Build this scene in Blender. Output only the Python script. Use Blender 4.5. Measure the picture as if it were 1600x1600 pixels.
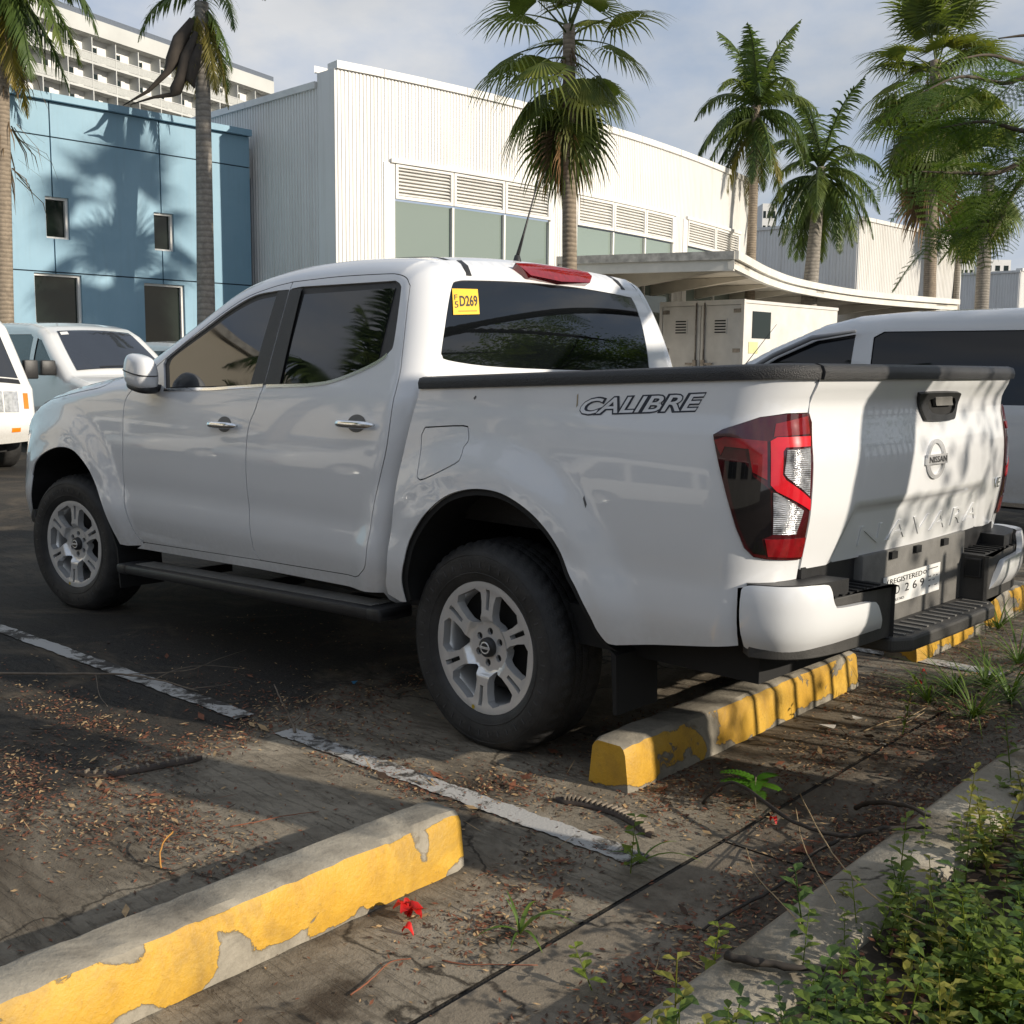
import bpy, bmesh, math, random
import numpy as np
from mathutils import Vector, Matrix, Quaternion
from mathutils.geometry import delaunay_2d_cdt
for o in list(bpy.data.objects): bpy.data.objects.remove(o)
SC = bpy.context.scene
COL = SC.collection
R = math.radians
rng = random.Random(7)
nr = np.random.default_rng(11)

# ---------------------------------------------------------------- camera
FPX = 1745.3                                   # focal length in photograph pixels (1600 wide)
CAM = np.array([-2.703, 3.5931, 1.3441]); YAW, PITCH, ROLL = -0.8116, 0.1302, 0.0097
def _axes():
    cy, sy, cp, sp = math.cos(YAW), math.sin(YAW), math.cos(PITCH), math.sin(PITCH)
    F = np.array([cy*cp, sy*cp, -sp]); Rr = np.array([sy, -cy, 0.]); U = np.cross(Rr, F)
    c, s = math.cos(ROLL), math.sin(ROLL)
    return F, c*Rr+s*U, -s*Rr+c*U
CF, CR, CU = _axes()
cam = bpy.data.cameras.new('camera'); cam_o = bpy.data.objects.new('camera', cam); COL.objects.link(cam_o)
cam.sensor_fit = 'HORIZONTAL'; cam.angle = 2*math.atan(800/FPX); cam.clip_end = 3000; cam.clip_start = 0.05
cam_o.matrix_world = Matrix(((CR[0], CU[0], -CF[0], CAM[0]), (CR[1], CU[1], -CF[1], CAM[1]), (CR[2], CU[2], -CF[2], CAM[2]), (0, 0, 0, 1)))
SC.camera = cam_o
# ---------------------------------------------------------------- sun, sky, exposure
SUN_AZ, SUN_EL = R(196), R(21.6)                 # direction towards the sun (world azimuth from +X)
SC.view_settings.view_transform = 'Standard'; SC.view_settings.look = 'None'
SC.view_settings.gamma = 1; SC.view_settings.exposure = 0.12; SC.view_settings.use_curve_mapping = False
W_ = bpy.data.worlds.new('World'); SC.world = W_; W_.use_nodes = True
nt = W_.node_tree; nt.nodes.clear()
n_out = nt.nodes.new('ShaderNodeOutputWorld'); n_bg = nt.nodes.new('ShaderNodeBackground')
n_sky = nt.nodes.new('ShaderNodeTexSky'); n_sky.sky_type = 'NISHITA'; n_sky.sun_disc = False
n_sky.sun_elevation = SUN_EL; n_sky.sun_rotation = R(90)-SUN_AZ
n_sky.air_density = 1.0; n_sky.dust_density = 1.2; n_sky.ozone_density = 1.0
n_tc = nt.nodes.new('ShaderNodeTexCoord'); n_map = nt.nodes.new('ShaderNodeMapping'); n_map.inputs['Scale'].default_value = (1.0, 1.0, 2.6)
n_no = nt.nodes.new('ShaderNodeTexNoise'); n_no.inputs['Scale'].default_value = 2.3; n_no.inputs['Detail'].default_value = 7; n_no.inputs['Roughness'].default_value = 0.52
n_ra = nt.nodes.new('ShaderNodeValToRGB'); n_ra.color_ramp.elements[0].position = 0.36; n_ra.color_ramp.elements[1].position = 0.66
n_ra.color_ramp.elements[0].color = (0.62, 0.62, 0.62, 1); n_ra.color_ramp.elements[1].color = (0.95, 0.95, 0.95, 1)
n_mx = nt.nodes.new('ShaderNodeMix'); n_mx.data_type = 'RGBA'
n_m2 = nt.nodes.new('ShaderNodeMapping'); n_m2.inputs['Scale'].default_value = (1.0, 1.0, 1.9); n_m2.inputs['Location'].default_value = (.37, .11, .2)
n_n2 = nt.nodes.new('ShaderNodeTexNoise'); n_n2.inputs['Scale'].default_value = 3.1; n_n2.inputs['Detail'].default_value = 8; n_n2.inputs['Roughness'].default_value = 0.56
n_r2 = nt.nodes.new('ShaderNodeValToRGB'); n_r2.color_ramp.elements[0].position = 0.42; n_r2.color_ramp.elements[1].position = 0.62
n_r2.color_ramp.elements[0].color = (.55, .68, .90, 1); n_r2.color_ramp.elements[1].color = (.97, .98, 1.0, 1)
n_sc = nt.nodes.new('ShaderNodeMix'); n_sc.data_type = 'RGBA'; n_sc.blend_type = 'MULTIPLY'; n_sc.inputs[0].default_value = 1; n_sc.inputs[7].default_value = (9.6, 9.6, 9.6, 1)
nt.links.new(n_tc.outputs['Generated'], n_m2.inputs['Vector']); nt.links.new(n_m2.outputs[0], n_n2.inputs['Vector']); nt.links.new(n_n2.outputs[0], n_r2.inputs[0]); nt.links.new(n_r2.outputs[0], n_sc.inputs[6]); nt.links.new(n_sc.outputs[2], n_mx.inputs[7])
nt.links.new(n_tc.outputs['Generated'], n_map.inputs['Vector']); nt.links.new(n_map.outputs[0], n_no.inputs['Vector'])
nt.links.new(n_no.outputs[0], n_ra.inputs[0]); nt.links.new(n_ra.outputs[0], n_mx.inputs[0])
nt.links.new(n_sky.outputs[0], n_mx.inputs[6]); nt.links.new(n_mx.outputs[2], n_bg.inputs[0]); nt.links.new(n_bg.outputs[0], n_out.inputs[0])
n_bg.inputs[1].default_value = 0.074
sl = bpy.data.lights.new('sun', 'SUN'); sl.energy = 4.9; sl.angle = R(0.53); sl.color = (1.0, 0.90, 0.76)
so = bpy.data.objects.new('sun', sl); COL.objects.link(so); so.location = (-30, -9, 25)
TOSUN = Vector((math.cos(SUN_AZ)*math.cos(SUN_EL), math.sin(SUN_AZ)*math.cos(SUN_EL), math.sin(SUN_EL)))
so.rotation_euler = TOSUN.to_track_quat('Z', 'Y').to_euler()

# ---------------------------------------------------------------- pixels to rays
def ray(px, py): return CF + (px-800)/FPX*CR - (py-800)/FPX*CU
def at_depth(px, py, d): return CAM + ray(px, py)*d
def on_axis(px, py, axis, val):
    d = ray(px, py); return CAM + d*((val-CAM[axis])/d[axis])
def ground(px, py): return on_axis(px, py, 2, 0.0)
def pix(P):
    d = np.asarray(P, float)-CAM; z = d@CF
    return 800+FPX*(d@CR)/z, 800-FPX*(d@CU)/z

# ---------------------------------------------------------------- materials
MATS = {}
def new_mat(name):
    m = bpy.data.materials.new(name); m.use_nodes = True
    MATS[name] = m
    return m, m.node_tree, m.node_tree.nodes['Principled BSDF']
def pset(b, **k):
    names = dict(base='Base Color', rough='Roughness', metal='Metallic', coat='Coat Weight', coatr='Coat Roughness', ior='IOR', spec='Specular IOR Level', trans='Transmission Weight', alpha='Alpha', sub='Subsurface Weight', emit='Emission Color', emits='Emission Strength')
    for a, v in k.items():
        if a in ('base', 'emit') and len(v) == 3: v = (*v, 1)
        b.inputs[names[a]].default_value = v
def add(nt, typ, **k):
    n = nt.nodes.new(typ)
    for a, v in k.items():
        if a.startswith('i_'): n.inputs[a[2:].replace('_', ' ')].default_value = v
        else: setattr(n, a, v)
    return n
def coords(nt, kind='Object', scale=(1, 1, 1), rot=(0, 0, 0)):
    tc = add(nt, 'ShaderNodeTexCoord'); mp = add(nt, 'ShaderNodeMapping')
    mp.inputs['Scale'].default_value = scale; mp.inputs['Rotation'].default_value = rot
    nt.links.new(tc.outputs[kind], mp.inputs[0]); return mp.outputs[0]
def noise(nt, vec, scale, detail=5, rough=.55, dist=0):
    n = add(nt, 'ShaderNodeTexNoise'); n.inputs['Scale'].default_value = scale; n.inputs['Detail'].default_value = detail
    n.inputs['Roughness'].default_value = rough; n.inputs['Distortion'].default_value = dist
    nt.links.new(vec, n.inputs['Vector']); return n.outputs[0]
def ramp(nt, fac, stops):
    r = add(nt, 'ShaderNodeValToRGB'); e = r.color_ramp.elements
    while len(e) < len(stops): e.new(0.5)
    for q, (p, c) in zip(e, stops):
        q.position = p; q.color = (*c, 1) if len(c) == 3 else (c[0],)*3+(1,) if len(c) == 1 else c
    nt.links.new(fac, r.inputs[0]); return r.outputs[0]
def mixc(nt, fac, a, b, mode='MIX'):
    m = add(nt, 'ShaderNodeMix', data_type='RGBA', blend_type=mode)
    for sock, v in ((0, fac), (6, a), (7, b)):
        if hasattr(v, 'links'): nt.links.new(v, m.inputs[sock])
        elif isinstance(v, (int, float)): m.inputs[sock].default_value = v
        else: m.inputs[sock].default_value = (*v, 1)
    return m.outputs[2]
def bump(nt, b, h, strength=.3, dist=.01):
    n = add(nt, 'ShaderNodeBump'); n.inputs['Strength'].default_value = strength; n.inputs['Distance'].default_value = dist
    nt.links.new(h, n.inputs['Height']); nt.links.new(n.outputs[0], b.inputs['Normal'])
def simple(name, base, rough=.5, var=.12, vscale=6., bmp=0., bscale=60., **k):
    """Principled with a little noise in colour and roughness."""
    m, nt, b = new_mat(name); pset(b, base=base, rough=rough, **k)
    v = coords(nt)
    f = noise(nt, v, vscale)
    if var:
        lo = tuple(c*(1-var) for c in base); hi = tuple(min(1, c*(1+var)) for c in base)
        nt.links.new(ramp(nt, f, [(.3, lo), (.7, hi)]), b.inputs['Base Color'])
    if bmp: bump(nt, b, noise(nt, v, bscale, 4), bmp, .004)
    return m

def glass_mat(name, base, ior=1.75):
    m, nt, b = new_mat(name); pset(b, base=base, rough=.015, ior=ior, spec=.5)
    v = coords(nt); f = noise(nt, v, 5., 5)
    nt.links.new(ramp(nt, f, [(.4, (.012,)), (.8, (.06,))]), b.inputs['Roughness']); return m
# ---------------------------------------------------------------- mesh helpers
def put(name, me, mat=None, parent=None, loc=None):
    o = bpy.data.objects.new(name, me); COL.objects.link(o)
    if mat is not None and len(me.materials) == 0: me.materials.append(mat)
    if parent is not None: o.parent = parent
    if loc is not None: o.location = loc
    return o
def mk(name, V, Fc, mat=None, parent=None, smooth=False, normals=None, loc=None):
    me = bpy.data.meshes.new(name); me.from_pydata([tuple(map(float, v)) for v in V], [], [tuple(map(int, f)) for f in Fc]); me.update()
    if smooth or normals is not None: me.polygons.foreach_set('use_smooth', [True]*len(me.polygons))
    if normals is not None: me.normals_split_custom_set_from_vertices([tuple(map(float, n)) for n in normals])
    return put(name, me, mat, parent, loc)
def tag(o, label=None, cat=None, group=None, kind=None):
    if label: o['label'] = label
    if cat: o['category'] = cat
    if group: o['group'] = group
    if kind: o['kind'] = kind
    return o
def empty(name, loc=(0, 0, 0), rz=0, label=None, cat=None, group=None):
    o = bpy.data.objects.new(name, None); COL.objects.link(o); o.location = loc; o.rotation_euler = (0, 0, rz); o.empty_display_size = .2
    return tag(o, label, cat, group)
class MB:
    """collects shapes into one mesh"""
    def __init__(s): s.v = []; s.f = []; s.n = 0
    def addvf(s, V, Fc):
        V = [tuple(map(float, v)) for v in V]
        s.v += V; s.f += [tuple(int(i)+s.n for i in f) for f in Fc]; s.n += len(V); return s
    def box(s, x0, x1, y0, y1, z0, z1, M=None):
        V = [(x, y, z) for x in (x0, x1) for y in (y0, y1) for z in (z0, z1)]
        if M is not None: V = [tuple(M @ Vector(v)) for v in V]
        return s.addvf(V, [(0, 1, 3, 2), (4, 6, 7, 5), (0, 4, 5, 1), (2, 3, 7, 6), (0, 2, 6, 4), (1, 5, 7, 3)])
    def bbox(s, x0, x1, y0, y1, z0, z1, b=.01, M=None, seg=2):
        bm = bmesh.new(); bmesh.ops.create_cube(bm, size=1)
        for v in bm.verts: v.co = Vector(((x0+x1)/2+v.co.x*(x1-x0), (y0+y1)/2+v.co.y*(y1-y0), (z0+z1)/2+v.co.z*(z1-z0)))
        bmesh.ops.bevel(bm, geom=bm.edges[:], offset=b, segments=seg, affect='EDGES', profile=.5)
        V = [tuple((M @ v.co) if M is not None else v.co) for v in bm.verts]; bm.verts.index_update()
        Fc = [[v.index for v in f.verts] for f in bm.faces]; bm.free()
        return s.addvf(V, Fc)
    def tube(s, pts, rad, n=8, cap=True):
        pts = [Vector(p) for p in pts]; rad = rad if hasattr(rad, '__len__') else [rad]*len(pts)
        V = []; Fc = []; up = None
        for i, p in enumerate(pts):
            t = (pts[min(i+1, len(pts)-1)]-pts[max(i-1, 0)])
            t = t.normalized() if t.length > 1e-9 else Vector((0, 0, 1))
            if up is None: up = t.orthogonal().normalized()
            up = (up - t*up.dot(t)); up = up.normalized() if up.length > 1e-6 else t.orthogonal().normalized()
            w = t.cross(up)
            for k in range(n):
                a = 2*math.pi*k/n; V.append(p+(up*math.cos(a)+w*math.sin(a))*rad[i])
        for i in range(len(pts)-1):
            for k in range(n): Fc.append((i*n+k, i*n+(k+1) % n, (i+1)*n+(k+1) % n, (i+1)*n+k))
        if cap: Fc += [tuple(range(n))[::-1], tuple(range((len(pts)-1)*n, len(pts)*n))]
        return s.addvf(V, Fc)
    def lathe(s, prof, n=32, axis='z', c=(0, 0, 0), close=False):
        """prof: (radius, height) list turned round an axis"""
        V = []; Fc = []; m = len(prof)
        for k in range(n):
            a = 2*math.pi*k/n
            for r, h in prof:
                p = (r*math.cos(a), r*math.sin(a), h)
                if axis == 'y': p = (p[0], p[2], p[1])
                elif axis == 'x': p = (p[2], p[0], p[1])
                V.append((p[0]+c[0], p[1]+c[1], p[2]+c[2]))
        for k in range(n):
            k2 = (k+1) % n
            for i in range(m-1):
                q = (k*m+i, k2*m+i, k2*m+i+1, k*m+i+1)
                Fc.append(q if axis != 'y' else q[::-1])
        return s.addvf(V, Fc)
    def prism(s, poly, d0, d1, axis='y'):
        """2D polygon swept along an axis: poly in (x,z) for y, (y,z) for x, (x,y) for z"""
        n = len(poly); V = []
        for d in (d0, d1):
            for a, b in poly: V.append({'y': (a, d, b), 'x': (d, a, b), 'z': (a, b, d)}[axis])
        Fc = [tuple(range(n)), tuple(range(n, 2*n))[::-1]]+[(i, i+n, (i+1) % n+n, (i+1) % n) for i in range(n)]
        s.addvf(V, Fc); return s
    def build(s, name, mat, parent=None, smooth=False, loc=None, fixn=True, auto=None):
        me = bpy.data.meshes.new(name); me.from_pydata(s.v, [], s.f); me.update()
        if fixn:
            bm = bmesh.new(); bm.from_mesh(me); bmesh.ops.recalc_face_normals(bm, faces=bm.faces); bm.to_mesh(me); bm.free()
        if smooth or auto: me.polygons.foreach_set('use_smooth', [True]*len(me.polygons))
        if auto: me.set_sharp_from_angle(angle=R(auto))
        return put(name, me, mat, parent, loc)
def quick_box(name, b, mat, parent=None, bev=0, **k):
    m = MB(); (m.bbox(*b, b=bev) if bev else m.box(*b)); return m.build(name, mat, parent, auto=(40 if bev else None), **k)
def inpoly(P, poly):
    x, y = P[:, 0], P[:, 1]; c = np.zeros(len(P), bool); n = len(poly)
    x0, y0 = poly[-1]
    for x1, y1 in poly:
        if y1 != y0:
            hit = ((y1 > y) != (y0 > y)) & (x < (x0-x1)*(y-y1)/(y0-y1)+x1); c ^= hit
        x0, y0 = x1, y1
    return c
def pdist(P, poly, closed=True):
    P = np.asarray(P, float); q = np.asarray(poly, float)
    a = q if closed else q[:-1]; b = np.roll(q, -1, 0) if closed else q[1:]
    ab = b-a; L = np.maximum((ab*ab).sum(1), 1e-14); d = np.empty(len(P))
    for i in range(0, len(P), 2000):
        p = P[i:i+2000, None, :]-a[None]; t = np.clip((p*ab).sum(2)/L, 0, 1)
        r = p-t[:, :, None]*ab; d[i:i+2000] = np.sqrt((r*r).sum(2).min(1))
    return d
def catmull(pts, n=6, closed=False):
    P = np.asarray(pts, float); o = []; N = len(P)
    for i in range(N if closed else N-1):
        p1, p2 = P[i], P[(i+1) % N]
        p0 = P[i-1] if (i > 0 or closed) else 2*p1-p2
        p3 = P[(i+2) % N] if (i+2 < N or closed) else 2*p2-p1
        for k in range(n):
            t = k/n; o.append(.5*((2*p1)+(-p0+p2)*t+(2*p0-5*p1+4*p2-p3)*t*t+(-p0+3*p1-3*p2+p3)*t**3))
    if not closed: o.append(P[-1])
    return np.array(o)
def area(poly):
    q = np.asarray(poly); return .5*np.sum(q[:, 0]*np.roll(q[:, 1], -1)-np.roll(q[:, 0], -1)*q[:, 1])
def inset(poly, d):
    """move a closed polygon inwards by d (positive)"""
    q = np.asarray(poly, float); s = 1 if area(q) > 0 else -1
    a = q-np.roll(q, 1, 0); b = np.roll(q, -1, 0)-q
    a /= np.linalg.norm(a, axis=1)[:, None]+1e-12; b /= np.linalg.norm(b, axis=1)[:, None]+1e-12
    n = np.stack([-(a[:, 1]+b[:, 1]), a[:, 0]+b[:, 0]], 1); L = np.linalg.norm(n, axis=1)[:, None]; n /= L+1e-9
    k = 1/np.clip(L[:, 0]/2, .5, 1)
    return q+n*(d*s*k)[:, None]
def dedupe(q, e=1e-4):
    o = []
    for p in q:
        if not o or np.hypot(*(p-o[-1])) > e: o.append(p)
    if np.hypot(*(o[0]-o[-1])) < e: o.pop()
    return np.array(o)
def resample(q, h, closed=True):
    """split long edges so none exceeds h"""
    o = []; n = len(q)
    for i in range(n if closed else n-1):
        a, b = q[i], q[(i+1) % n]; m = max(1, int(math.ceil(np.hypot(*(b-a))/h)))
        for k in range(m): o.append(a+(b-a)*k/m)
    if not closed: o.append(q[-1])
    return np.array(o)
def surf_normals(P, uv, sgn, e=4e-3):
    du = P(uv[:, 0]+e, uv[:, 1])-P(uv[:, 0]-e, uv[:, 1]); dv = P(uv[:, 0], uv[:, 1]+e)-P(uv[:, 0], uv[:, 1]-e)
    n = np.cross(du, dv); n /= np.linalg.norm(n, axis=1)[:, None]+1e-12
    return n*sgn
def panel(name, outline, P, mat, parent=None, holes=(), h=.04, gap=0., flange=.012, off=0., out=(0, 1, 0), fdir=None, extra=None):
    """a sheet on the surface P(u,v): outline minus holes, edges folded back by flange"""
    loops = [dedupe(np.asarray(outline, float))]+[dedupe(np.asarray(q, float)) for q in holes]
    if gap: loops = [inset(loops[0], gap)]+[inset(q, -gap) for q in loops[1:]]
    loops = [resample(q, h) for q in loops]
    lo, hi = loops[0].min(0), loops[0].max(0)
    gu, gv = np.meshgrid(np.arange(lo[0]+h/2, hi[0], h), np.arange(lo[1]+h/2, hi[1], h)); gu = gu+(np.arange(gu.shape[0]) % 2)[:, None]*h*.5
    G = np.stack([gu.ravel(), gv.ravel()], 1)
    if extra is not None: G = np.concatenate([G[pdist(G, extra[0], False) > extra[1]]]+list(extra[2:])) if len(G) else np.concatenate(list(extra[2:]))
    if len(G):
        k = inpoly(G, loops[0])
        for q in loops[1:]: k &= ~inpoly(G, q)
        G = G[k]
    if len(G):
        d = np.min([pdist(G, q) for q in loops], axis=0); G = G[d > (.35*h if extra is None else .0025)]
    allv = np.concatenate(loops+[G]) if len(G) else np.concatenate(loops)
    edges = []; base = 0
    for q in loops:
        n = len(q); edges += [(base+i, base+(i+1) % n) for i in range(n)]; base += n
    r = delaunay_2d_cdt([Vector(p) for p in allv], edges, [], 0, 1e-6)
    uv = np.array([tuple(v) for v in r[0]]); T = np.array([f for f in r[2] if len(f) == 3], int)
    c = uv[T].mean(1); k = inpoly(c, loops[0])
    for q in loops[1:]: k &= ~inpoly(c, q)
    T = T[k]
    out = np.asarray(out, float)
    n0 = surf_normals(P, uv, 1.); sgn = 1. if np.sum(n0@out) > 0 else -1.
    N = n0*sgn; X = P(uv[:, 0], uv[:, 1])+N*off
    tn = np.cross(X[T[:, 1]]-X[T[:, 0]], X[T[:, 2]]-X[T[:, 0]]); fl = np.sum(tn*N[T[:, 0]], 1) < 0
    T[fl] = T[fl][:, ::-1]
    V = [X]; NN = [N]; Fc = [tuple(t) for t in T]; nb = len(X)
    if flange:
        for q in loops:
            x = P(q[:, 0], q[:, 1]); nn = surf_normals(P, q, sgn); x = x+nn*off
            bd = -nn if fdir is None else np.tile(np.asarray(fdir, float), (len(q), 1))
            y = x+bd*flange; m = len(q)
            side = np.cross(np.roll(x, -1, 0)-x, bd); side /= np.linalg.norm(side, axis=1)[:, None]+1e-12
            V += [x, y]; NN += [side, side]
            Fc += [(nb+i, nb+(i+1) % m, nb+m+(i+1) % m, nb+m+i) for i in range(m)]; nb += 2*m
    used = np.unique(np.concatenate([np.array(f) for f in Fc])); mp = -np.ones(nb, int); mp[used] = np.arange(len(used))
    V = np.concatenate(V)[used]; NN = np.concatenate(NN)[used]
    return mk(name, V, [tuple(mp[list(f)]) for f in Fc], mat, parent, normals=NN)
def grid_surf(name, P, us, vs, mat, parent=None, out=(0, 0, 1), off=0.):
    uu, vv = np.meshgrid(us, vs, indexing='ij'); uv = np.stack([uu.ravel(), vv.ravel()], 1)
    n0 = surf_normals(P, uv, 1.); sgn = 1. if np.sum(n0@np.asarray(out, float)) > 0 else -1.
    X = P(uv[:, 0], uv[:, 1])+n0*sgn*off; m = len(vs); Fc = []
    for i in range(len(us)-1):
        for j in range(m-1):
            f = (i*m+j, (i+1)*m+j, (i+1)*m+j+1, i*m+j+1); Fc.append(f if sgn > 0 else f[::-1])
    return mk(name, X, Fc, mat, parent, normals=n0*sgn)
def trace(pxs, P, u0, v0):
    """pixels to (u,v) on a surface, by Newton steps along the viewing ray"""
    o = []
    for px, py in pxs:
        d = ray(px, py); q = np.array([u0, v0, (P(np.array([u0]), np.array([v0]))[0]-CAM)@CF])
        for _ in range(25):
            g = lambda a, b: P(np.array([a]), np.array([b]))[0]
            p0 = g(q[0], q[1]); r = p0-(CAM+d*q[2]); e = 1e-4
            J = np.stack([(g(q[0]+e, q[1])-p0)/e, (g(q[0], q[1]+e)-p0)/e, -d], 1)
            try: st = np.linalg.solve(J, -r)
            except np.linalg.LinAlgError: break
            st[:2] = np.clip(st[:2], -.25, .25); q = q+st
            if abs(st).max() < 1e-6: break
        o.append(q[:2].copy()); u0, v0 = q[0], q[1]
    return np.array(o)
_txt = {}
def text_mesh(s, size=1., bold=0., depth=0., shear=0., space=1.):
    """2D letter outlines (filled) as vertices and faces, origin at the lower left; depth gives thickness"""
    cu = bpy.data.curves.new('t', 'FONT'); cu.body = s; cu.size = size; cu.offset = bold; cu.extrude = depth/2; cu.shear = shear; cu.space_character = space
    cu.resolution_u = 3
    ob = bpy.data.objects.new('t', cu); COL.objects.link(ob)
    dg = bpy.context.evaluated_depsgraph_get(); me = bpy.data.meshes.new_from_object(ob.evaluated_get(dg))
    V = np.array([tuple(v.co) for v in me.vertices]).reshape(-1, 3); Fc = [tuple(p.vertices) for p in me.polygons]
    bpy.data.objects.remove(ob); bpy.data.curves.remove(cu); bpy.data.meshes.remove(me)
    return V, Fc
def text_on(name, s, P, corners, mat, parent, off=.002, out=(0, 1, 0), depth=0., fit=True, **k):
    """letters laid on a surface: corners = (u,v) of lower-left, lower-right, upper-left"""
    V, Fc = text_mesh(s, depth=depth, **k)
    lo, hi = V.min(0), V.max(0); a, b, c = [np.asarray(q, float) for q in corners]
    t = (V[:, :2]-lo[:2])/(hi[:2]-lo[:2]); uv = a+t[:, :1]*(b-a)+t[:, 1:]*(c-a)
    n0 = surf_normals(P, uv, 1.); sgn = 1. if np.sum(n0@np.asarray(out, float)) > 0 else -1.
    X = P(uv[:, 0], uv[:, 1])+n0*sgn*(off+(V[:, 2:]-lo[2]))
    m = MB(); m.addvf(X, Fc); return m.build(name, mat, parent, fixn=True)
def copy_tree(o, parent=None):
    c = o.copy(); COL.objects.link(c); c.parent = parent
    for ch in list(o.children): copy_tree(ch, c)
    return c
def smooth(a, b, x):
    t = np.clip((x-a)/(b-a), 0, 1); return t*t*(3-2*t)
# ================================================================ ground
def asphalt_nodes(nt, v):
    big = noise(nt, v, .35, 6, .6); mid = noise(nt, v, 3.2, 6, .65, .6); fine = noise(nt, v, 140, 3, .7); dust = noise(nt, v, 1.1, 7, .7, 1.2)
    c = ramp(nt, fine, [(.30, (.012, .011, .0105)), (.55, (.033, .031, .028)), (.80, (.085, .078, .068))])
    c = mixc(nt, ramp(nt, mid, [(.4, (0.,)), (.7, (.55,))]), c, (.045, .037, .028))
    c = mixc(nt, ramp(nt, dust, [(.50, (0.,)), (.66, (.75,))]), c, (.125, .100, .070))
    c = mixc(nt, ramp(nt, big, [(.45, (0.,)), (.7, (.35,))]), c, (.10, .088, .070))
    return c, fine
def concrete_nodes(nt, v, base, brush, dirt):
    a = noise(nt, v, 2.2, 7, .65, .8); f = noise(nt, v, 90, 4, .7); st = noise(nt, v, .9, 6, .7, 1.5); pit = noise(nt, v, 22, 6, .75, .4)
    c = ramp(nt, a, [(.3, tuple(x*.62 for x in base)), (.7, tuple(min(1, x*1.18) for x in base))])
    c = mixc(nt, ramp(nt, st, [(.43, (0.,)), (.62, (.9,))]), c, dirt)
    c = mixc(nt, ramp(nt, pit, [(.54, (0.,)), (.66, (.6,))]), c, tuple(x*.4 for x in base))
    c = mixc(nt, ramp(nt, f, [(.55, (0.,)), (.75, (.45,))]), c, tuple(x*.45 for x in base))
    vo = add(nt, 'ShaderNodeTexVoronoi'); vo.feature = 'DISTANCE_TO_EDGE'; vo.inputs['Scale'].default_value = .75
    vm = add(nt, 'ShaderNodeVectorMath', operation='ADD'); nz = add(nt, 'ShaderNodeTexNoise'); nz.inputs['Scale'].default_value = 5.; nz.inputs['Detail'].default_value = 6; nt.links.new(v, nz.inputs['Vector']); vs_ = add(nt, 'ShaderNodeVectorMath', operation='SCALE'); vs_.inputs['Scale'].default_value = .35; nt.links.new(nz.outputs[1], vs_.inputs[0]); nt.links.new(v, vm.inputs[0]); nt.links.new(vs_.outputs[0], vm.inputs[1]); nt.links.new(vm.outputs[0], vo.inputs['Vector'])
    c = mixc(nt, ramp(nt, vo.outputs['Distance'], [(.002, (.85,)), (.007, (0.,))]), c, (.02, .016, .012))
    h = f
    if brush:
        v2 = coords(nt, scale=(5.5, 46, 1), rot=(0, 0, .03)); g = ramp(nt, noise(nt, v2, 1.0, 5, .7, .5), [(.36, (0.,)), (.46, (1.,))])
        c = mixc(nt, mixc(nt, .15, (1, 1, 1), g), tuple(x*.42 for x in base), c)
        mm = add(nt, 'ShaderNodeMath', operation='ADD'); nt.links.new(g, mm.inputs[0]); nt.links.new(f, mm.inputs[1]); h = mm.outputs[0]
    return c, h
def asphalt():
    m, nt, b = new_mat('worn_asphalt'); v = coords(nt); c, h = asphalt_nodes(nt, v)
    nt.links.new(c, b.inputs['Base Color']); pset(b, rough=.92, spec=.25); bump(nt, b, h, .8, .006); return m
def concrete(name, base, brush=True, dirt=(.07, .05, .035)):
    m, nt, b = new_mat(name); v = coords(nt); c, h = concrete_nodes(nt, v, base, brush, dirt)
    nt.links.new(c, b.inputs['Base Color']); pset(b, rough=.9, spec=.3); bump(nt, b, h, .6, .006); return m
def bay_surface():
    """old concrete at the head of the bays running out raggedly under asphalt"""
    m, nt, b = new_mat('bay_paving'); v = coords(nt); ca, ha = asphalt_nodes(nt, v); cc, hc = concrete_nodes(nt, v, (.275, .238, .182), True, (.042, .030, .020))
    sep = add(nt, 'ShaderNodeSeparateXYZ'); nt.links.new(v, sep.inputs[0]); n1 = noise(nt, v, 1.5, 8, .72, .8)
    e = add(nt, 'ShaderNodeMath', operation='MULTIPLY_ADD'); nt.links.new(n1, e.inputs[0]); e.inputs[1].default_value = 2.4; nt.links.new(sep.outputs[0], e.inputs[2])
    fac = ramp(nt, e.outputs[0], [(.0, (0.,)), (1., (1.,))]); mr = add(nt, 'ShaderNodeMapRange'); mr.inputs[1].default_value = 1.65; mr.inputs[2].default_value = 2.15; nt.links.new(e.outputs[0], mr.inputs[0])
    nt.links.new(mixc(nt, mr.outputs[0], cc, ca), b.inputs['Base Color']); pset(b, rough=.92, spec=.25); bump(nt, b, hc, .7, .006); return m
M_ASPH = asphalt(); M_SLAB = bay_surface(); M_GUT = concrete('gutter_concrete', (.23, .195, .148), False, (.045, .031, .021)); M_KERB = concrete('kerb_concrete', (.37, .335, .27), False, (.12, .10, .07))
M_SOIL = simple('planter_soil', (.040, .028, .018), .95, .5, 9, .9, 40)
tag(mk('ground', [(-600, -1800, 0), (2200, -1800, 0), (2200, 900, 0), (-600, 900, 0)], [(0, 1, 2, 3)], M_ASPH), kind='structure')
PARK = R(1.82)
def park(x, y): return (x*math.cos(PARK)-y*math.sin(PARK), x*math.sin(PARK)+y*math.cos(PARK))
apron = tag(bpy.data.objects.new('concrete_apron', None), kind='structure'); COL.objects.link(apron)
ye = [6.2, 3.45, 1.0, -1.45, -4.0, -6.5, -9.0]
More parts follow.
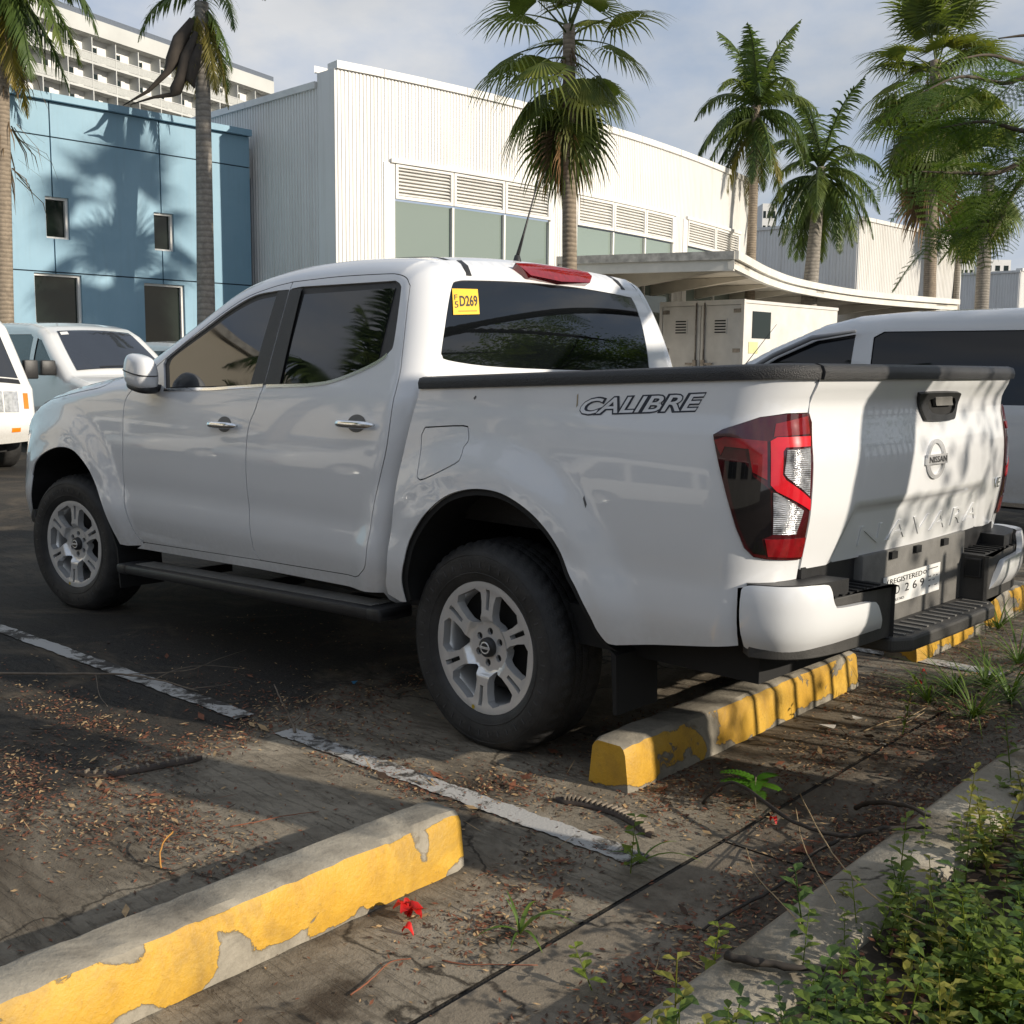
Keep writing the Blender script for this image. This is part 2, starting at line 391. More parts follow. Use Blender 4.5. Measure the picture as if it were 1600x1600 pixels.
for a, b in zip(ye[:-1], ye[1:]):
    V = []; n = 20
    for yy in np.linspace(b+.005, a-.005, n+1):
        for xx in (-1.44, -1.03): q = park(xx, yy); V.append((q[0], q[1], .0045))
    mk('slab', V, [(2*i, 2*i+1, 2*i+3, 2*i+2) for i in range(n)], M_GUT, apron)
V = []
for xx in (-1.016, 7.0):
    for yy in (-9.0, 6.2): q = park(xx, yy); V.append((q[0], q[1], .005))
tag(mk('bay_paving', V, [(0, 2, 3, 1)], M_SLAB), kind='structure')
def line_paint():
    m, nt, b = new_mat('worn_white_paint'); v = coords(nt)
    n1 = noise(nt, v, 14, 8, .75, .8); n2 = noise(nt, v, 2.0, 4, .6)
    mm = add(nt, 'ShaderNodeMath', operation='ADD'); nt.links.new(n1, mm.inputs[0]); nt.links.new(n2, mm.inputs[1])
    c = ramp(nt, mm.outputs[0], [(.90, (.035, .03, .025)), (.99, (.24, .23, .21)), (1.2, (.40, .39, .37))])
    nt.links.new(c, b.inputs['Base Color']); pset(b, rough=.85); bump(nt, b, noise(nt, v, 120, 3), .5, .004); return m
def pline(a, b, w, name):
    a = Vector(a); b = Vector(b); d = (b-a).normalized(); n = Vector((-d.y, d.x)); N = 90; V = []
    for i in range(N+1):
        p = a.lerp(b, i/N); e0, e1 = [w/2+.003*math.sin(i*2.3+k)+.003*math.sin(i*5.7+2*k) for k in (0, 1.7)]
        V += [(*(p+n*e0), .0105), (*(p-n*e1), .0105)]
    return mk(name, V, [(2*i, 2*i+1, 2*i+3, 2*i+2) for i in range(N)], M_LINE)
M_LINE = line_paint()
tag(pline((4.4, 1.43), (.86, 1.30), .085, 'bay_line'), kind='structure')
tag(pline((.62, 1.292), (-.97, 1.24), .088, 'bay_line'), kind='structure')
tag(pline((4.4, -1.22), (-.97, -1.40), .105, 'bay_line'), kind='structure')
# kerb and planting bed
m = MB(); prof_k = [(-1.43, -.05), (-1.435, .06), (-1.445, .098), (-1.47, .118), (-1.56, .124), (-1.64, .118), (-1.655, .10), (-1.66, -.05)]
V = []; ys = np.linspace(-9, 6.2, 90)
for y in ys:
    w = .003*math.sin(y*1.1)+.0015*math.sin(y*6.3)
    for a, b in prof_k:
        q = park(a+w*(b > 0), y); V.append((q[0], q[1], b+(.0015*math.sin(y*5+a*40) if b > .05 else 0)))
n = len(prof_k); m.addvf(V, [(i*n+j, (i+1)*n+j, (i+1)*n+j+1, i*n+j+1) for i in range(len(ys)-1) for j in range(n-1)])
kerb = tag(m.build('kerb', M_KERB, auto=50), kind='structure')
xs = np.linspace(-14, -1.65, 40); yy = np.linspace(-14, 9, 70); V = []
for x in xs:
    for y in yy: q = park(x, y); V.append((q[0], q[1], .085+.03*math.sin(x*5.1+y*2.2)*math.sin(y*3.7-x)+.012*math.sin(x*17+y*13)))
tag(mk('planting_bed', V, [(i*70+j, (i+1)*70+j, (i+1)*70+j+1, i*70+j+1) for i in range(39) for j in range(69)], M_SOIL, smooth=True), kind='structure')

# ---------------------------------------------------------------- wheel stops
def stop_mat():
    m, nt, b = new_mat('peeling_yellow_concrete'); tc = add(nt, 'ShaderNodeTexCoord'); oi = add(nt, 'ShaderNodeObjectInfo')
    va = add(nt, 'ShaderNodeVectorMath', operation='ADD'); nt.links.new(tc.outputs['Object'], va.inputs[0]); nt.links.new(oi.outputs['Location'], va.inputs[1]); v = va.outputs[0]
    a = noise(nt, v, 4, 7, .7, .5); f = noise(nt, v, 80, 4, .65); n1 = noise(nt, v, 3.6, 3, .45, .9); crk = noise(nt, v, 16, 5, .7, 1.5)
    con = ramp(nt, a, [(.3, (.10, .088, .070)), (.55, (.30, .27, .215)), (.8, (.43, .39, .32))])
    con = mixc(nt, ramp(nt, f, [(.55, (0.,)), (.8, (.5,))]), con, (.12, .11, .09))
    yel = ramp(nt, a, [(.25, (.34, .18, .016)), (.5, (.54, .305, .026)), (.8, (.64, .41, .07))]); yel = mixc(nt, ramp(nt, noise(nt, v, 2.4, 6, .7, 1.2), [(.48, (0.,)), (.70, (.55,))]), yel, (.15, .10, .045)); yel = mixc(nt, ramp(nt, f, [(.58, (0.,)), (.78, (.5,))]), yel, (.22, .13, .03))
    sep = add(nt, 'ShaderNodeSeparateXYZ'); nt.links.new(tc.outputs['Normal'], sep.inputs[0])
    up = ramp(nt, sep.outputs[2], [(.62, (0.,)), (.80, (.30,))])                  # paint worn off the top
    so_ = add(nt, 'ShaderNodeSeparateXYZ'); nt.links.new(tc.outputs['Object'], so_.inputs[0])
    lowz = ramp(nt, so_.outputs[2], [(.0, (.16,)), (.035, (0.,))])
    pi_ = add(nt, 'ShaderNodeMath', operation='MULTIPLY_ADD'); nt.links.new(oi.outputs['Object Index'], pi_.inputs[0]); pi_.inputs[1].default_value = .01; nt.links.new(n1, pi_.inputs[2])
    s1 = add(nt, 'ShaderNodeMath', operation='SUBTRACT'); nt.links.new(pi_.outputs[0], s1.inputs[0]); nt.links.new(up, s1.inputs[1])
    s2 = add(nt, 'ShaderNodeMath', operation='SUBTRACT'); nt.links.new(s1.outputs[0], s2.inputs[0]); nt.links.new(lowz, s2.inputs[1])
    s3 = add(nt, 'ShaderNodeMath', operation='MULTIPLY_ADD'); nt.links.new(crk, s3.inputs[0]); s3.inputs[1].default_value = .17; nt.links.new(s2.outputs[0], s3.inputs[2])
    mask = ramp(nt, s3.outputs[0], [(.505, (0.,)), (.513, (1.,))])
    edge = ramp(nt, s3.outputs[0], [(.485, (0.,)), (.505, (1.,)), (.516, (0.,))])
    c = mixc(nt, mask, con, yel); c = mixc(nt, mixc(nt, .5, (0, 0, 0), edge), c, (.10, .07, .03))
    nt.links.new(c, b.inputs['Base Color']); nt.links.new(ramp(nt, mask, [(0, (.92,)), (1, (.55,))]), b.inputs['Roughness'])
    mm = add(nt, 'ShaderNodeMath', operation='MULTIPLY_ADD'); nt.links.new(mask, mm.inputs[0]); mm.inputs[1].default_value = 1.0; nt.links.new(f, mm.inputs[2]); bump(nt, b, mm.outputs[0], .55, .005); return m
M_STOP = stop_mat()
def wheel_stop(cx, cy, L, label, seed):
    r = random.Random(seed); prof = [(-.092, 0), (-.090, .03), (-.078, .128), (-.068, .146), (-.052, .154), (.045, .154), (.060, .147), (.069, .13), (.085, 0)]
    bm = bmesh.new(); N = 46; rows = []
    for i in range(N+1):
        t = -L/2+L*i/N; e = min(i, N-i)/N*L; sc = 1-.10*max(0, 1-e/.02)**2
        rows.append([bm.verts.new((a*sc+.0025*r.uniform(-1, 1), t, (b*(1-.06*max(0, 1-e/.02)**2)+.0025*r.uniform(-1, 1)) if b > 0 else 0)) for a, b in prof])
    for i in range(N):
        for j in range(len(prof)-1): bm.faces.new((rows[i][j], rows[i+1][j], rows[i+1][j+1], rows[i][j+1]))
    bm.faces.new(rows[0]); bm.faces.new(rows[N]); bmesh.ops.recalc_face_normals(bm, faces=bm.faces)
    me = bpy.data.meshes.new('wheel_stop'); bm.to_mesh(me); bm.free(); me.polygons.foreach_set('use_smooth', [True]*len(me.polygons)); me.set_sharp_from_angle(angle=R(28))
    o = put('wheel_stop', me, M_STOP, loc=(cx, cy, .006)); o.rotation_euler = (0, 0, PARK+R(r.uniform(-.5, .5)))
    o.pass_index = {3: 0, 5: 4, 8: 4}[seed]
    return tag(o, label, 'wheel stop', 'concrete wheel stops at the head of the parking bays')
wheel_stop(-.536, .05, 1.66, 'peeling yellow concrete wheel stop behind the white pickup truck', 3)
wheel_stop(-.59, 2.44, 1.68, 'peeling yellow concrete wheel stop in the empty bay left of the pickup', 5)
wheel_stop(-.50, -2.15, 1.64, 'yellow concrete wheel stop beyond the pickup step bumper, partly behind weeds', 8)

# ================================================================ buildings
def corr_mat():
    m, nt, b = new_mat('white_corrugated_metal'); v = coords(nt); v2 = coords(nt, scale=(2.2, 2.2, .10)); st = noise(nt, v2, 2.0, 6, .65); a = noise(nt, v, .5, 5, .6)
    c = ramp(nt, a, [(.3, (.70, .69, .665)), (.7, (.77, .765, .74))]); c = mixc(nt, ramp(nt, st, [(.52, (0.,)), (.74, (.42,))]), c, (.46, .43, .37)); nt.links.new(c, b.inputs['Base Color']); pset(b, rough=.45); return m
M_CORR = corr_mat()
M_TRIM = simple('white_trim', (.72, .71, .68), .5, .08, 3, 0)
M_GREYTRIM = simple('weathered_coping', (.42, .41, .38), .7, .35, 6, 0)
M_BGLASS = glass_mat('building_glass', (.20, .25, .225), 1.7)
M_DGLASS = glass_mat('dark_window_glass', (.016, .024, .020), 1.42)
M_INT = simple('window_interior', (.03, .035, .03), .9)
class Facade:
    """upright wall along a plan polyline; s runs along it"""
    def __init__(f, pts):
        f.p = np.asarray(pts, float); f.s = np.concatenate([[0], np.cumsum(np.hypot(*np.diff(f.p, axis=0).T))]); f.L = f.s[-1]
    def at(f, s): return np.array([np.interp(s, f.s, f.p[:, 0]), np.interp(s, f.s, f.p[:, 1])])
    def frame(f, s):
        a, b = f.at(max(s-.05, 0)), f.at(min(s+.05, f.L)); t = b-a; t /= np.hypot(*t); n = np.array([t[1], -t[0]])
        if n@(CAM[:2]-f.at(s)) < 0: n = -n
        return t, n
    def M(f, s, z=0.):
        t, n = f.frame(s); p = f.at(s); return Matrix(((t[0], n[0], 0, p[0]), (t[1], n[1], 0, p[1]), (0, 0, 1, z), (0, 0, 0, 1)))
    def span(f, s0, s1, z=0.):
        """frame whose x axis is the chord s0..s1, centred"""
        a, b = f.at(s0), f.at(s1); t = (b-a)/np.hypot(*(b-a)); n = np.array([t[1], -t[0]]); c = (a+b)/2
        if n@(CAM[:2]-c) < 0: n = -n
        return Matrix(((t[0], n[0], 0, c[0]), (t[1], n[1], 0, c[1]), (0, 0, 1, z), (0, 0, 0, 1))), float(np.hypot(*(b-a)))
    def hit(f, px, py=500):
        best = None
        d = ray(px, py)[:2]
        for i in range(len(f.p)-1):
            a, b = f.p[i], f.p[i+1]; A = np.array([d, -(b-a)]).T
            try: t, u = np.linalg.solve(A, a-CAM[:2])
            except np.linalg.LinAlgError: continue
            if t > 0 and -.001 <= u <= 1.001 and (best is None or t < best[0]): best = (t, f.s[i]+u*(f.s[i+1]-f.s[i]))
        return best[1] if best else None
    def z(f, px, py):
        s = f.hit(px, py); p = f.at(s); d = ray(px, py); t = np.hypot(*(p-CAM[:2]))/np.hypot(*d[:2]); return CAM[2]+d[2]*t
    def wall(f, name, z0, z1, mat, parent, openings=(), pitch=.09, depth=.02, s0=0., s1=None):
        s1 = f.L if s1 is None else s1; n = int((s1-s0)/pitch); ss = []; dd = []
        for i in range(n):
            b = s0+i*(s1-s0)/n; w = (s1-s0)/n
            for q, o in ((0, 0), (.30, 0), (.42, depth), (.88, depth)): ss.append(b+q*w); dd.append(o)
        ss.append(s1); dd.append(0); V = []; Fc = []
        cuts = sorted(set([z0, z1]+[z for o in openings for z in o[2:]])); m = len(cuts)
        for s, o in zip(ss, dd):
            t, nn = f.frame(s); p = f.at(s)+nn*o
            for z in cuts: V.append((p[0], p[1], z))
        for i in range(len(ss)-1):
            sm = (ss[i]+ss[i+1])/2
            for j in range(m-1):
                zm = (cuts[j]+cuts[j+1])/2
                if any(o[0] < sm < o[1] and o[2] < zm < o[3] for o in openings): continue
                Fc.append((i*m+j, (i+1)*m+j, (i+1)*m+j+1, i*m+j+1))
        return mk(name, V, Fc, mat, parent)
    def bar(f, name, s0, s1, z0, z1, d0, d1, mat, parent, n=1):
        """box running along the wall from s0 to s1, d0..d1 in front of it"""
        m = MB(); N = n; V = []
        for i in range(N+1):
            s = s0+(s1-s0)*i/N; t, nn = f.frame(s); p = f.at(s)
            for d, z in ((d0, z0), (d1, z0), (d1, z1), (d0, z1)): q = p+nn*d; V.append((q[0], q[1], z))
        Fc = [(i*4+j, i*4+(j+1) % 4, (i+1)*4+(j+1) % 4, (i+1)*4+j) for i in range(N) for j in range(4)]+[(0, 1, 2, 3), (4*N, 4*N+1, 4*N+2, 4*N+3)]
        m.addvf(V, Fc); return m.build(name, mat, parent)
def louvre(f, s0, s1, z0, z1, parent):
    M, L = f.span(s0, s1); h = L/2
    m = MB(); fr = .07
    for b in ((-h, h, -.02, .05, z0, z0+fr), (-h, h, -.02, .05, z1-fr, z1), (-h, -h+fr, -.02, .05, z0+fr, z1-fr), (h-fr, h, -.02, .05, z0+fr, z1-fr)): m.box(*b, M)
    o = m.build('louvre_panel', M_TRIM, parent)
    n = max(3, int((z1-z0-2*fr)/.075)); mm = MB()
    for i in range(n):
        z = z0+fr+(z1-z0-2*fr)*(i+.5)/n
        mm.box(-h+fr, h-fr, -.035, .035, -.006, .006, M @ Matrix.Translation((0, 0, z)) @ Matrix.Rotation(R(-38), 4, 'X'))
    sl_ = mm.build('louvre_slat', M_TRIM, o); sl_['kind'] = 'stuff'
    m = MB(); m.box(-h+.02, h-.02, -.09, -.08, z0+.02, z1-.02, M); m.build('louvre_backing', M_TRIM, o)
def glazing(f, s0, s1, z0, z1, n, parent, mat):
    for i in range(n):
        a = s0+(s1-s0)*i/n; b = s0+(s1-s0)*(i+1)/n; M, L = f.span(a, b); h = L/2
        m = MB(); m.box(-h+.03, h-.03, -.06, -.04, z0, z1, M); w = m.build('window_pane', mat, parent)
        m = MB(); m.box(h-.04, h+.02, -.07, .04, z0, z1, M); m.build('mullion', M_TRIM, w)
        m = MB(); m.box(-h, h, -.07, .05, z0-.06, z0, M); m.build('sill', M_TRIM, w)
# ---- white corrugated hall with a curved front
A0 = at_depth(527, 400, 24.0)[:2]; A1 = at_depth(1166, 400, 38.0)[:2]
t0 = np.array([math.cos(R(-99)), math.sin(R(-99))]); t1 = np.array([math.cos(R(-76)), math.sin(R(-76))])
# control point where the end tangents meet
kk = np.linalg.solve(np.array([t0, t1]).T, A1-A0); CP = A0+t0*kk[0]
arc = [(1-t)**2*A0+2*t*(1-t)*CP+t*t*A1 for t in np.linspace(0, 1, 60)]
FA = Facade(arc); HT = FA.z(530, 108)
hall = empty('corrugated_hall', (float(A0[0]), float(A0[1]), 0), 0, 'white corrugated metal hall with a curved front, louvres and pale green windows', 'building')
hall.location = (0, 0, 0)
s_a, s_b = FA.hit(617), FA.hit(856); s_c, s_d = FA.hit(898), FA.hit(1047); s_e, s_f = FA.hit(1069), FA.hit(1149)
zl1, zl0 = FA.z(660, 262), FA.z(660, 316)
ops = [(s_a-.05, s_b+.05, 2.3, zl1+.03), (s_c-.05, s_d+.05, 2.3, zl1+.03), (s_e-.05, s_f+.05, 2.3, zl1+.03)]
FA.wall('front_wall', 0, HT, M_CORR, hall, ops)
for (a, b, n) in ((s_a, s_b, 3), (s_c, s_d, 3), (s_e, s_f, 2)):
    for i in range(n): louvre(FA, a+(b-a)*i/n+.01, a+(b-a)*(i+1)/n-.01, zl0, zl1, hall)
    glazing(FA, a, b, 2.4, zl0-.04, n, hall, M_BGLASS)
    FA.bar('window_head', a-.12, b+.12, zl1, zl1+.09, -.02, .09, M_TRIM, hall, 6)
    FA.bar('window_jamb', a-.30, a-.01, 2.3, zl1, -.05, .04, M_TRIM, hall)
    FA.bar('window_jamb', b+.01, b+.12, 2.3, zl1, -.05, .04, M_TRIM, hall)
nseg = 16
for i in range(nseg): FA.bar('coping', FA.L*i/nseg+.008, FA.L*(i+1)/nseg-.008, HT, HT+.16, -.35, .07, M_TRIM, hall, 3)
FS = Facade([A0, A0+np.array([9., 0])+np.array([0, -.25])])
FS.wall('side_wall', 0, HT-.30, M_CORR, hall, (), .11, .025, .62)
FS.bar('corner_pier', -.02, .62, 0, HT, -.3, .03, M_CORR, hall)
FS.bar('coping', -.06, .66, HT, HT+.16, -.35, .07, M_TRIM, hall)
for i in range(3): FS.bar('coping', .66+2.78*i, .66+2.78*(i+1)-.015, HT-.30, HT-.16, -.3, .07, M_TRIM, hall)
m = MB(); B1 = A1+np.array([9, -1.]); B0 = A0+np.array([9, -.25])
mk('roof', [(*p, HT-.4) for p in [A0+np.array([.3, -.3])]+[q+np.array([.3, 0]) for q in arc[4::8]]+[B1, B0]], [tuple(range(2+len(arc[4::8])+1))], M_GREYTRIM, hall)
mk('end_wall', [(*A1, 0), (*B1, 0), (*B1, HT), (*A1, HT)], [(0, 1, 2, 3)], M_CORR, hall)
for px, py in ((384, 250),):
    m = MB(); c = on_axis(384, 258, 1, float(A0[1])-.0)
    m.bbox(c[0]-.25, c[0]+.05, c[1]+.02, c[1]+.25, c[2]-.35, c[2]+.35, .03); m.build('wall_bracket', M_GREYTRIM, hall)
# ---- blue panelled building
BX = 20.0
def blue_mat():
    m, nt, b = new_mat('blue_painted_panel'); v = coords(nt); a = noise(nt, v, .7, 6, .6, .4)
    v2 = coords(nt, scale=(6, 6, .5)); st = noise(nt, v2, 2.0, 5, .6)
    c = ramp(nt, a, [(.3, (.205, .355, .460)), (.7, (.258, .415, .520))]); c = mixc(nt, ramp(nt, st, [(.5, (0.,)), (.75, (.30,))]), c, (.20, .30, .36))
    nt.links.new(c, b.inputs['Base Color']); pset(b, rough=.6); bump(nt, b, noise(nt, v, 60, 3), .15, .004); return m
M_BLUE = blue_mat()
def PBlue(y, z): return np.stack([np.full(np.shape(y), BX), np.asarray(y, float), np.asarray(z, float)], 1)
def by(px, py=400): return float(on_axis(px, py, 0, BX)[1])
def bz(px, py): return float(on_axis(px, py, 0, BX)[2])
blue = empty('blue_building', (0, 0, 0), 0, 'pale blue panelled building with dark square windows beside the corrugated hall', 'building')
cols = [7.0, 3.6, .2, by(-90), by(86), by(254), -11.45]; rows = [0, bz(200, 433), bz(170, 228), bz(200, 180)]
wins = []
for x0, y0, x1, y1 in ((70, 305, 107, 373), (240, 330, 271, 392), (53, 425, 127, 508), (225, 441, 288, 540)):
    ya, yb = by(x0, y0), by(x1, y0); za, zb = bz((x0+x1)/2, y1), bz((x0+x1)/2, (y0+y0+6)/2); wins.append((max(ya, yb), min(ya, yb), za if y1 < 500 else za-.0, zb))
inner_ys = cols
for i in range(len(cols)-1):
    for j in range(3):
        y0, y1 = cols[i+1], cols[i]; hs = []
        for w in wins:
            a, b = max(w[1], y0), min(w[0], y1); c, d = max(w[2], rows[j]), min(w[3], rows[j+1])
            if b-a > .02 and d-c > .02: hs.append((a, b, c, d))
        # cut rectangles out of the panel: polygon with notches via cell decomposition
        us = sorted(set([y0, y1]+[q for h in hs for q in h[:2]])); vs = sorted(set([rows[j], rows[j+1]]+[q for h in hs for q in h[2:]]))
        m = MB(); g = .014; V = []; Fc = []
        for a, b in zip(us[:-1], us[1:]):
            for c, d in zip(vs[:-1], vs[1:]):
                if any(h[0]-1e-6 <= a and b <= h[1]+1e-6 and h[2]-1e-6 <= c and d <= h[3]+1e-6 for h in hs): continue
                aa = a+(g if abs(a-y0) < 1e-6 else 0); bb = b-(g if abs(b-y1) < 1e-6 else 0); cc = c+(g if abs(c-rows[j]) < 1e-6 else 0); dd_ = d-(g if abs(d-rows[j+1]) < 1e-6 else 0)
                m.addvf([(BX, aa, cc), (BX, bb, cc), (BX, bb, dd_), (BX, aa, dd_)], [(0, 3, 2, 1)])
        bm = bmesh.new(); me = bpy.data.meshes.new('wall_panel'); me.from_pydata(m.v, [], m.f); bm.from_mesh(me); bmesh.ops.remove_doubles(bm, verts=bm.verts, dist=1e-4)
        ed = [e for e in bm.edges if e.is_boundary]; r = bmesh.ops.extrude_edge_only(bm, edges=ed)
        for v in [x for x in r['geom'] if isinstance(x, bmesh.types.BMVert)]: v.co.x += .22
        bmesh.ops.recalc_face_normals(bm, faces=bm.faces); bm.to_mesh(me); bm.free()
        put('wall_panel', me, M_BLUE, blue)
M_JOINT = simple('panel_joint', (.03, .055, .075), .8)
backs = MB(); yb0, yb1 = cols[-1], cols[0]
for w in wins:
    yl, yr2, z0, z1 = w; wd = yl-yr2
    o = quick_box('window_pane', (BX+.13, BX+.15, yr2, yl, z0, z1), M_DGLASS, blue)
    fr = .06
    m = MB(); m.box(BX+.06, BX+.14, yr2, yr2+fr, z0, z1); m.box(BX+.06, BX+.14, yl-.03, yl, z0, z1); m.box(BX+.06, BX+.14, yr2+fr, yl-.03, z1-.05, z1); m.box(BX+.06, BX+.14, yr2+fr, yl-.03, z0, z0+.04); m.build('window_frame', M_TRIM, o)
    m = MB(); m.box(BX+.24, BX+.26, yr2, yl, z0, z1); m.build('window_blind', M_INT, o)
# backing with holes is simply set behind the panels, seen only through the joints
for a, b in zip(cols[:-1], cols[1:]):
    for j in range(4): quick_box('joint_strip', (BX+.03, BX+.05, min(a, b)-.0+.02, max(a, b)-.02, rows[j]-.03, rows[j]+.03), M_JOINT, blue)
for y in cols[1:-1]:
    for j in range(3):
        if not any(w[1] < y < w[0] and w[2] < rows[j+1] and w[3] > rows[j] for w in wins): quick_box('joint_strip', (BX+.052, BX+.07, y-.03, y+.03, rows[j]+.03, rows[j+1]-.03), M_JOINT, blue)
HB = rows[3]
for i in range(6): quick_box('coping', (BX-.12, BX+.3, cols[i+1]+.006, cols[i]-.006, HB+.002, HB+.14), M_BLUE, blue)
m = MB(); m.box(BX+.3, BX+9, -11.4, 7.0, 0, HB-.05); m.build('building_core', M_BLUE, blue)
# ---- hotel far behind
M_HOT = simple('hotel_render', (.50, .51, .49), .8, .08, .2); M_HOTW = simple('hotel_white', (.72, .72, .70), .6, .05, .2)
hp = at_depth(180, 42, 140.); hd = np.array([math.cos(R(-74.2)), math.sin(R(-74.2))])
FH = Facade([hp[:2]-hd*60, hp[:2]+hd*90]); hs1 = FH.hit(424, 120); hz1 = hp[2]; fl = 3.15
hotel = empty('hotel_block', (0, 0, 0), 0, 'tall pale hotel block with rows of balconies far behind the blue building', 'building')
hs0 = 20.; bay = 3.75; nb = int((hs1-hs0)/bay); hs0 = hs1-nb*bay
FH.bar('wall', hs0, hs1, 0, hz1-1.6, -14, -1.6, M_HOTW, hotel)
FH.bar('parapet', hs0-.3, hs1+.4, hz1-1.9, hz1, -13, .15, M_HOT, hotel)
FH.bar('roof_edge', hs0-.3, hs1+.6, hz1, hz1+.75, -12, -.1, simple('roof_glass_rail', (.12, .14, .17), .4), hotel)
nf = 8
for k in range(nf):
    zf = hz1-1.9-fl*(k+1)
    FH.bar('balcony_slab', hs0, hs1, zf-.28, zf, -1.6, .05, M_HOT, hotel)
    FH.bar('balcony_rail', hs0, hs1, zf+1.0, zf+1.07, -.02, .04, M_HOTW, hotel)
    FH.bar('balcony_screen', hs0, hs1, zf+.05, zf+.95, .0, .015, simple('rail_mesh', (.42, .43, .41), .6) if k == 0 else MATS['rail_mesh'], hotel)
    for i in range(nb):
        s = hs0+bay*i
        FH.bar('balcony_wall', s-.07, s+.07, zf, zf+fl-.28, -1.6, .06, M_HOT, hotel)
        w = FH.bar('window_pane', s+1.15, s+2.1, zf+.15, zf+2.2, -1.58, -1.52, M_DGLASS, hotel)
        FH.bar('window_frame', s+2.1, s+2.75, zf+.05, zf+2.3, -1.59, -1.45, M_HOTW, w); FH.bar('window_frame', s+1.0, s+1.15, zf+.05, zf+2.3, -1.59, -1.45, M_HOTW, w)
# ---- halls further right
def hall_box(label, cpx, D, lpx, rpx, tpy, grp=None):
    c = at_depth(cpx, 500, D)[:2]; d = ray(lpx, 500)[:2]; t = (c[1]-CAM[1])/d[1]; lx = CAM[0]+d[0]*t
    d = ray(rpx, 500)[:2]; t = (c[0]-CAM[0])/d[0]; ryy = CAM[1]+d[1]*t
    r = empty('corrugated_hall', (0, 0, 0), 0, label, 'building'); f1 = Facade([c, [lx, c[1]]]); f2 = Facade([c, [c[0], ryy]]); z = f2.z(cpx, tpy) if f2.hit(cpx, tpy) is not None else CAM[2]+(ray(cpx, tpy)*D)[2]
    f1.wall('side_wall', 0, z-.1, M_CORR, r, (), .16, .03); f2.wall('front_wall', 0, z, M_CORR, r, (), .16, .03)
    f1.bar('coping', 0, f1.L, z-.1, z+.04, -.3, .08, M_TRIM, r)
    n = 8
    for i in range(n): f2.bar('coping', f2.L*i/n+.02, f2.L*(i+1)/n-.02, z, z+.16, -.3, .09, M_TRIM, r)
    mk('roof', [(c[0], c[1], z-.25), (lx, c[1], z-.25), (lx, ryy, z-.25), (c[0], ryy, z-.25)], [(0, 1, 2, 3)], M_GREYTRIM, r)
    return r, f1, f2, z
h2, h2a, h2b, z2 = hall_box('white corrugated hall with grey shaded side standing behind the two feather palms', 1336, 49., 1176, 1497, 346)
for a, b in ((1352, 1414), (1424, 1484)):
    sa, sb = h2b.hit(a), h2b.hit(b)
    for i in range(3): louvre(h2b, sa+(sb-sa)*i/3+.02, sa+(sb-sa)*(i+1)/3-.02, 3.2, 4.0, h2)
    glazing(h2b, sa, sb, 1.2, 3.0, 3, h2, M_DGLASS); h2b.bar('window_head', sa-.2, sb+.2, 4.0, 4.1, 0, .12, M_TRIM, h2)
h3, _, _, _ = hall_box('small grey corrugated hall beyond the leaning bare palm trunk', 1590, 68., 1497, 1640, 424)
# far towers
for lab, px, py, w, D in (('slim pale tower block showing between the feather palms', 1203, 318, 22, 260.), ('distant white flats with small square windows beyond the far halls', 1512, 392, 24, 300.), ('pale office tower with banded windows far behind the palms', 1560, 406, 40, 340.)):
    p = at_depth(px, py, D); F_ = Facade([at_depth(px-w/2, py, D)[:2], at_depth(px+w/2, py, D)[:2]]); r = empty('tower_block', (0, 0, 0), 0, lab, 'building')
    F_.bar('wall', 0, F_.L, 0, p[2], -12, 0, M_HOTW, r)
    for k in range(6):
        for i in range(3): F_.bar('window_pane', F_.L*(i+.2)/3, F_.L*(i+.75)/3, p[2]-3.3*(k+1), p[2]-3.3*(k+1)+1.6, .0, .05, M_DGLASS, r)
# ---- entrance canopy
M_CAN = simple('canopy_paint', (.62, .58, .50), .6, .12, 1.5); M_CANF = simple('canopy_fascia', (.70, .68, .62), .55, .10, 2.)
canopy = empty('entrance_canopy', (0, 0, 0), 0, 'long cream canopy with curved front edge and beams along the corrugated hall', 'canopy')
c1 = at_depth(1148, 392, 26.7); ZC = float(c1[2])
def cpt(px, py):
    d = ray(px, py); t = (ZC-CAM[2])/d[2]; return (CAM+d*t)[:2]
edge = [c1[:2], cpt(1200, 420), cpt(1250, 437), cpt(1330, 452), cpt(1410, 461), cpt(1497, 468)]; edge = catmull(edge, 6)
c0 = cpt(842, 402)
FE = Facade(edge); FL = Facade([c0, edge[0]])
FE.bar('upper_fascia', 0, FE.L, ZC-.20, ZC, -.15, .10, M_CANF, canopy, 30); FE.bar('lower_fascia', 0, FE.L, ZC-.42, ZC-.20, -.15, .0, M_CANF, canopy, 30)
FL.bar('upper_fascia', 0, FL.L, ZC-.20, ZC, -.15, .06, M_GREYTRIM, canopy); FL.bar('lower_fascia', 0, FL.L-.02, ZC-.46, ZC-.20, -.15, .0, M_CANF, canopy)
back = [edge[-1]+np.array([4.5, 0]), c0+np.array([1.2, .3])]
poly = [tuple(p) for p in edge]+[tuple(p) for p in back]
m = MB(); m.prism([tuple(p) for p in poly], ZC-.30, ZC-.06, 'z'); m.build('canopy_slab', M_CAN, canopy)
